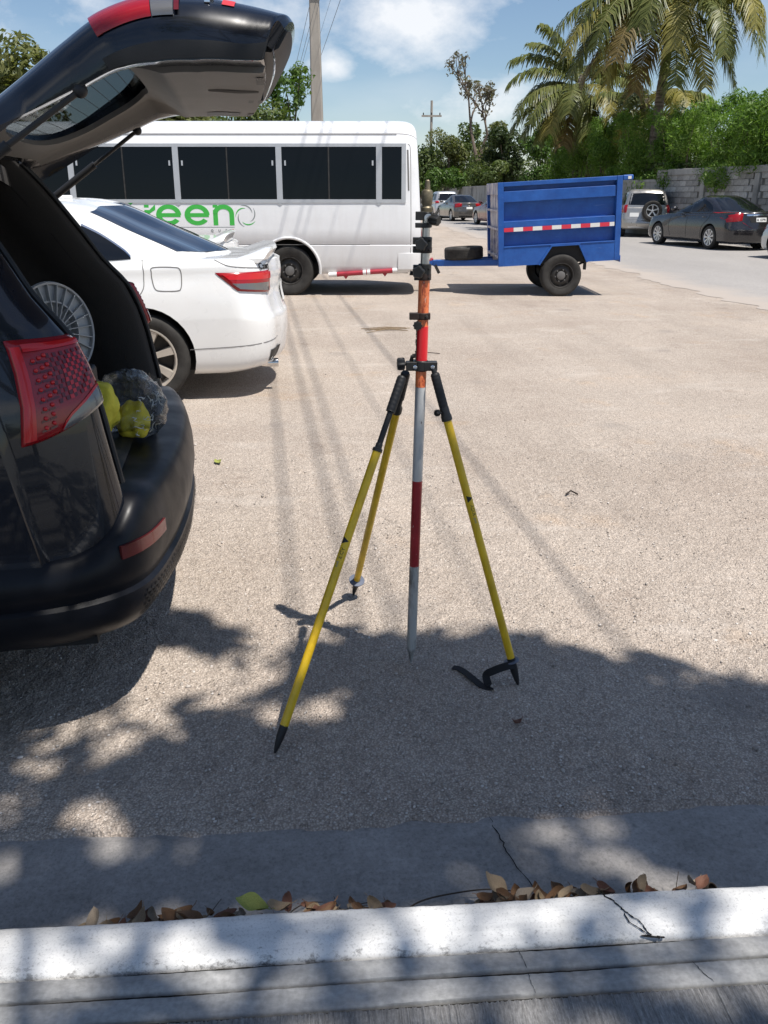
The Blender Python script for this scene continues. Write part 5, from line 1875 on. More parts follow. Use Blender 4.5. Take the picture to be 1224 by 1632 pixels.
OFF = dict(W=0.88, H=1.68, L=2.49, ro=0.80, fo=0.75, deck=1.06, tail=1.06, hood=0.98, wr=0.66, r=0.345, rr=0.24, br=0.06, sill=0.27, ins=0.35, grr=0.22, gbr=0.06, crown=0.025,
           g=[(1.0, -1.95, 0.68, 0.84), (1.1, -1.82, 0.665, 0.82), (1.3, -1.5, 0.60, 0.765), (1.5, -1.18, 0.50, 0.70), (1.60, -0.95, 0.42, 0.65), (1.64, -0.8, 0.34, 0.58), (1.65, -0.7, 0.25, 0.45)],
           sidewin=[([(-1.72, 1.14), (-1.35, 1.42), (-1.15, 1.54), (-0.95, 1.55)], [(-1.75, 1.10), (-1.4, 1.10), (-1.1, 1.10), (-0.95, 1.10)]),
                    ([(-0.90, 1.55), (-0.5, 1.55), (-0.2, 1.54)], [(-0.90, 1.10), (-0.5, 1.10), (-0.12, 1.11)]), ([(-0.12, 1.53), (0.2, 1.51), (0.32, 1.47)], [(-0.05, 1.12), (0.2, 1.13), (0.42, 1.15)])],
           seams=[[(-1.75, 1.05), (-1.8, 0.7), (-1.75, 0.4)], [(-0.92, 1.05), (-0.92, 0.7), (-0.92, 0.4)], [(-0.08, 1.05), (-0.12, 0.8), (-0.36, 0.6)]],
           handles=[(-1.1, 0.93), (-0.3, 0.95)], mx=0.42,
           rearwin=([(-0.58, 1.52), (0, 1.54), (0.58, 1.52)], [(-0.66, 1.13), (0, 1.12), (0.66, 1.13)]))
d = dict(OFF, paint='silver_paint', spokes=5)
d['rear'] = [('tail_lamp', 'red_lens', [(0.68, 1.14), (0.82, 1.12)], [(0.72, 0.86), (0.865, 0.86)], 0.02), ('rear_bumper', 'silver_paint', [(-0.78, 0.60), (0, 0.61), (0.78, 0.60)], [(-0.74, 0.36), (0, 0.34), (0.74, 0.36)], 0.05, 0),
             ('licence_plate', 'plate_white', [(-0.60, 0.86), (-0.28, 0.86)], [(-0.60, 0.72), (-0.28, 0.72)], 0.0, 0), ('bumper_plate', 'pale_silver_paint', [(-0.66, 0.44), (-0.02, 0.43)], [(-0.62, 0.33), (-0.04, 0.33)], 0.02, 0)]
rav, _, _ = car('silver_off_roader', 'silver off-road car with a spare wheel on its tailgate', 'car', (9.75, 33.0, 0), R(-90 - 9), d, 'cars parked along the wall')
sp = wheel(rav, (0.885, 0.16, 0.93), 0.35, 0.22, 1, 'rim_silver', 5, 'alloy', 0.62, False)
sp.name = 'spare_wheel'
sp.rotation_euler = (0, 0, R(-90))
d = dict(OFF, paint='pale_silver_paint', L=2.66, ro=0.9, W=0.91)
d['rear'] = [('tail_lamp', 'red_lens', [(0.55, 1.10), (0.84, 1.08)], [(0.62, 0.95), (0.86, 0.92)], 0.02), ('bumper_insert', 'dark_gap', [(-0.7, 0.50), (0.7, 0.50)], [(-0.66, 0.30), (0.66, 0.30)], 0.0, 0)]
car('grey_off_roader', 'pale silver off-road car behind the brownish grey saloon, far down the road', 'car', (4.05, 58.5, 0), R(-90 + 11), d, 'cars parked along the wall')


# ------------------------------------------------------------------ white bus
BX, BY = 0.58, 13.46            # rear end and near side
bus = empty('bus', (BX, BY + 1.0, 0), 0, 'white bus with dark windows and green lettering behind the white saloon', 'bus')
# section (y, z) of the near half from skirt to roof centre
BSEC = [(-0.93, 0.33), (-0.965, 0.36), (-0.985, 0.45), (-0.995, 0.60), (-1.0, 0.755), (-0.994, 0.762), (-0.994, 0.775), (-1.0, 0.785), (-0.998, 1.0), (-0.99, 1.30), (-0.985, 1.36), (-0.965, 1.80), (-0.94, 2.21), (-0.925, 2.24),
        (-0.915, 2.30), (-0.90, 2.335), (-0.905, 2.345), (-0.885, 2.40), (-0.84, 2.46), (-0.76, 2.50), (-0.6, 2.535), (-0.3, 2.555), (0, 2.56)]


def bus_ring(x):
    """x measured forward from the tail is negative; tail end is rounded"""
    t = min(1, max(0, (x + 0.42) / 0.42))
    full = [Vector((x, y, z)) for y, z in BSEC] + [Vector((x, -y, z)) for y, z in BSEC[-2::-1]]
    out = []
    for p in full:
        up = max(0, (p.z - 1.9) / 0.66)
        # the tail leans in towards the roof and rounds at the sides
        sh = -0.09 * max(0, (p.z - 0.9) / 1.6) * t ** 2
        k = 1 - 0.12 * (1 - math.sqrt(max(0, 1 - t ** 2.6)))
        z = p.z - 0.16 * up * (1 - math.sqrt(max(0, 1 - t ** 2.4)))
        if p.z < 0.6:
            z += 0.06 * t ** 2
        out.append(Vector((p.x + sh, p.y * k, z)))
    return out


xsb = [-6.9, -6.6] + [-6.3 + 0.3 * i for i in range(20)] + [-0.42 + 0.42 * math.sin(math.pi / 2 * i / 10) for i in range(11)]
b = MB()
b.loft([bus_ring(x) for x in xsb], True, True)
bus_body = b.build('body', 'bus_paint', bus, angle=30)
bus_bvh = bvh_of(b)
WX = -2.06                     # rear wheel, from the tail
cut = MB()
for s in (-1, 1):
    for x in (WX, WX - 3.3):
        cut.lathe([(0.47, 0), (0.47, 0.5)], (x, s * 1.1, 0.385), (0, -s, 0), 40)
cut_arches(bus_body, cut, lambda c: any(math.hypot(c.x - x, c.z - 0.385) < 0.475 for x in (WX, WX - 3.3)) and abs(c.y) < 0.955)
for s in (-1, 1):
    for x in (WX, WX - 3.3):
        wheel(bus, (x, s * 0.87, 0.375), 0.375, 0.22, s, 'rim_black_steel', 8, 'steel', 0.56)
        fl = MB()
        P = [Vector((x + 0.485 * math.cos(a), s * (0.992), 0.385 + 0.485 * math.sin(a))) for a in np.linspace(-0.12, math.pi + 0.12, 28)]
        fl.tube(P, 0.022, 8)
        fl.build('arch_flare', 'bus_paint', bus)
MB().box((-3.4, 0, 0.40), (6.4, 1.5, 0.16)).build('underbody', 'dark_gap', bus)


def bx(u):
    return (u - 612) / 105.9 - BX


PIL = [bx(608), bx(440 + 4.5), bx(276 + 4.5), bx(112.5), bx(-52)]
ZB, ZT = 1.425, 2.16
for s in (-1, 1):
    mp = side_map(s)

    def slab(x0, x1, z0, z1, off, name, mat, parent, inner=-0.01, lean=0.0):
        A = [[onto(bus_bvh, *mp(x0 + (x1 - x0) * i / 4 + lean * j / 4, z0 + (z1 - z0) * j / 4), off) for i in range(5)] for j in range(5)]
        Bq = [[onto(bus_bvh, *mp(x0 + (x1 - x0) * i / 4 + lean * j / 4, z0 + (z1 - z0) * j / 4), inner) for i in range(5)] for j in range(5)]
        return MB().thick_grid(A, Bq).build(name, mat, parent, angle=30)
    # frame band: rails and pillars, aluminium
    slab(PIL[4] - 0.6, bx(641), 1.375, ZB, 0.012, 'window_rail', 'aluminium_frame', bus)
    slab(PIL[4] - 0.6, bx(641), ZT, 2.205, 0.012, 'window_rail', 'aluminium_frame', bus)
    slab(bx(640), bx(647), 1.375, 2.205, 0.013, 'window_pillar', 'aluminium_frame', bus)
    for x in [bx(604)] + PIL[1:]:
        slab(x - 0.043, x + 0.043, 1.375, 2.205, 0.014, 'window_pillar', 'aluminium_frame', bus)
        c = onto(bus_bvh, *mp(x, 1.37), 0.0)
        MB().prism([c + Vector((-0.04, s * 0.012, 0.004)), c + Vector((0.04, s * 0.012, 0.004)), c + Vector((0, s * 0.012, -0.035))], (0, -s * 0.012, 0)).build('pillar_point', 'aluminium_frame', bus)
    edges = [bx(604)] + PIL[1:]
    slab(edges[0] + 0.045, bx(640), ZB, ZT, 0.004, 'window', 'bus_glass', bus)
    for a, c in zip(edges[:-1], edges[1:]):
        x0, x1 = c + 0.045, a - 0.045
        mid = (x0 + x1) / 2
        w1 = slab(x0, mid + 0.01, ZB, ZT, 0.004, 'window', 'bus_glass', bus)
        w2 = slab(mid - 0.01, x1, ZB, ZT, 0.0075, 'window', 'bus_glass', bus)
        slab(mid - 0.014, mid + 0.006, ZB, ZT, 0.010, 'sash', 'rim_black_steel', w2, 0.002)
        for xx, w_ in ((x0 + 0.05, w1), (x1 - 0.05, w2)):
            slab(xx - 0.012, xx + 0.012, 1.90, 1.97, 0.014, 'catch', 'aluminium_frame', w_, 0.0)
    slab(PIL[4] - 0.6, PIL[4] - 0.045, ZB, ZT, 0.004, 'window', 'bus_glass', bus)
    # drip rail and body seams
    slab(-6.6, bx(632), 2.337, 2.352, 0.012, 'drip_rail', 'bus_paint', bus)
    seam(bus_bvh, mp, [(bx(655), 0.5), (bx(656), 0.9), (bx(655.5), 1.4), (bx(654), 2.1), (bx(650), 2.2)], 0.008, 0.002).build('panel_gap', 'panel_gap', bus, recalc=False)
    v = slab(bx(650.5), bx(653), 1.55, 2.12, 0.004, 'vent_slot', 'panel_gap', bus, 0.0, -0.02)
    seam(bus_bvh, mp, [(bx(240), 0.768), (bx(650), 0.768)], 0.008, 0.001).build('panel_gap', 'panel_gap', bus, recalc=False)
    # tail corner: lamps and step
    patch(bus_bvh, rear_map, [(s * 0.66, 1.02), (s * 0.86, 1.02)], [(s * 0.66, 0.72), (s * 0.86, 0.72)], 6, 4, 0.008, 0.02, smooth_edges=False).build('tail_lamp', 'red_lens', bus, recalc=False)
patch(bus_bvh, rear_map, [(-0.72, 2.08), (0, 2.1), (0.72, 2.08)], [(-0.76, 1.4), (0, 1.38), (0.76, 1.4)], 12, 6, 0.006).build('rear_window', 'bus_glass', bus, recalc=False)
patch(bus_bvh, rear_map, [(-0.22, 0.92), (0.22, 0.92)], [(-0.22, 0.80), (0.22, 0.80)], 6, 3, 0.008, smooth_edges=False).build('licence_plate', 'plate_white', bus, recalc=False)
# rear bumper, and the painted bar under the skirt
b = MB()
P = cr([(-0.36, -0.985, 0.52), (-0.12, -0.975, 0.52), (0.0, -0.86, 0.52), (0.045, -0.5, 0.52), (0.05, 0, 0.52), (0.045, 0.5, 0.52), (0.0, 0.86, 0.52), (-0.12, 0.975, 0.52), (-0.36, 0.985, 0.52)], 5)
b.grid([[p + Vector((0, 0, dz)) + (p - Vector((-0.4, 0, 0.52))).normalized() * o for dz, o in ((-0.14, -0.04), (-0.12, 0.012), (0.0, 0.02), (0.12, 0.012), (0.135, -0.03))] for p in P])
b.build('rear_bumper', 'bus_paint', bus, recalc=False)
pa, pb = Vector((bx(520), -0.99, 0.315)), Vector((bx(634), -0.99, 0.385))
bar_ = MB().tube([pa.lerp(pb, 0.12), pa.lerp(pb, 0.93)], 0.036, 12).build('side_bar', 'red_pipe', bus)
MB().tube([pa, pa.lerp(pb, 0.119)], 0.037, 12).build('bar_end', 'white_pipe', bar_)
MB().tube([pa.lerp(pb, 0.931), pb], 0.037, 12).build('bar_end', 'white_pipe', bar_)
for t in (0.5, 0.56):
    q = pa.lerp(pb, t)
    MB().tube([q, q + Vector((0.05, 0, 0.003))], 0.0375, 12).build('bar_stripe', 'white_pipe', bar_)
for t in (0.25, 0.82):
    q = pa.lerp(pb, t)
    MB().prism([q + Vector((-0.05, 0.01, -0.02)), q + Vector((0.05, 0.01, -0.02)), q + Vector((0.0, 0.01, -0.085))], (0, 0.02, 0)).build('bar_bracket', 'red_pipe', bar_)
    MB().beam(q, q + Vector((0, 0.3, 0.06)), 0.04, 0.04).build('bar_arm', 'rim_black_steel', bar_)
b = MB().beam((0.0, -0.35, 0.50), (0.20, -0.35, 0.47), 0.08, 0.06)
b.beam((-0.1, -0.35, 0.62), (0.12, -0.35, 0.62), 0.06, 0.10)
b.build('tow_bar', 'red_pipe', bus, bevel=0.006)
MB().ball((0.20, -0.35, 0.505), 0.028, 8).build('tow_ball', 'red_pipe', bus)


# green lettering on the flank, letters built from strokes
def flat_shape(polys, name, mat, parent, off=0.0012, thick=0.0008):
    b_ = MB()
    for k, poly in enumerate(polys):
        thick = 0.0008 + 0.0005 * k
        rows_a = [[onto(bus_bvh, *side_map(-1)(x, z), off + thick) for x, z in q] for q in poly]
        rows_b = [[onto(bus_bvh, *side_map(-1)(x, z), 0.0002 + 0.0003 * k) for x, z in q] for q in poly]
        b_.thick_grid(rows_a, rows_b)
    return b_.build(name, mat, parent, angle=30)


def arc_band(cx, cz, r0, r1, a0, a1, n=26, sx=1.0):
    o, i = [], []
    for k in range(n + 1):
        a = R(a0 + (a1 - a0) * k / n)
        o.append((cx + r1 * sx * math.cos(a), cz + r1 * math.sin(a)))
        i.append((cx + r0 * sx * math.cos(a), cz + r0 * math.sin(a)))
    return [o, i]


def bar_rect(x0, x1, z0, z1):
    return [[(x0, z1), (x1, z1)], [(x0, z0), (x1, z0)]]


zb_, zt_ = 1.052, 1.352
hx = zt_ - zb_
rr_o = hx / 2
sw = 0.072
kx = 1.28


def letter_e(xc):
    w = rr_o * kx
    zc = (zb_ + zt_) / 2
    return [arc_band(xc, zc, rr_o - sw * 0.86, rr_o, 0, 325, 34, kx), bar_rect(xc - w + 0.03, xc + w - 0.012, zc - 0.030, zc + 0.026)]


def letter_n(x0, x1):
    r = (x1 - x0) / 2
    zc = zt_ - r * 0.82
    return [bar_rect(x0, x0 + sw, zb_, zt_ - 0.005), bar_rect(x1 - sw, x1, zb_, zc), [[((x0 + x1) / 2 + r * math.cos(R(a)), zc + r * 0.82 * math.sin(R(a))) for a in range(180, -1, -9)],
             [((x0 + x1) / 2 + (r - sw) * math.cos(R(a)), zc + (r * 0.82 - sw * 0.9) * math.sin(R(a))) for a in range(180, -1, -9)]]]


L_ = [(letter_n(bx(335), bx(369)))]
L_.append(letter_e(bx(309)))
L_.append(letter_e(bx(263)))
x0 = bx(224)
L_.append([bar_rect(x0, x0 + sw, zb_, zt_ - 0.005), [[(x0 + 0.02 + 0.15 * math.sin(R(a)) ** 1, zt_ - 0.13 * (1 - math.cos(R(90 - a)))) for a in range(0, 91, 10)], [(x0 + 0.02 + 0.15 * math.sin(R(a)), zt_ - 0.075 - 0.09 * (1 - math.cos(R(90 - a)))) for a in range(0, 91, 10)]]])
for nm, q in zip(('n', 'e', 'e', 'r'), L_):
    flat_shape(q, 'letter', 'green_print', bus)
zc = (zb_ + zt_) / 2 + 0.05
flat_shape([arc_band(bx(190), zc, 0.14, 0.215, 40, 335, 34, 1.1), bar_rect(bx(190) + 0.02, bx(190) + 0.22, zc - 0.035, zc + 0.03)], 'letter', 'green_print', bus)
flat_shape([bar_rect(bx(180), bx(369), 1.022, 1.029)], 'underline', 'grey_print', bus)
for ch, u in (('Q', 332), ('U', 344), ('E', 355), ('T', 366)):
    text_obj('tagline_letter', ch, 0.052, 'grey_print' if ch != 'T' else 'red_print', bus, Matrix.Identity(4), 0.001, (lambda u: (lambda co: onto(bus_bvh, *side_map(-1)(bx(u) + co.x, 0.958 + co.y), 0.003 + co.z)))(u), 0.001, 1.0, 'CENTER')
for k in range(5):
    a0 = 72 * k + 20
    o, i = [], []
    cx_, cz_ = bx(388), 1.19
    for t in np.linspace(0, 1, 14):
        a = R(a0 + 95 * t)
        r_ = 0.105 + 0.055 * t
        w_ = 0.008 * math.sin(math.pi * t) + 0.001
        o.append((cx_ + (r_ + w_) * math.cos(a), cz_ + (r_ + w_) * math.sin(a)))
        i.append((cx_ + (r_ - w_) * math.cos(a), cz_ + (r_ - w_) * math.sin(a)))
    flat_shape([[o, i]], 'swirl_blade', 'green_print' if k % 2 else 'grey_print', bus)

# ------------------------------------------------------------------ blue trailer
TW = 1.48
trl = empty('trailer', (2.76, 14.10, 0), 0, 'blue box trailer with a red and white reflective stripe behind the bus', 'trailer')
tilt = R(3.2)
pivot = Vector((0, 0, 0.5))


def tp(x, y, z):
    """nose-down tilt about the axle"""
    v = Vector((x, y, z)) - pivot
    return Vector((v.x * math.cos(tilt) + 0 - v.z * math.sin(tilt), v.y, v.x * math.sin(tilt) + v.z * math.cos(tilt))) + pivot


TM3 = Matrix(((math.cos(tilt), 0, -math.sin(tilt)), (0, 1, 0), (math.sin(tilt), 0, math.cos(tilt))))


def tbox(b_, x0, x1, y0, y1, z0, z1):
    c = tp((x0 + x1) / 2, (y0 + y1) / 2, (z0 + z1) / 2)
    return b_.box(c, (abs(x1 - x0), abs(y1 - y0), abs(z1 - z0)), TM3)


TX0, TX1 = -0.985, 0.885
ZL, ZH = 0.50, 1.715
tb = 'trailer_blue'
for s in (-1, 1):
    yo = s * TW / 2
    yi = yo - s * 0.055
    o = lambda k: yo - s * k
    pn = MB()
    tbox(pn, TX0 + 0.02, TX1 - 0.02, o(0.095), o(0.101), ZL + 0.25, ZH - 0.06)
    pn.build('side_panel', tb, trl)
    for nm, x0, x1, z0, z1, k in (('corner_post', TX0, TX0 + 0.085, 0.86 - 0.36 + 0.0, ZH, 0.0), ('corner_post', TX1 - 0.085, TX1, ZL, ZH, 0.0), ('top_rail', TX0 + 0.086, TX1 + 0.0 - 0.086, ZH - 0.062, ZH - 0.001, 0.004),
                                  ('stiffener', TX0 + 0.086, TX1 - 0.086, 1.43, 1.585, 0.018), ('stiffener', TX0 + 0.086, TX1 - 0.086, 1.065, 1.155, 0.012)):
        q = MB()
        tbox(q, x0, x1, o(k), o(0.094), z0, z1)
        q.build(nm, tb, trl, bevel=0.006)
    # lips: folded ledges standing proud under the recesses
    for z in (0.775,):
        q = MB()
        tbox(q, TX0 + 0.087, TX1 - 0.087, o(-0.005), o(0.094), z, z + 0.016)
        q.build('ledge', tb, trl, bevel=0.003)
    q = MB()
    # lower rail with the cut-out for the wheel
    A0, A1, A2, A3 = -0.345, -0.165, 0.255, 0.375
    cell = [[(TX0 + 0.087, ZL), (A0, ZL), (A1, 0.755), (TX0 + 0.087, 0.775)], [(A1, 0.755), (A2, 0.755), (A2, 0.775), (A1, 0.775)], [(A3, ZL), (TX1 - 0.087, ZL), (TX1 - 0.087, 0.775), (A2, 0.755)]]
    cell[2] = [(A3, ZL), (TX1 - 0.087, ZL), (TX1 - 0.087, 0.774), (A2, 0.774), (A2, 0.755)]
    cell[0] = [(TX0 + 0.087, ZL), (A0, ZL), (A1, 0.755), (A1, 0.774), (TX0 + 0.087, 0.774)]
    for c in cell:
        q.prism([tp(x, o(0.003), z) for x, z in c], (0, -s * 0.05 * -1 * -1, 0))
    q.build('lower_rail', tb, trl)
    fr = MB()
    for (xa, za), (xb, zb2) in (((A0 - 0.012, ZL - 0.005), (A1 - 0.006, 0.76)), ((A1 - 0.02, 0.768), (A2 + 0.02, 0.768)), ((A2 + 0.006, 0.76), (A3 + 0.012, ZL - 0.005))):
        fr.beam(tp(xa, o(0.02), za), tp(xb, o(0.02), zb2), 0.07, 0.022, (0, 1, 0) if False else (0, 0, 1) if abs(xa - xb) > 0.2 else (1, 0, 0))
    fr.build('arch_frame', tb, trl)
    ins_ = MB()
    ins_.prism([tp(x, o(0.05), z) for x, z in ((A0, ZL), (A1, 0.755), (A2, 0.755), (A3, ZL))], (0, -s * 0.02, 0))
    ins_.prism([tp(x, o(0.36), z) for x, z in ((A0, ZL), (A1, 0.755), (A2, 0.755), (A3, ZL))], (0, -s * 0.02, 0))
    ins_.build('arch_liner', 'dark_gap', trl)
    # reflective tape, one piece per colour
    n = 12
    x0, x1 = TX0 + 0.088, TX1 - 0.10
    w_ = (x1 - x0) / 11.5
    for k in range(n):
        q = MB()
        tbox(q, x0 + k * w_ + 0.001, min(x1, x0 + (k + 1) * w_ - 0.001), o(0.0085), o(0.0125), 1.005, 1.063)
        q.build('reflective_tape', 'tape_red' if k % 2 == 0 else 'tape_white', trl)
    q = MB()
    tbox(q, x0, x1, o(0.0126), o(0.094), 0.998, 1.066)
    q.build('tape_backing', tb, trl)
    # top rail runs past the tail and carries a lamp
    q = MB()
    tbox(q, TX1 + 0.001, TX1 + 0.16, o(0.001), o(0.05), ZH - 0.07, ZH + 0.005)
    q.build('rail_end', tb, trl, bevel=0.018, seg=3)
    q = MB()
    tbox(q, TX1 + 0.075, TX1 + 0.125, o(-0.004), o(0.0), ZH - 0.055, ZH - 0.015)
    q.build('marker', 'tape_white', trl)
# front: scuffed, ribbed
f = MB()
tbox(f, TX0 + 0.045, TX0 + 0.055, -TW / 2 + 0.06, TW / 2 - 0.06, ZL, ZH - 0.02)
f.build('front_panel', 'trailer_scuffed', trl)
for z0, z1 in ((ZH - 0.17, ZH - 0.002), (1.30, 1.335), (1.03, 1.065), (0.62, 0.66)):
    q = MB()
    tbox(q, TX0 - 0.006, TX0 + 0.044, -TW / 2 + 0.061, TW / 2 - 0.061, z0, z1)
    q.build('front_rib', 'trailer_scuffed', trl, bevel=0.006)
for y in (-0.35, 0.0, 0.35):
    q = MB()
    tbox(q, TX0 + 0.012, TX0 + 0.044, y - 0.02, y + 0.02, 0.661, 1.029)
    q.build('front_rib', 'trailer_scuffed', trl, bevel=0.006)
q = MB()
tbox(q, TX1 - 0.05, TX1 - 0.04, -TW / 2 + 0.06, TW / 2 - 0.06, ZL, ZH - 0.15)
q.build('tailboard', tb, trl)
q = MB()
tbox(q, TX0 + 0.06, TX1 - 0.06, -TW / 2 + 0.06, TW / 2 - 0.06, ZL + 0.04, ZL + 0.07)
q.build('bed', tb, trl)
q = MB()
tbox(q, TX1 - 0.001, TX1 + 0.014, -TW / 2, TW / 2, ZL - 0.03, ZL + 0.07)
q.build('rear_bumper', tb, trl, bevel=0.01)
# A-frame drawbar, coupling, jack leg
q = MB()
hx_ = -2.02
for s in (-1, 1):
    q.beam(tp(TX0 + 0.3, s * 0.5, ZL + 0.03), tp(-1.95, s * 0.04, ZL + 0.055), 0.06, 0.09)
q.beam(tp(TX0 + 0.0, 0, ZL + 0.035), tp(-1.9, 0, ZL + 0.055), 0.07, 0.088)
q.build('drawbar', tb, trl, bevel=0.006)
q = MB()
q.loft([[tp(-1.88, a, ZL + 0.055 + c) for a, c in ((-0.06, -0.045), (0.06, -0.045), (0.06, 0.05), (-0.06, 0.05))], [tp(-2.12, a, ZL + 0.07 + c) for a, c in ((-0.035, -0.03), (0.035, -0.03), (0.035, 0.02), (-0.035, 0.02))]])
q.build('coupling', tb, trl)
q = MB().beam(tp(-1.93, -0.09, ZL + 0.03), tp(-1.87, -0.11, ZL - 0.10), 0.02, 0.045)
q.build('jack_leg', 'rim_black_steel', trl)
q = MB().box((TX0 - 0.17, 0, ZL - 0.02), (0.32, 0.8, 0.02))
# axle and wheels
MB().tube([(0.0, -0.62, 0.33), (0.0, 0.62, 0.33)], 0.032, 10).build('axle', 'rim_black_steel', trl)
for s in (-1, 1):
    wheel(trl, (0.0, s * 0.655, 0.315), 0.315, 0.20, s, 'rim_black_steel', 8, 'steel', 0.60)
    q = MB().tube(cr([(-0.36, s * 0.5, 0.50), (-0.15, s * 0.5, 0.40), (0.0, s * 0.5, 0.37), (0.17, s * 0.5, 0.41), (0.38, s * 0.5, 0.50)], 5), 0.018, 6)
    q.box((0.40, s * 0.53, 0.47), (0.035, 0.07, 0.16))
    q.build('leaf_spring', 'rim_black_steel', trl)
# spare tyre lying on the drawbar
sp = empty('spare_tyre', (0, 0, 0), 0, 'black spare tyre lying flat on the trailer drawbar', 'tyre')
w_ = wheel(sp, (0, 0, 0), 0.315, 0.19, 1, 'rim_black_steel', 8, 'steel', 0.60)
ps = tp(-1.46, 0, ZL + 0.088) + Vector((2.76, 14.10, 0.10))
sp.location = ps
sp.rotation_euler = (R(90), R(-3), 0)
for ch in list(w_.children):
    ch.parent = sp
bpy.data.objects.remove(w_)


# ------------------------------------------------------------------ survey tripod and painted pole
PB = Vector((0.092, 2.462, 0.0))
PT = Vector((0.121, 2.470, 1.531))


def pole_at(z):
    return PB.lerp(PT, z / PT.z)


pole = empty('survey_pole', (0, 0, 0), 0, 'red, white and orange painted survey pole standing upright on its point', 'survey pole')
PD = (PT - PB).normalized()


def seg(z0, z1, r0, r1, mat, name, label=None):
    o = MB().lathe([(r0, 0), (r1, (z1 - z0))], pole_at(z0), PD, 28).build(name, mat, pole)
    if label: o['label'] = label
    return o


MB().lathe([(0.0012, 0), (0.005, 0.012), (0.0105, 0.046), (0.0145, 0.052), (0.0155, 0.062)], pole_at(0), PD, 24).build('tip', 'foot_steel', pole)
for o in pole.children:
    o.data.materials[0] = MATS['pole_worn_white']
seg(0.062, 0.367, 0.0160, 0.0160, 'pole_worn_white', 'tube_section', 'scuffed grey white bottom section')
seg(0.367, 0.660, 0.0161, 0.0161, 'pole_red', 'tube_section', 'dark red lower section')
seg(0.660, 0.958, 0.0160, 0.0160, 'pole_white', 'tube_section', 'chipped white section')
seg(0.958, 1.036, 0.0163, 0.0163, 'pole_orange', 'tube_section', 'worn orange section under the red tape')
seg(1.036, 1.138, 0.0176, 0.0172, 'red_tape', 'tape_wrap', 'bright red tape wrap')
seg(1.138, 1.275, 0.0163, 0.0163, 'pole_orange', 'tube_section', 'worn orange section above the red tape')
seg(1.275, 1.352, 0.0128, 0.0128, 'steel_tube', 'tube_section', 'bare steel section')
seg(1.352, 1.50, 0.0112, 0.0112, 'steel_tube', 'tube_section', 'upper bare steel section')
MB().lathe([(0.013, 0), (0.015, 0.004), (0.0165, 0.010), (0.0165, 0.02), (0.0135, 0.024), (0.0135, 0.028), (0.0155, 0.031), (0.0155, 0.062), (0.013, 0.066), (0.008, 0.068), (0.0065, 0.09), (0.004, 0.093)], pole_at(1.442) + PD * 0.002, PD, 22).build('top_fitting', 'brass_dirty', pole)
# frayed edge of the tape, left
b = MB()
for k in range(9):
    z = 1.040 + k * 0.011
    c = pole_at(z) + Vector((-0.0155, -0.006, 0))
    b.box(c, (0.005 + 0.002 * (k % 3), 0.006, 0.010), Matrix.Rotation(0.3 * (k % 2) - 0.2, 3, 'Y'))
b.build('tape_edge', 'clamp_rusty', pole)


def star_knob(c, axis, r, h, parent, name='clamp_knob', mat='clamp_black', lobes=6):
    ax = Vector(axis).normalized()
    s = ax.orthogonal().normalized()
    t = ax.cross(s)
    rings = []
    for hh, k in ((0, 0.88), (h * 0.15, 1.0), (h * 0.8, 1.0), (h, 0.86)):
        rings.append([Vector(c) + ax * hh + (s * math.cos(a) + t * math.sin(a)) * r * k * (1 + 0.10 * math.cos(lobes * a)) for a in np.linspace(0, 2 * math.pi, 36, endpoint=False)])
    b_ = MB().loft(rings)
    b_.lathe([(r * 0.35, -h * 0.35), (r * 0.35, 0.001)], c, ax, 12)
    return b_.build(name, mat, parent, angle=40)


def clamp(z, hgt, r, jaws, mat, name='clamp'):
    """split collar on the pole with jaw plates; jaws: (dx0, dx1, dz0, dz1)"""
    c = pole_at(z)
    b_ = MB().lathe([(r - 0.002, -hgt / 2), (r, -hgt / 2 + 0.002), (r, hgt / 2 - 0.002), (r - 0.002, hgt / 2)], c, PD, 26)
    for x0, x1, z0, z1 in jaws:
        b_.box(c + Vector(((x0 + x1) / 2, -0.004, (z0 + z1) / 2)), (x1 - x0, 0.022, z1 - z0))
    return b_.build(name, mat, pole, bevel=0.0016)


def bolt(c, ax, parent, r=0.0035, L=0.006):
    MB().lathe([(r, 0), (r, L * 0.8), (r * 0.7, L)], c, ax, 6).build('bolt', 'rim_black_steel', parent)


# top clamp: two prongs to the left, lever knob to the right
c1 = clamp(1.443, 0.022, 0.0175, [(-0.031, 0.0, -0.0115, 0.0115)], 'clamp_black')
c1b = clamp(1.418, 0.013, 0.0165, [(-0.031, 0.0, -0.0065, 0.0065)], 'clamp_black')
MB().lathe([(0.012, 0), (0.012, 0.0015), (0.0095, 0.002)], pole_at(1.437) + Vector((0.004, -0.021, 0)), (0.3, -1, 0.1), 18).build('washer', 'steel_tube', c1)
star_knob(pole_at(1.436) + Vector((0.012, -0.026, -0.002)), (0.8, -0.6, -0.12), 0.0135, 0.026, c1)
MB().tube([pole_at(1.437) + Vector((0.012, -0.02, 0.002)), pole_at(1.437) + Vector((0.026, -0.016, 0.012)), pole_at(1.437) + Vector((0.034, -0.012, 0.022))], [0.006, 0.004, 0.003], 8).build('lever', 'clamp_black', c1)
# second clamp
c2 = clamp(1.365, 0.044, 0.0185, [(-0.036, 0.0, 0.002, 0.021), (-0.036, 0.0, -0.021, -0.003)], 'clamp_black')
star_knob(pole_at(1.367) + Vector((-0.012, -0.019, 0)), (-0.2, -1, 0.05), 0.0165, 0.017, c2, lobes=5)
for dz in (0.012, -0.014):
    bolt(pole_at(1.365) + Vector((0.011, -0.017, dz)), (0.3, -1, 0), c2)
MB().lathe([(0.0188, 0), (0.0195, 0.002), (0.0195, 0.014), (0.0188, 0.016)], pole_at(1.344), PD, 26).build('clamp_ring', 'clamp_rusty', c2)
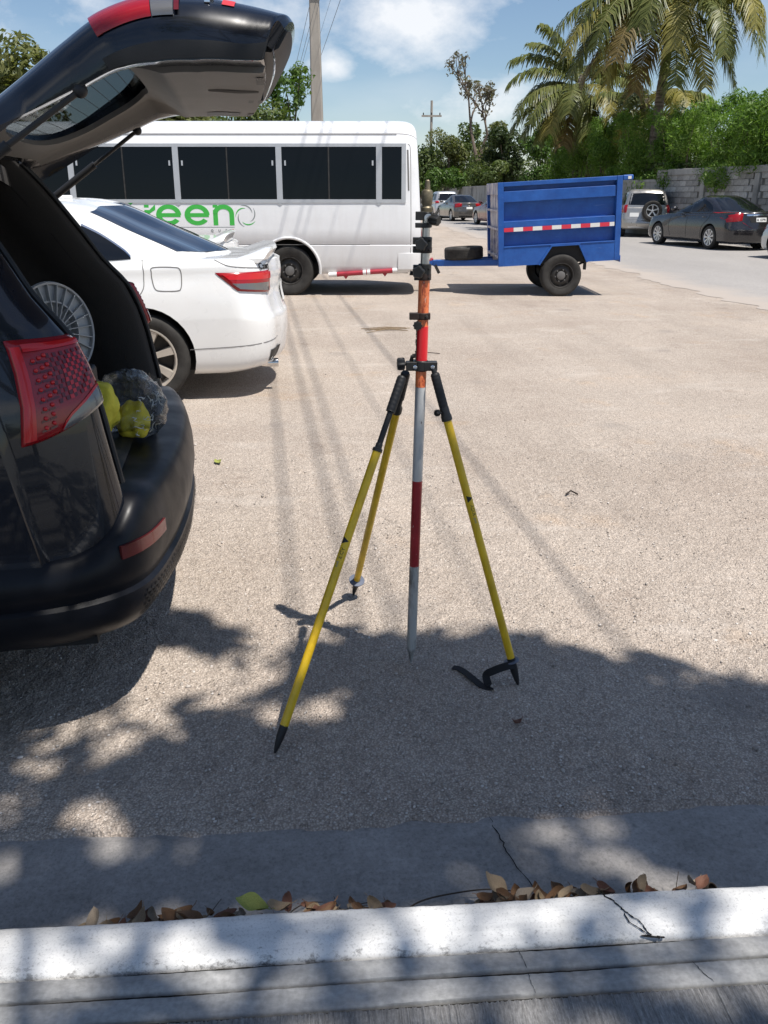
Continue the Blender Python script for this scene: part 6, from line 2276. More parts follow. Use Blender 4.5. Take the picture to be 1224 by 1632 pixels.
# third clamp
c3 = clamp(1.291, 0.046, 0.0192, [(-0.033, -0.01, -0.004, 0.020), (-0.030, -0.01, -0.022, -0.010)], 'clamp_black')
star_knob(pole_at(1.295) + Vector((-0.016, -0.020, -0.002)), (-0.25, -1, 0.0), 0.0165, 0.020, c3, lobes=5)
MB().beam(pole_at(1.29) + Vector((-0.024, -0.005, -0.02)), pole_at(1.29) + Vector((-0.024, -0.005, 0.018)), 0.003, 0.012, (1, 0, 0)).build('clamp_plate', 'steel_tube', c3)
MB().tube([pole_at(1.289) + Vector((-0.042, -0.004, 0.0)), pole_at(1.289) + Vector((-0.024, -0.004, -0.004))], [0.007, 0.004], 8).build('lever', 'clamp_black', c3)
MB().lathe([(0.0194, 0), (0.0200, 0.002), (0.0200, 0.016), (0.0194, 0.018)], pole_at(1.269), PD, 26).build('clamp_ring', 'clamp_rusty', c3)
for dz in (0.010, -0.014):
    bolt(pole_at(1.29) + Vector((0.012, -0.017, dz)), (0.3, -1, 0), c3)
# bubble-level clamp in the middle of the orange section
c4 = clamp(1.167, 0.020, 0.0195, [(-0.040, 0.0, -0.0095, 0.0095), (0.0, 0.021, -0.009, 0.009)], 'clamp_rusty')
bolt(pole_at(1.167) + Vector((0.009, -0.0185, 0)), (0.2, -1, 0), c4, 0.0045, 0.007)
star_knob(pole_at(1.143) + Vector((-0.017, -0.020, 0)), (0.15, -1, 0.0), 0.0125, 0.016, c4, lobes=8)

# tripod
tri = empty('survey_tripod', (0, 0, 0), 0, 'yellow legged survey tripod clamped around the painted pole', 'tripod')
HC_ = pole_at(1.022)
hd = MB().lathe([(0.0185, -0.016), (0.0215, -0.014), (0.0215, 0.014), (0.0185, 0.016)], HC_, PD, 28)
hd.box(HC_ + Vector((0.027, -0.006, 0.0)), (0.040, 0.030, 0.026))
hd.box(HC_ + Vector((-0.030, -0.006, 0.0)), (0.032, 0.028, 0.026))
hd.box(HC_ + Vector((-0.022, 0.022, 0.0)), (0.026, 0.03, 0.024))
head = hd.build('head', 'clamp_black', tri, bevel=0.002)
for dx in (-0.019, 0.033):
    MB().lathe([(0.0062, 0), (0.0062, 0.003), (0.0035, 0.004), (0.003, 0.002), (0.0005, 0.002)], HC_ + Vector((dx, -0.0215, -0.001)), (0, -1, 0), 14).build('bolt', 'chrome', head)
MB().tube([HC_ + Vector((-0.03, -0.004, 0.008)), HC_ + Vector((-0.052, -0.006, 0.006))], 0.0042, 8).build('screw', 'rim_black_steel', head)
star_knob(HC_ + Vector((-0.050, -0.006, 0.006)), (-1, -0.1, -0.02), 0.0175, 0.022, head, 'head_knob', 'grip_black', 8)
MB().tube([HC_ + Vector((-0.03, 0.004, 0.01)), HC_ + Vector((-0.028, 0.0, 0.026)), HC_ + Vector((-0.012, -0.004, 0.03))], 0.006, 8).build('hinge_pin', 'rim_black_steel', head)


def leg(P0, P1, parts, label=None, text_at=None, mirror=False):
    """parts: (name, material, t0, t1, radius0, radius1)"""
    P0, P1 = Vector(P0), Vector(P1)
    root = bpy.data.objects.new('leg', None)
    link(root, tri)
    root.empty_display_size = 0.05
    if label: root['label'] = label
    d = (P1 - P0)
    L = d.length
    d.normalize()
    for nm, mt, t0, t1, r0, r1 in parts:
        if nm == 'grip':
            b_ = MB()
            prof = [(r0 * 0.8, 0), (r0, 0.006)]
            n = 8
            for k in range(n):
                prof += [(r0, (t1 - t0) * L * (k + 0.2) / n + 0.004), (r0 * 0.96, (t1 - t0) * L * (k + 0.5) / n + 0.004), (r0, (t1 - t0) * L * (k + 0.8) / n + 0.002)]
            prof += [(r1, (t1 - t0) * L), (r1 * 0.7, (t1 - t0) * L + 0.002)]
            b_.lathe(prof, P0 + d * L * t0, d, 18)
        elif nm == 'collar':
            H_ = (t1 - t0) * L
            b_ = MB().lathe([(r0 * 0.75, 0), (r0, H_ * 0.15), (r0, H_ * 0.55), (r1, H_ * 0.7), (r1, H_), (r1 * 0.8, H_ + 0.001)], P0 + d * L * t0, d, 22)
        elif nm == 'foot':
            H_ = (t1 - t0) * L
            b_ = MB().lathe([(r0, 0), (r0 * 1.04, H_ * 0.08), (r0 * 0.95, H_ * 0.45), (r0 * 0.62, H_ * 0.8), (r1, H_)], P0 + d * L * t0, d, 18)
        elif nm == 'disc':
            b_ = MB().lathe([(r0 * 0.4, -0.006), (r0 * 0.5, -0.003), (r0, -0.002), (r0 * 1.03, 0.0), (r0, 0.003), (r0 * 0.4, 0.004), (r0 * 0.34, 0.012)], P0 + d * L * t0, d, 28)
        else:
            b_ = MB().cyl(P0 + d * L * t0, P0 + d * L * t1, r0, r1, 20)
        b_.build(nm, mt, root)
    if text_at is not None:
        t_, az, rad = text_at
        n_ = (Vector((0, 0, 1.5)) - (P0 + d * L * t_))
        n_ = (n_ - d * n_.dot(d)).normalized()
        s = d.cross(n_)
        n_, s = n_ * math.cos(az) + s * math.sin(az), s * math.cos(az) - n_ * math.sin(az)
        org = P0 + d * L * t_

        def bend(co):           # x along the leg downwards, y across
            a = co.y / rad
            return org + d * co.x + (n_ * math.cos(a) + (n_.cross(d)) * math.sin(a)) * (rad + 0.0004 + co.z)
        text_obj('lettering', 'ADIR', 0.0155, 'ink_black', root, Matrix.Identity(4), 0.0002, lambda co: bend(co - Vector((0, 0.005, 0))))
        text_obj('lettering', 'pro', 0.0125, 'grey_print', root, Matrix.Identity(4), 0.0002, lambda co: bend(co + Vector((0.042, -0.005, 0))))
        tri_ = MB()
        rows = [[Vector((-0.030 + 0.022 * i / 6, (1 - 0) * (j / 6 - 0.5) * 0.020 * (1 - abs(2 * i / 6 - 1) * 0.0) * 1.0, 0.0)) for j in range(7)] for i in range(7)]
        rows = [[Vector((-0.032 + 0.011 + (2 * (i / 6) - 1) * 0.011 * (1 - j / 6), -0.010 + 0.020 * j / 6, 0.0002)) for j in range(7)] for i in range(7)]
        tri_.grid([[bend(q) for q in r_] for r_ in rows])
        tri_.build('printed_triangle', 'ink_black', root, recalc=False)
    return root


FL0, FL1 = (0.058, 2.44, 1.005), (-0.314, 1.975, 0.0)
B0, B1 = (0.068, 2.492, 1.005), (-0.123, 2.981, 0.0)
R0, R1 = (0.147, 2.448, 1.015), (0.439, 2.327, 0.0)
leg(FL0, FL1, [('grip', 'grip_black', 0.01, 0.105, 0.0145, 0.0150), ('inner_tube', 'grip_black', 0.10, 0.195, 0.0088, 0.0088), ('collar', 'clamp_black', 0.188, 0.212, 0.0105, 0.0152), ('tube', 'leg_yellow', 0.21, 0.93, 0.0128, 0.0128), ('foot', 'foot_steel', 0.925, 1.0, 0.0125, 0.003)],
    None, (0.468, 0.25, 0.0128))
leg(B0, B1, [('grip', 'grip_black', 0.01, 0.10, 0.0145, 0.0145), ('collar', 'clamp_black', 0.095, 0.15, 0.0115, 0.0165), ('tube', 'leg_yellow', 0.148, 0.915, 0.0128, 0.0128), ('disc', 'disc_blue_grey', 0.916, 0.916, 0.030, 0.03), ('foot', 'foot_steel', 0.92, 1.0, 0.0115, 0.003)])
rl = leg(R0, R1, [('inner_tube', 'grip_black', 0.0, 0.03, 0.008, 0.008), ('grip', 'grip_black', 0.012, 0.112, 0.0140, 0.0145), ('collar', 'clamp_black', 0.108, 0.15, 0.0145, 0.0165), ('tube', 'leg_yellow', 0.15, 0.905, 0.0128, 0.0128), ('disc', 'disc_blue_grey', 0.915, 0.915, 0.024, 0.024), ('foot', 'foot_steel', 0.905, 1.0, 0.0135, 0.003)],
         None, (0.405, -0.45, 0.0128))
kp = Vector(R0).lerp(Vector(R1), 0.128)
MB().tube([kp, kp + Vector((-0.022, -0.016, 0.004))], 0.0035, 8).build('screw', 'rim_black_steel', rl)
star_knob(kp + Vector((-0.02, -0.015, 0.004)), (-1, -0.6, 0.15), 0.0095, 0.013, rl, 'leg_knob', 'grip_black', 8)
# webbing strap hanging off the right foot and trailing on the ground
ft = Vector(R0).lerp(Vector(R1), 0.925)
P = cr([ft + Vector((0.008, -0.016, 0.006)), ft + Vector((-0.022, -0.020, 0.002)), ft + Vector((-0.062, -0.012, -0.02)), ft + Vector((-0.083, 0.0, -0.045)), (0.340, 2.315, 0.008), (0.342, 2.30, 0.006), (0.318, 2.315, 0.007), (0.287, 2.36, 0.012), (0.255, 2.412, 0.010), (0.232, 2.425, 0.008)], 8)
rows = []
for i, p in enumerate(P):
    d = (P[min(i + 1, len(P) - 1)] - P[max(0, i - 1)]).normalized()
    t = i / (len(P) - 1)
    view = (p - Vector((0, 0, 1.5))).normalized()
    side = d.cross(view).normalized().lerp(d.cross(Vector((0, 0, 1))).normalized(), min(1, max(0, (t - 0.40) / 0.2)))
    side = (side - d * side.dot(d)).normalized() * 0.0125
    rows.append([p - side, p + side])
A = rows
Bq = []
for i, r_ in enumerate(rows):
    d = (P[min(i + 1, len(P) - 1)] - P[max(0, i - 1)]).normalized()
    n_ = d.cross(r_[1] - r_[0]).normalized() * 0.0022
    Bq.append([r_[0] + n_, r_[1] + n_])
MB().thick_grid(A, Bq).build('strap', 'webbing_black', rl, angle=50)


# ------------------------------------------------------------------ block wall on the right
wall = empty('block_wall', (10.5, 34.0, 0), math.atan2(-0.970, 0.2425), 'grey concrete block wall with pillars behind the dark saloon', 'wall')
WLEN, WH = 16.5, 2.36
COLS = [2.9 * k for k in range(6)]
MB().box((WLEN / 2, 0.10, WH / 2 - 0.1), (WLEN, 0.14, WH - 0.2)).build('mortar_bed', 'mortar', wall)
for x in COLS:
    MB().box((x, 0.06, WH / 2 - 0.11), (0.24, 0.26, WH - 0.222)).build('pillar', 'wall_render', wall, bevel=0.012)
MB().box((WLEN / 2, 0.075, WH - 0.105), (WLEN + 0.26, 0.25, 0.21)).build('cap_beam', 'wall_render', wall, bevel=0.015)
bm = bmesh.new()
bmesh.ops.create_cube(bm, size=1.0)
bmesh.ops.scale(bm, vec=(0.385, 0.06, 0.185), verts=bm.verts)
bmesh.ops.bevel(bm, geom=bm.edges, offset=0.008, segments=1, affect='EDGES')
blk = bpy.data.meshes.new('block')
bm.to_mesh(blk)
bm.free()
blk.materials.append(MATS['block_face'])
rest = MB()
for r_ in range(11):
    z = 0.10 + r_ * 0.196
    if z > WH - 0.25:
        break
    for k in range(-1, 43):
        x = 0.2 + k * 0.396 + (0.198 if r_ % 2 else 0)
        if x < 0.14 or x > WLEN - 0.2 or any(abs(x - c) < 0.14 for c in COLS):
            continue
        if x < 9.0:
            o = bpy.data.objects.new('block', blk)
            link(o, wall)
            # blocks meeting a pillar are cut short
            sx = min([1.0] + [2 * (abs(x - c) - 0.125) / 0.385 for c in COLS if abs(x - c) < 0.33])
            o.location = (x, 0.012 + rnd.uniform(-0.006, 0.010), z + rnd.uniform(-0.003, 0.003))
            o.rotation_euler = (0, rnd.uniform(-0.008, 0.008), rnd.uniform(-0.012, 0.012))
            o.scale = (max(0.3, sx), 1, 1)
        else:
            rest.box((x, 0.014, z), (0.385, 0.06, 0.185))
tag(rest.build('block_field', 'block_face', wall), kind='stuff')

low = empty('low_wall', (0, 0, 0), 0, 'lower weathered grey wall running away behind the parked cars', 'wall')
P = [(10.45, 34.2), (9.4, 40), (8.6, 46), (7.6, 52), (6.9, 58), (6.2, 66), (5.6, 74), (3.0, 82), (-3, 88), (-12, 92)]
pp = cr([(*p, 0) for p in P], 4)
A = [[Vector((p.x, p.y, z)) for z in np.linspace(0, 1.93, 5)] for p in pp]
Bq = [[Vector((p.x + 0.16, p.y + 0.05, z)) for z in np.linspace(0, 1.93, 5)] for p in pp]
MB().thick_grid(A, Bq).build('wall_face', 'wall_render', low)
A = [[Vector((p.x - 0.03, p.y - 0.02, z)) for z in (1.931, 2.03)] for p in pp]
Bq = [[Vector((p.x + 0.2, p.y + 0.06, z)) for z in (1.931, 2.03)] for p in pp]
MB().thick_grid(A, Bq).build('coping', 'wall_render', low)
for i in range(4, len(pp) - 8, 3):
    MB().box((pp[i].x - 0.02, pp[i].y, 0.96), (0.3, 0.3, 1.92)).build('pillar', 'wall_render', low)

# ------------------------------------------------------------------ poles and wires
up = empty('utility_pole', (-2.92, 40.0, 0), 0, 'tall tan concrete utility pole rising behind the white bus', 'pole')
MB().loft([[(sx * w, sy * w, z) for sx, sy in ((-1, -0.8), (-0.8, -1), (0.8, -1), (1, -0.8), (1, 0.8), (0.8, 1), (-0.8, 1), (-1, 0.8))] for z, w in ((0, 0.30), (3, 0.268), (6, 0.236), (9, 0.203), (11.5, 0.178))]).build('shaft', 'pole_concrete', up, angle=20)
for z in (10.6, 9.3):
    MB().box((0, -0.24, z), (1.9, 0.1, 0.12)).build('crossarm', 'pole_concrete', up)
    for x in (-0.8, -0.35, 0.35, 0.8):
        MB().lathe([(0.03, 0), (0.05, 0.04), (0.03, 0.08), (0.05, 0.12), (0.02, 0.16)], (x, -0.24, z + 0.06), (0, 0, 1), 10).build('insulator', 'rim_black_steel', up)
fp = empty('far_pole', (4.05, 78.0, 0), 0, 'slim grey distant utility pole with a crossarm above the far trees', 'pole')
MB().cyl((0, 0, 0), (0, 0, 8.9), 0.15, 0.10, 10).build('shaft', 'pole_concrete', fp)
MB().box((0, -0.16, 7.7), (1.7, 0.1, 0.14)).build('crossarm', 'pole_concrete', fp)
for x in (-0.7, 0, 0.7):
    MB().lathe([(0.04, 0), (0.06, 0.1), (0.02, 0.2)], (x, -0.16, 7.77), (0, 0, 1), 8).build('insulator', 'rim_black_steel', fp)


def wire(x0, slope, z0, zp, r, label):
    """overhead wire running down the lot: x = x0 + slope * y; sags between the pole at y = 40 and the ends"""
    P = []
    for y in list(range(-20, 41, 3)) + [40]:
        t = (y + 20) / 60
        P.append(Vector((x0 + slope * y, y, z0 + (zp - z0) * t - 4 * 0.35 * t * (1 - t))))
    for y in range(44, 121, 6):
        t = (y - 40) / 80
        P.append(Vector((x0 + slope * y, y, zp - 1.2 * t - 4 * 0.5 * t * (1 - t))))
    tag(MB().tube(P, r, 5).build('overhead_wire', 'wire_black'), label, 'wire', 'overhead wires over the lot')


wire(2.80, -0.143, 8.8, 9.55, 0.011, 'black overhead wire just left of the utility pole')
wire(3.02, -0.143, 8.75, 9.5, 0.011, 'black overhead wire touching the left edge of utility pole')
wire(3.13, -0.143, 8.7, 9.4, 0.009, 'thin black overhead wire behind the utility pole')
wire(3.95, -0.140, 8.8, 9.5, 0.011, 'black overhead wire right of the utility pole, farthest right')
wire(3.45, -0.141, 8.5, 9.2, 0.006, 'thin black overhead wire leaving the right side of utility pole')


# ------------------------------------------------------------------ plants
def leaf_cloud(clumps, size, aspect, seed, up=0.5, shell=0.45, droop=0.0):
    g = np.random.default_rng(seed)
    VV, TT = [], []
    for (c, rad, n) in clumps:
        c, rad = np.array(c, float), np.array(rad if hasattr(rad, '__len__') else (rad,) * 3, float)
        d = g.normal(size=(n, 3))
        d /= np.linalg.norm(d, axis=1)[:, None]
        # uneven outline: radius varies with direction
        k = g.normal(size=(6, 3)) * 2.2
        ph = g.uniform(0, 6.28, 6)
        wob = 1 + 0.24 * np.sin(d @ k.T + ph).sum(1) / 2.2
        r = (shell + (1 - shell) * g.random(n) ** 0.6) * wob
        p = c + d * rad * r[:, None]
        nrm = d + g.normal(size=(n, 3)) * 0.75 + np.array([0, 0, up])
        nrm /= np.linalg.norm(nrm, axis=1)[:, None]
        t = np.cross(nrm, g.normal(size=(n, 3)))
        t[:, 2] -= droop
        t -= nrm * (t * nrm).sum(1)[:, None]
        t /= np.linalg.norm(t, axis=1)[:, None] + 1e-9
        b = np.cross(nrm, t)
        s = size * g.uniform(0.75, 1.3) * g.uniform(0.5, 1.45, n)[:, None]
        w = s * aspect * 0.5
        q = np.stack([p - t * s * 0.5, p + b * w + nrm * w * 0.35 - t * s * 0.05, p + t * s * 0.55, p - b * w + nrm * w * 0.35 - t * s * 0.05], 1)
        VV.append(q.reshape(-1, 3))
        base = g.normal(0.5, 0.12)
        TT.append(np.clip(base + g.normal(0, 0.17, n), 0, 1))
    V = np.concatenate(VV)
    return V, np.arange(len(V)).reshape(-1, 4), np.concatenate(TT)


def limb(a, b, r0, r1, bend, g, n=6):
    a, b = Vector(a), Vector(b)
    o = Vector((g.uniform(-1, 1), g.uniform(-1, 1), g.uniform(-0.3, 0.6))) * bend
    P = [a.lerp(b, t) + o * math.sin(math.pi * t) for t in [i / n for i in range(n + 1)]]
    return P, [r0 + (r1 - r0) * i / n for i in range(n + 1)]


def tree(name, base, clumps, size, aspect, mat, seed, label, tr=0.14, group=None, up=0.5, droop=0.0, fork=0.45, cat='tree', shell=0.45, leafy=True):
    g = random.Random(seed)
    root = empty(name, base, 0, label, cat, group)
    V, F, T = leaf_cloud(clumps, size, aspect, seed, up, shell, droop)
    fast_mesh('crown', V, F, mat, root, tint=T)
    b_ = MB()
    hmin = min(c[0][2] for c in clumps)
    f0 = Vector((g.uniform(-0.1, 0.1), g.uniform(-0.1, 0.1), max(0.4, hmin * fork * 1.4)))
    b_.tube(*limb((0, 0, -0.05), f0, tr, tr * 0.8, 0.08, g), 10)
    for c in clumps:
        P, r_ = limb(f0, c[0], tr * 0.5, tr * 0.12, 0.2, g)
        b_.tube(P, r_, 6)
    b_.build('trunk', 'bark', root)
    return root


def clump_set(g, n, cx, cy, z0, z1, rx, ry, r0, r1, leaves):
    out = []
    for k in range(n):
        a, q = g.uniform(0, 6.28), math.sqrt(g.random())
        z = g.uniform(z0, z1)
        f = 1 - 0.45 * abs((z - (z0 + z1) / 2) / max(0.1, (z1 - z0) / 2))
        r_ = g.uniform(r0, r1)
        out.append(((cx + rx * q * math.cos(a) * f, cy + ry * q * math.sin(a) * f, z), (r_, r_, r_ * 0.8), int(leaves * (r_ / r1) ** 2)))
    return out


tg = random.Random(3)
# left, behind the black car
cl = [((0.55, 0, 4.15), (0.95, 0.95, 0.75), 1500), ((0.2, -0.3, 3.3), (1.0, 1.0, 0.8), 1500), ((-0.9, 0.2, 3.7), (1.0, 1, 0.9), 1300), ((-1.5, 0, 2.6), (1.1, 1.1, 0.9), 1300), ((-0.2, 0.2, 2.3), (1.0, 1, 0.8), 1200), ((-2.2, 0.3, 3.6), (1.0, 1, 0.8), 1000), ((-0.75, 0, 4.3), (0.5, 0.5, 0.4), 400)]
tree('leafy_tree', (-8.75, 21.5, 0), cl, 0.15, 0.5, 'leaf_olive', 31, 'yellowish green tree at the left edge above the black car', 0.16)
cl = clump_set(tg, 9, 0, 0, 2.1, 3.75, 1.6, 0.9, 0.5, 0.8, 1100)
tree('leafy_tree', (-5.6, 25.5, 0), cl, 0.14, 0.5, 'leaf_olive', 32, 'low yellowish green tree just over the bus roof, left part', 0.12)
cl = clump_set(tg, 9, 0, 0, 2.1, 3.65, 1.5, 0.9, 0.5, 0.75, 1000)
tree('leafy_tree', (-3.9, 27.0, 0), cl, 0.13, 0.5, 'leaf_mid', 33, 'low mid green tree over the bus roof beneath the tailgate tip', 0.12)
cl = clump_set(tg, 5, 0, 0, 2.2, 3.6, 0.7, 0.7, 0.45, 0.7, 1500) + [((0.15, 0, 4.3), (0.55, 0.55, 0.6), 700), ((0.55, 0, 4.75), (0.35, 0.4, 0.45), 320), ((-0.3, 0, 4.5), (0.4, 0.4, 0.6), 400), ((-0.2, 0, 5.05), (0.25, 0.25, 0.4), 160)]
tree('leafy_tree', (-3.05, 27.5, 0), cl, 0.14, 0.42, 'leaf_bright', 34, 'bright green upright tree beside the utility pole', 0.12, up=0.2)
for i, (x, y, h) in enumerate(((-13.5, 25, 4.6), (-18, 28, 5.2), (-24, 27, 5.0), (-9.5, 33, 4.0))):
    cl = clump_set(tg, 8, 0, 0, 2.0, h - 0.6, 1.8, 1.2, 0.7, 1.0, 700)
    tree('leafy_tree', (x, y, 0), cl, 0.2, 0.5, 'leaf_mid', 40 + i, ['green tree left of the view beyond the black car', 'green tree far left beyond the lot', 'leftmost green tree beyond the lot', 'small green tree hidden behind the black car'][i], 0.16)

# far end of the road
far = [(3.3, 75, 5.6, 'leaf_mid', 'dense dark green tree beside the bus tail at the far end of the road'), (5.3, 77, 7.2, 'leaf_olive', 'taller olive green tree beneath the distant pole'), (7.0, 80, 7.6, 'leaf_mid', 'dark tree right behind the half bare tree'),
       (9.3, 70, 7.2, 'leaf_dark', 'dark green tree behind the trailer, right of the half bare tree'), (11.6, 64, 7.0, 'leaf_bright', 'feathery bright green tree behind the trailer middle'), (13.2, 58, 6.4, 'leaf_mid', 'green tree behind the drooping left palm'), (10.2, 84, 8.2, 'leaf_olive', 'tall hazy green tree far behind the half bare tree'), (13.5, 76, 8.0, 'leaf_mid', 'tall green tree far behind the shorter palm'), (15.5, 62, 6.6, 'leaf_bright', 'bright green tree behind the hedge and the tall palm'), (18, 56, 6.4, 'leaf_mid', 'green tree behind the hedge at the right'), (-1.5, 84, 6.0, 'leaf_mid', 'green tree hidden behind the bus'), (-8, 86, 6.5, 'leaf_mid', 'larger green tree hidden behind the bus')]
for i, (x, y, h, mt, lab) in enumerate(far):
    cl = clump_set(tg, 12, 0, 0, 1.4, h - 0.8, 1.7, 1.3, 0.7, 1.15, 750)
    tree('leafy_tree', (x, y, 0), cl, 0.26, 0.5, mt, 60 + i, lab, 0.17)
cl = clump_set(tg, 7, 0, 0, 2.0, 3.2, 1.6, 0.5, 0.6, 0.85, 900)
tree('flowering_shrub', (4.6, 69, 0), cl, 0.2, 0.45, 'leaf_bright', 77, 'light green shrub leaning over the far wall behind the parked cars', 0.09, cat='shrub')
for i, (x, y, h) in enumerate(((1.6, 84.5, 4.2), (5.2, 81, 4.4), (8.4, 77, 4.2), (10.4, 72, 4.4))):
    cl = clump_set(tg, 9, 0, 0, 1.2, h - 0.7, 1.9, 0.6, 0.8, 1.1, 650)
    tree('far_shrub', (x, y, 0), cl, 0.24, 0.5, 'leaf_mid', 160 + i, ['low dark shrub at the far road end beside the bus tail', 'low shrub behind the far wall under the distant pole', 'low shrub behind the far wall near the bare tree foot', 'low shrub behind the trailer left end'][i], 0.1, cat='shrub')
cl = clump_set(tg, 6, 0, 0, 2.0, 3.3, 1.3, 0.6, 0.6, 0.85, 800)
tree('flowering_shrub', (7.4, 64, 0), cl, 0.2, 0.45, 'leaf_mid', 78, 'dark green shrub over the wall at the left end of the trailer', 0.09, cat='shrub')

# half bare tree
bt = empty('bare_tree', (7.95, 72.5, 0), 0, 'slender half bare tree with reddish sparse leaves above the trailer', 'tree')
g = random.Random(5)
b_ = MB()
tips = []


def grow(a, d, L, r, depth):
    e = a + d * L
    P, rr_ = limb(a, e, r, r * 0.68, L * 0.09, g, 5)
    b_.tube(P, rr_, 7 if depth < 2 else 5)
    if depth >= 4:
        tips.append(e)
        return
    for k in range(2 if depth < 1 else g.choice((2, 3))):
        nd = (d + Vector((g.uniform(-1, 1), g.uniform(-0.7, 0.7), g.uniform(-0.15, 0.65))) * (0.75 if depth else 0.6)).normalized()
        grow(P[-1 - (k == 2)], nd, L * g.uniform(0.62, 0.82), r * 0.62, depth + 1)
    if depth >= 2:
        tips.append(e)


grow(Vector((0, 0, 0)), Vector((-0.10, 0, 1)).normalized(), 3.75, 0.24, 0)
b_.build('trunk', 'bark', bt)
cl = [((p.x, p.y, p.z), g.uniform(0.25, 0.5), g.choice((12, 20, 34, 46))) for p in tips]
V, F, T = leaf_cloud(cl, 0.27, 0.45, 55, 0.2, 0.2, 0.5)
fast_mesh('crown', V, F, 'leaf_sparse', bt, tint=T)


# palms
def frond(root, org, az, elev, L, droop, mat, seed, nl=72, lw=0.085, ll=1.0):
    g = random.Random(seed)
    h = Vector((math.cos(az), math.sin(az), 0))
    P = []
    p = Vector(org)
    a = elev
    n = 16
    for i in range(n + 1):
        P.append(p.copy())
        p = p + (h * math.cos(a) + Vector((0, 0, math.sin(a)))) * (L / n)
        a -= droop / n * (0.5 + 1.1 * i / n)
        a = max(a, -1.45)
    V, F = [], []
    # midrib, three-sided
    for i in range(n):
        r0, r1 = 0.045 * (1 - i / n) + 0.008, 0.045 * (1 - (i + 1) / n) + 0.008
        d = (P[i + 1] - P[i]).normalized()
        s = d.cross(Vector((0, 0, 1)))
        s = s.normalized() if s.length > 0.05 else Vector((-h.y, h.x, 0))
        u = s.cross(d)
        k = len(V)
        V += [P[i] + s * r0, P[i] + u * r0, P[i] - s * r0, P[i + 1] + s * r1, P[i + 1] + u * r1, P[i + 1] - s * r1]
        F += [(k, k + 3, k + 4, k + 1), (k + 1, k + 4, k + 5, k + 2), (k + 2, k + 5, k + 3, k)]
    T = [0.75] * len(F)
    for j in range(nl):
        t = 0.13 + 0.87 * j / nl
        x = t * n
        i = min(int(x), n - 1)
        c = P[i].lerp(P[i + 1], x - i)
        d = (P[i + 1] - P[i]).normalized()
        s = d.cross(Vector((0, 0, 1)))
        s = s.normalized() if s.length > 0.05 else Vector((-h.y, h.x, 0))
        u = s.cross(d)
        ln = ll * (0.35 + 0.65 * math.sin(math.pi * min(1, 0.18 + 0.72 * t))) * g.uniform(0.85, 1.12)
        for sg in (-1, 1):
            o = (s * sg * 0.85 + d * g.uniform(0.35, 0.6) + u * g.uniform(-0.05, 0.25)).normalized()
            fall = Vector((0, 0, -1)) * ln * g.uniform(0.5, 0.95)
            m_ = c + o * ln * 0.5 + fall * 0.12
            e = c + o * ln * 0.86 + fall * 0.75
            w = d * lw * 0.5
            k = len(V)
            V += [c - w * 0.5, c + w * 0.5, m_ + w, m_ - w, e + w * 0.15, e - w * 0.15]
            F += [(k, k + 1, k + 2, k + 3), (k + 3, k + 2, k + 4, k + 5)]
            q = min(1, max(0, g.gauss(0.5, 0.16)))
            T += [q, q]
    fast_mesh('frond', [tuple(v) for v in V], F, mat, root, tint=T)


def palm(base, h, lean, fronds, label, r=0.2, nuts=True):
    root = empty('palm_tree', base, 0, label, 'palm')
    P = [Vector((lean * (t ** 2), 0, h * t)) for t in np.linspace(0, 1, 30)]
    rr_ = [r * (1.35 - 0.55 * min(1, t * 3) if t < 0.33 else 0.80 + 0.05 * math.sin(60 * t)) for t in np.linspace(0, 1, 30)]
    MB().tube(P, rr_, 12).build('trunk', 'palm_bark', root)
    top = P[-1]
    MB().lathe([(r * 0.8, -0.5), (r * 1.35, -0.1), (r * 1.1, 0.3), (0.05, 0.75)], top, (0, 0, 1), 12).build('crown_shaft', 'palm_bark', root)
    for k, (az, el, L, dr, mt) in enumerate(fronds):
        frond(root, top + Vector((math.cos(R(az)) * 0.18, math.sin(R(az)) * 0.18, 0.1 + 0.3 * (el > 0.5))), R(az), el, L, dr, mt, k + int(h * 10))
    if nuts:
        g = random.Random(int(h * 7))
        for k in range(7):
            a = g.uniform(0, 6.28)
            MB().ball(top + Vector((math.cos(a) * 0.33, math.sin(a) * 0.33, -0.18 - g.uniform(0, 0.25))), 0.13, 8, (1, 1, 1.2)).build('coconut', 'dead_leaf_green' if k % 2 else 'dead_leaf_tan', root)
    return root


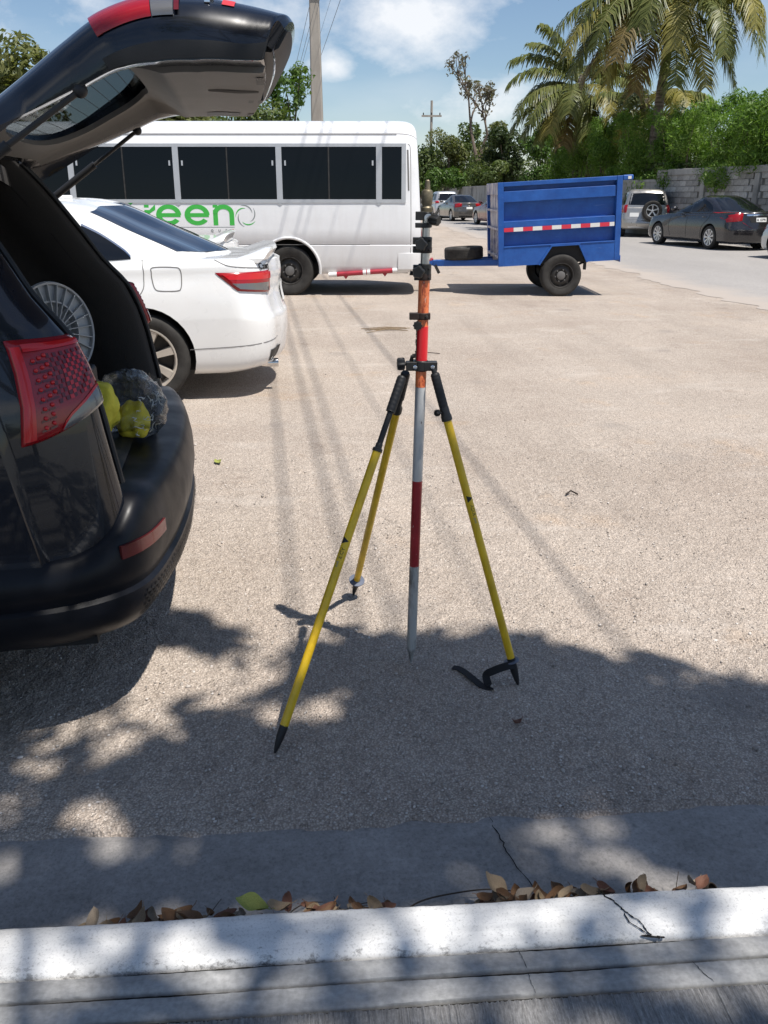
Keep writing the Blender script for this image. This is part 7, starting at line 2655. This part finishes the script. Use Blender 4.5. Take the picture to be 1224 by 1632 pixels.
G, Yl, D = 'palm_green', 'palm_yellow', 'palm_dry'
fr = [(185, 0.75, 5.0, 1.9, G), (160, 0.95, 4.8, 1.7, G), (205, 0.45, 5.2, 1.9, G), (170, 0.2, 5.0, 1.7, G), (195, 0.0, 4.9, 1.5, G), (215, -0.1, 5.0, 1.4, Yl), (235, 0.35, 4.8, 2.0, G), (255, 0.15, 4.7, 1.9, Yl), (270, 0.6, 4.8, 2.2, G),
      (285, 0.1, 4.7, 1.9, G), (300, 0.4, 4.8, 2.1, Yl), (320, 0.15, 4.6, 1.9, G), (335, 0.5, 4.3, 2.4, Yl), (350, 0.45, 4.1, 2.5, G), (5, 0.55, 4.0, 2.5, G), (20, 0.25, 3.8, 2.2, G), (40, 0.6, 4.0, 2.2, G), (190, 0.3, 5.8, 1.7, G), (205, 0.15, 5.9, 1.5, Yl), (218, 0.25, 5.6, 1.8, G), (228, 0.0, 5.4, 1.4, D), (198, -0.15, 5.6, 1.2, G), (240, 0.45, 5.0, 2.3, G), (70, 0.6, 4.6, 1.9, G), (100, 0.9, 4.6, 1.8, G), (130, 0.5, 4.7, 1.9, G), (150, 0.2, 4.6, 1.8, G),
      (200, -0.5, 4.2, 0.9, Yl), (225, -0.7, 4.2, 0.7, D), (260, -0.7, 4.0, 0.7, G), (290, -0.75, 4.0, 0.6, Yl), (345, -0.6, 4.0, 0.8, G), (180, -0.35, 4.6, 1.0, D), (190, 1.2, 4.6, 1.2, G), (10, 1.1, 3.8, 2.0, G), (90, 1.3, 4.4, 0.9, G)]
palm((11.1, 37.5, 0), 8.45, 0.35, fr, 'tall coconut palm with drooping yellowish fronds above the hedge', 0.23)
fr = [(180, 0.55, 4.4, 1.5, G), (165, 0.85, 4.4, 1.4, G), (200, 0.2, 4.6, 1.5, G), (150, 1.1, 4.0, 1.2, G), (215, 0.0, 4.5, 1.3, G), (230, -0.2, 4.2, 1.3, Yl), (250, 0.25, 4.2, 1.8, G), (270, -0.3, 4.0, 1.2, G), (290, 0.2, 4.2, 1.8, Yl), (320, 0.5, 4.2, 1.9, G), (350, 0.7, 4.2, 1.8, G), (20, 0.6, 4.2, 1.8, G),
      (60, 0.8, 4.0, 1.6, G), (100, 0.9, 4.0, 1.5, G), (130, 0.5, 4.2, 1.6, G), (190, -0.35, 4.2, 0.9, G), (205, -0.6, 4.0, 0.7, G), (240, -0.75, 3.8, 0.6, D), (285, -0.8, 3.6, 0.5, Yl), (170, -0.1, 4.4, 1.1, G), (0, 1.2, 3.8, 1.1, G), (185, 1.25, 3.9, 0.9, G)]
fr = [(a_, e_, L_ * 0.84, d_, m_) for a_, e_, L_, d_, m_ in fr]
palm((9.75, 45.5, 0), 6.2, -0.1, fr, 'shorter palm left of the tall one, fronds hanging over the trailer', 0.2, False)
fr = [(a, 0.5 - 0.9 * (k % 2), 3.6, 1.6, G if k % 3 else Yl) for k, a in enumerate(range(0, 360, 24))]
palm((12.4, 44.0, 0), 5.4, 0.1, fr, 'small palm half hidden in the hedge behind the tall palm', 0.18, False)

# tall feathery hedge behind the wall, one bush after another
hg = random.Random(17)
hedge = [(13.4, 25.0, 4.3), (13.0, 27.2, 4.25), (12.4, 29.3, 4.35), (11.9, 31.4, 4.25), (11.6, 33.6, 4.3), (11.3, 36.0, 4.3), (10.9, 38.6, 4.3), (10.4, 41.4, 4.5), (10.1, 44.6, 4.6), (9.6, 48.5, 4.5), (13.9, 22.6, 4.3), (14.5, 30.5, 4.6), (13.8, 34.5, 4.7), (12.9, 40.0, 4.8), (11.6, 50.0, 4.9)]
HL = ['bright feathery bush at the right edge above the dark saloon', 'feathery green bush above the boot of the dark saloon', 'bushy green growth over the second wall pillar', 'green bush hanging over the wall cap left of second pillar', 'dark green bush over the corner pillar of the wall', 'shaded bush above the silver off-road car',
      'green bush just right of the tall palm trunk foot', 'feathery bush around the foot of the tall palm', 'green bush above the right end of the trailer', 'dark bush behind the trailer top rail', 'feathery bush beyond the right edge', 'tall pale green bush rising behind the right hedge', 'tall bush behind the hedge right of the palm', 'bush behind the tall palm trunk', 'bush behind the two palms']
for i, (x, y, h) in enumerate(hedge):
    cl = []
    for k in range(11):
        z = hg.uniform(1.5, h - 0.55)
        r_ = hg.uniform(0.5, 0.85)
        cl.append(((hg.uniform(-0.75, 0.9), hg.uniform(-1.1, 1.1), z), (r_, r_, r_ * 0.85), 1050))
    for k in range(7):
        cl.append(((hg.uniform(-0.8, 0.9), hg.uniform(-1.1, 1.1), h + hg.uniform(-0.45, 0.1)), (0.3, 0.3, 0.42), 230))
    tree('feathery_bush', (x, y, 0), cl, 0.17, 0.2, 'bamboo_leaf', 100 + i, HL[i], 0.07, 'feathery hedge behind the wall', 0.1, 0.5, 0.3, 'bush', 0.3)
# shaded undergrowth and creepers on the wall cap
cl = [((k * 0.9 - 1, 0.0, 2.5 + 0.1 * math.sin(k * 2.1)), (0.5, 0.28, 0.2), 130) for k in range(0, 16)]
V, F, T = leaf_cloud(cl, 0.13, 0.35, 91, 0.2, 0.3, 0.4)
o = fast_mesh('creeper', V, F, 'leaf_dark', None, tint=T)
o.location = (11.0, 34.2, 0)
o.rotation_euler = (0, 0, math.atan2(-0.970, 0.2425))
tag(o, 'dark creeper spilling over the top of the block wall', 'creeper')

# trees across the street behind the viewer, mirrored in the bus windows
for i, (x, y, h) in enumerate(((-16, -24, 3.6), (-11, -26, 4.4), (-6.5, -23, 3.3), (-2, -27, 4.2), (2.5, -24, 3.0), (7, -26, 3.9), (12, -23, 4.6), (17, -25, 4.0), (-21, -22, 4.8))):
    cl = clump_set(tg, 9, 0, 0, 1.0, h - 0.7, 2.2, 1.0, 0.9, 1.2, 330)
    tree('street_tree', (x, y, 0), cl, 0.3, 0.5, 'leaf_dark', 180 + i, 'leafy tree across the street behind the viewer, seen only mirrored', 0.14, 'trees across the street')

# the tree that shades the foreground; it stands behind the viewer
stree = empty('shade_tree', (4.3, -4.2, 0), 0, 'broad tree standing behind the viewer, its crown shading the kerb', 'tree')
sg = random.Random(23)
cl = []
EDGE = [(-3.2, 1.65), (-2.4, 1.8), (-1.7, 1.75), (-1.15, 1.72), (-0.75, 1.72), (-0.48, 1.80), (-0.14, 2.28), (0.15, 2.4), (0.4, 2.35), (0.75, 2.15), (1.1, 2.0), (1.5, 1.8), (2.0, 1.6), (2.7, 1.5), (3.5, 1.3)]


def shade(gx, gy, h, r_, n):
    """a clump of the crown whose shade falls at (gx, gy)"""
    p = Vector((gx, gy, 0)) + SUN_TO * (h / SUN_TO.z) - Vector((4.3, -4.2, 0))
    cl.append(((p.x, p.y, p.z), (r_, r_, r_ * 0.6), n))


for x, y in EDGE:
    shade(x + sg.uniform(-0.1, 0.1), y, sg.uniform(6.2, 7.6), sg.uniform(0.33, 0.46), 330)
    shade(x + sg.uniform(-0.3, 0.3), y - 0.42, sg.uniform(6.5, 8.2), sg.uniform(0.40, 0.55), 330)
for x, y in ((-1.75, 2.15), (-1.45, 2.2), (-1.18, 2.2), (-1.5, 2.5), (-1.2, 2.45)):
    shade(x, y, 6.6, 0.24, 170)  # clumps added to keep the sun off the black car's side
shade(-0.80, 2.74, 6.6, 0.13, 70)
shade(-0.92, 2.66, 6.6, 0.12, 60)
shade(-0.62, 2.60, 7.0, 0.07, 22)
for k in range(74):
    x = sg.uniform(-3.4, 4.2)
    ye = float(np.interp(x, [e[0] for e in EDGE], [e[1] for e in EDGE]))
    y = ye - 0.7 - 4.2 * sg.random() ** 1.2
    shade(x, y, sg.uniform(6.3, 9.0), sg.uniform(0.36, 0.62), 230)
V, F, T = leaf_cloud(cl, 0.16, 0.5, 191, 0.8, 0.2)
# leaves cut out along the sun's rays, so that sun spots land here
GAPS = [(-0.968, 1.717, 0.05), (-0.784, 1.724, 0.04), (-0.707, 1.661, 0.05), (-0.639, 1.618, 0.04), (-0.18, 2.192, 0.05), (-0.403, 2.391, 0.06), (-0.954, 2.11, 0.05), (-0.756, 1.989, 0.05), (-0.979, 1.932, 0.05), (-0.726, 2.261, 0.05), (-0.659, 2.411, 0.06), (-0.461, 1.618, 0.035), (-0.904, 1.566, 0.05), (-0.333, 2.159, 0.03),
        (-0.78, 1.267, 0.05), (-0.697, 1.182, 0.035), (-0.621, 1.136, 0.04), (-0.607, 1.196, 0.03), (-0.525, 1.223, 0.04), (-0.525, 1.182, 0.03), (-0.427, 1.248, 0.022), (-0.336, 1.223, 0.03), (-0.11, 1.345, 0.02), (-0.081, 1.216, 0.03), (0.048, 1.136, 0.03), (0.225, 1.34, 0.022), (0.463, 1.297, 0.03), (0.701, 1.353, 0.045), (0.531, 1.13, 0.05), (0.481, 1.156, 0.03), (-0.354, 1.124, 0.03), (-0.715, 1.111, 0.05), (0.073, 1.353, 0.02), (0.387, 1.353, 0.02)]
ctr = V.reshape(-1, 4, 3).mean(1) + np.array([4.3, -4.2, 0])
gx_ = ctr[:, 0] - SUN_TO.x / SUN_TO.z * ctr[:, 2]
gy_ = ctr[:, 1] - SUN_TO.y / SUN_TO.z * ctr[:, 2]
keep = np.ones(len(ctr), bool)
for a, c, r_ in GAPS:
    e_ = np.hypot((gx_ - a) * sg.uniform(0.8, 1.2), (gy_ - c) * sg.uniform(0.8, 1.3))
    keep &= e_ > (r_ * 1.0 + 0.028)
# leaves dropped at random to let part of the sun onto the kerb
thin_ = np.interp(gy_, [1.30, 1.42, 1.66], [0.66, 0.58, 0.0])
keep &= np.random.default_rng(77).random(len(ctr)) > thin_
V = V.reshape(-1, 4, 3)[keep].reshape(-1, 3)
F = np.arange(len(V)).reshape(-1, 4)
T = T[keep]
fast_mesh('crown', V, F, 'leaf_mid', stree, tint=T)
b_ = MB()
b_.tube(*limb((0, 0, -0.1), (-0.3, 0.3, 3.2), 0.3, 0.24, 0.15, sg), 12)
mains = [Vector((-2.6, 1.6, 5.6)), Vector((0.2, 2.4, 5.8)), Vector((1.4, -0.8, 6.0)), Vector((-2.2, -1.2, 5.8)), Vector((-0.4, 0.6, 6.2))]
for m_ in mains:
    P, r_ = limb((-0.3, 0.3, 3.2), m_, 0.17, 0.09, 0.35, sg)
    b_.tube(P, r_, 8)
for c in cl[::2]:
    e = Vector(c[0])
    m_ = min(mains, key=lambda q: (q - e).length)
    P, r_ = limb(m_, e, 0.05, 0.012, 0.2, sg)
    b_.tube(P, r_, 5)
b_.build('trunk', 'bark', stree)
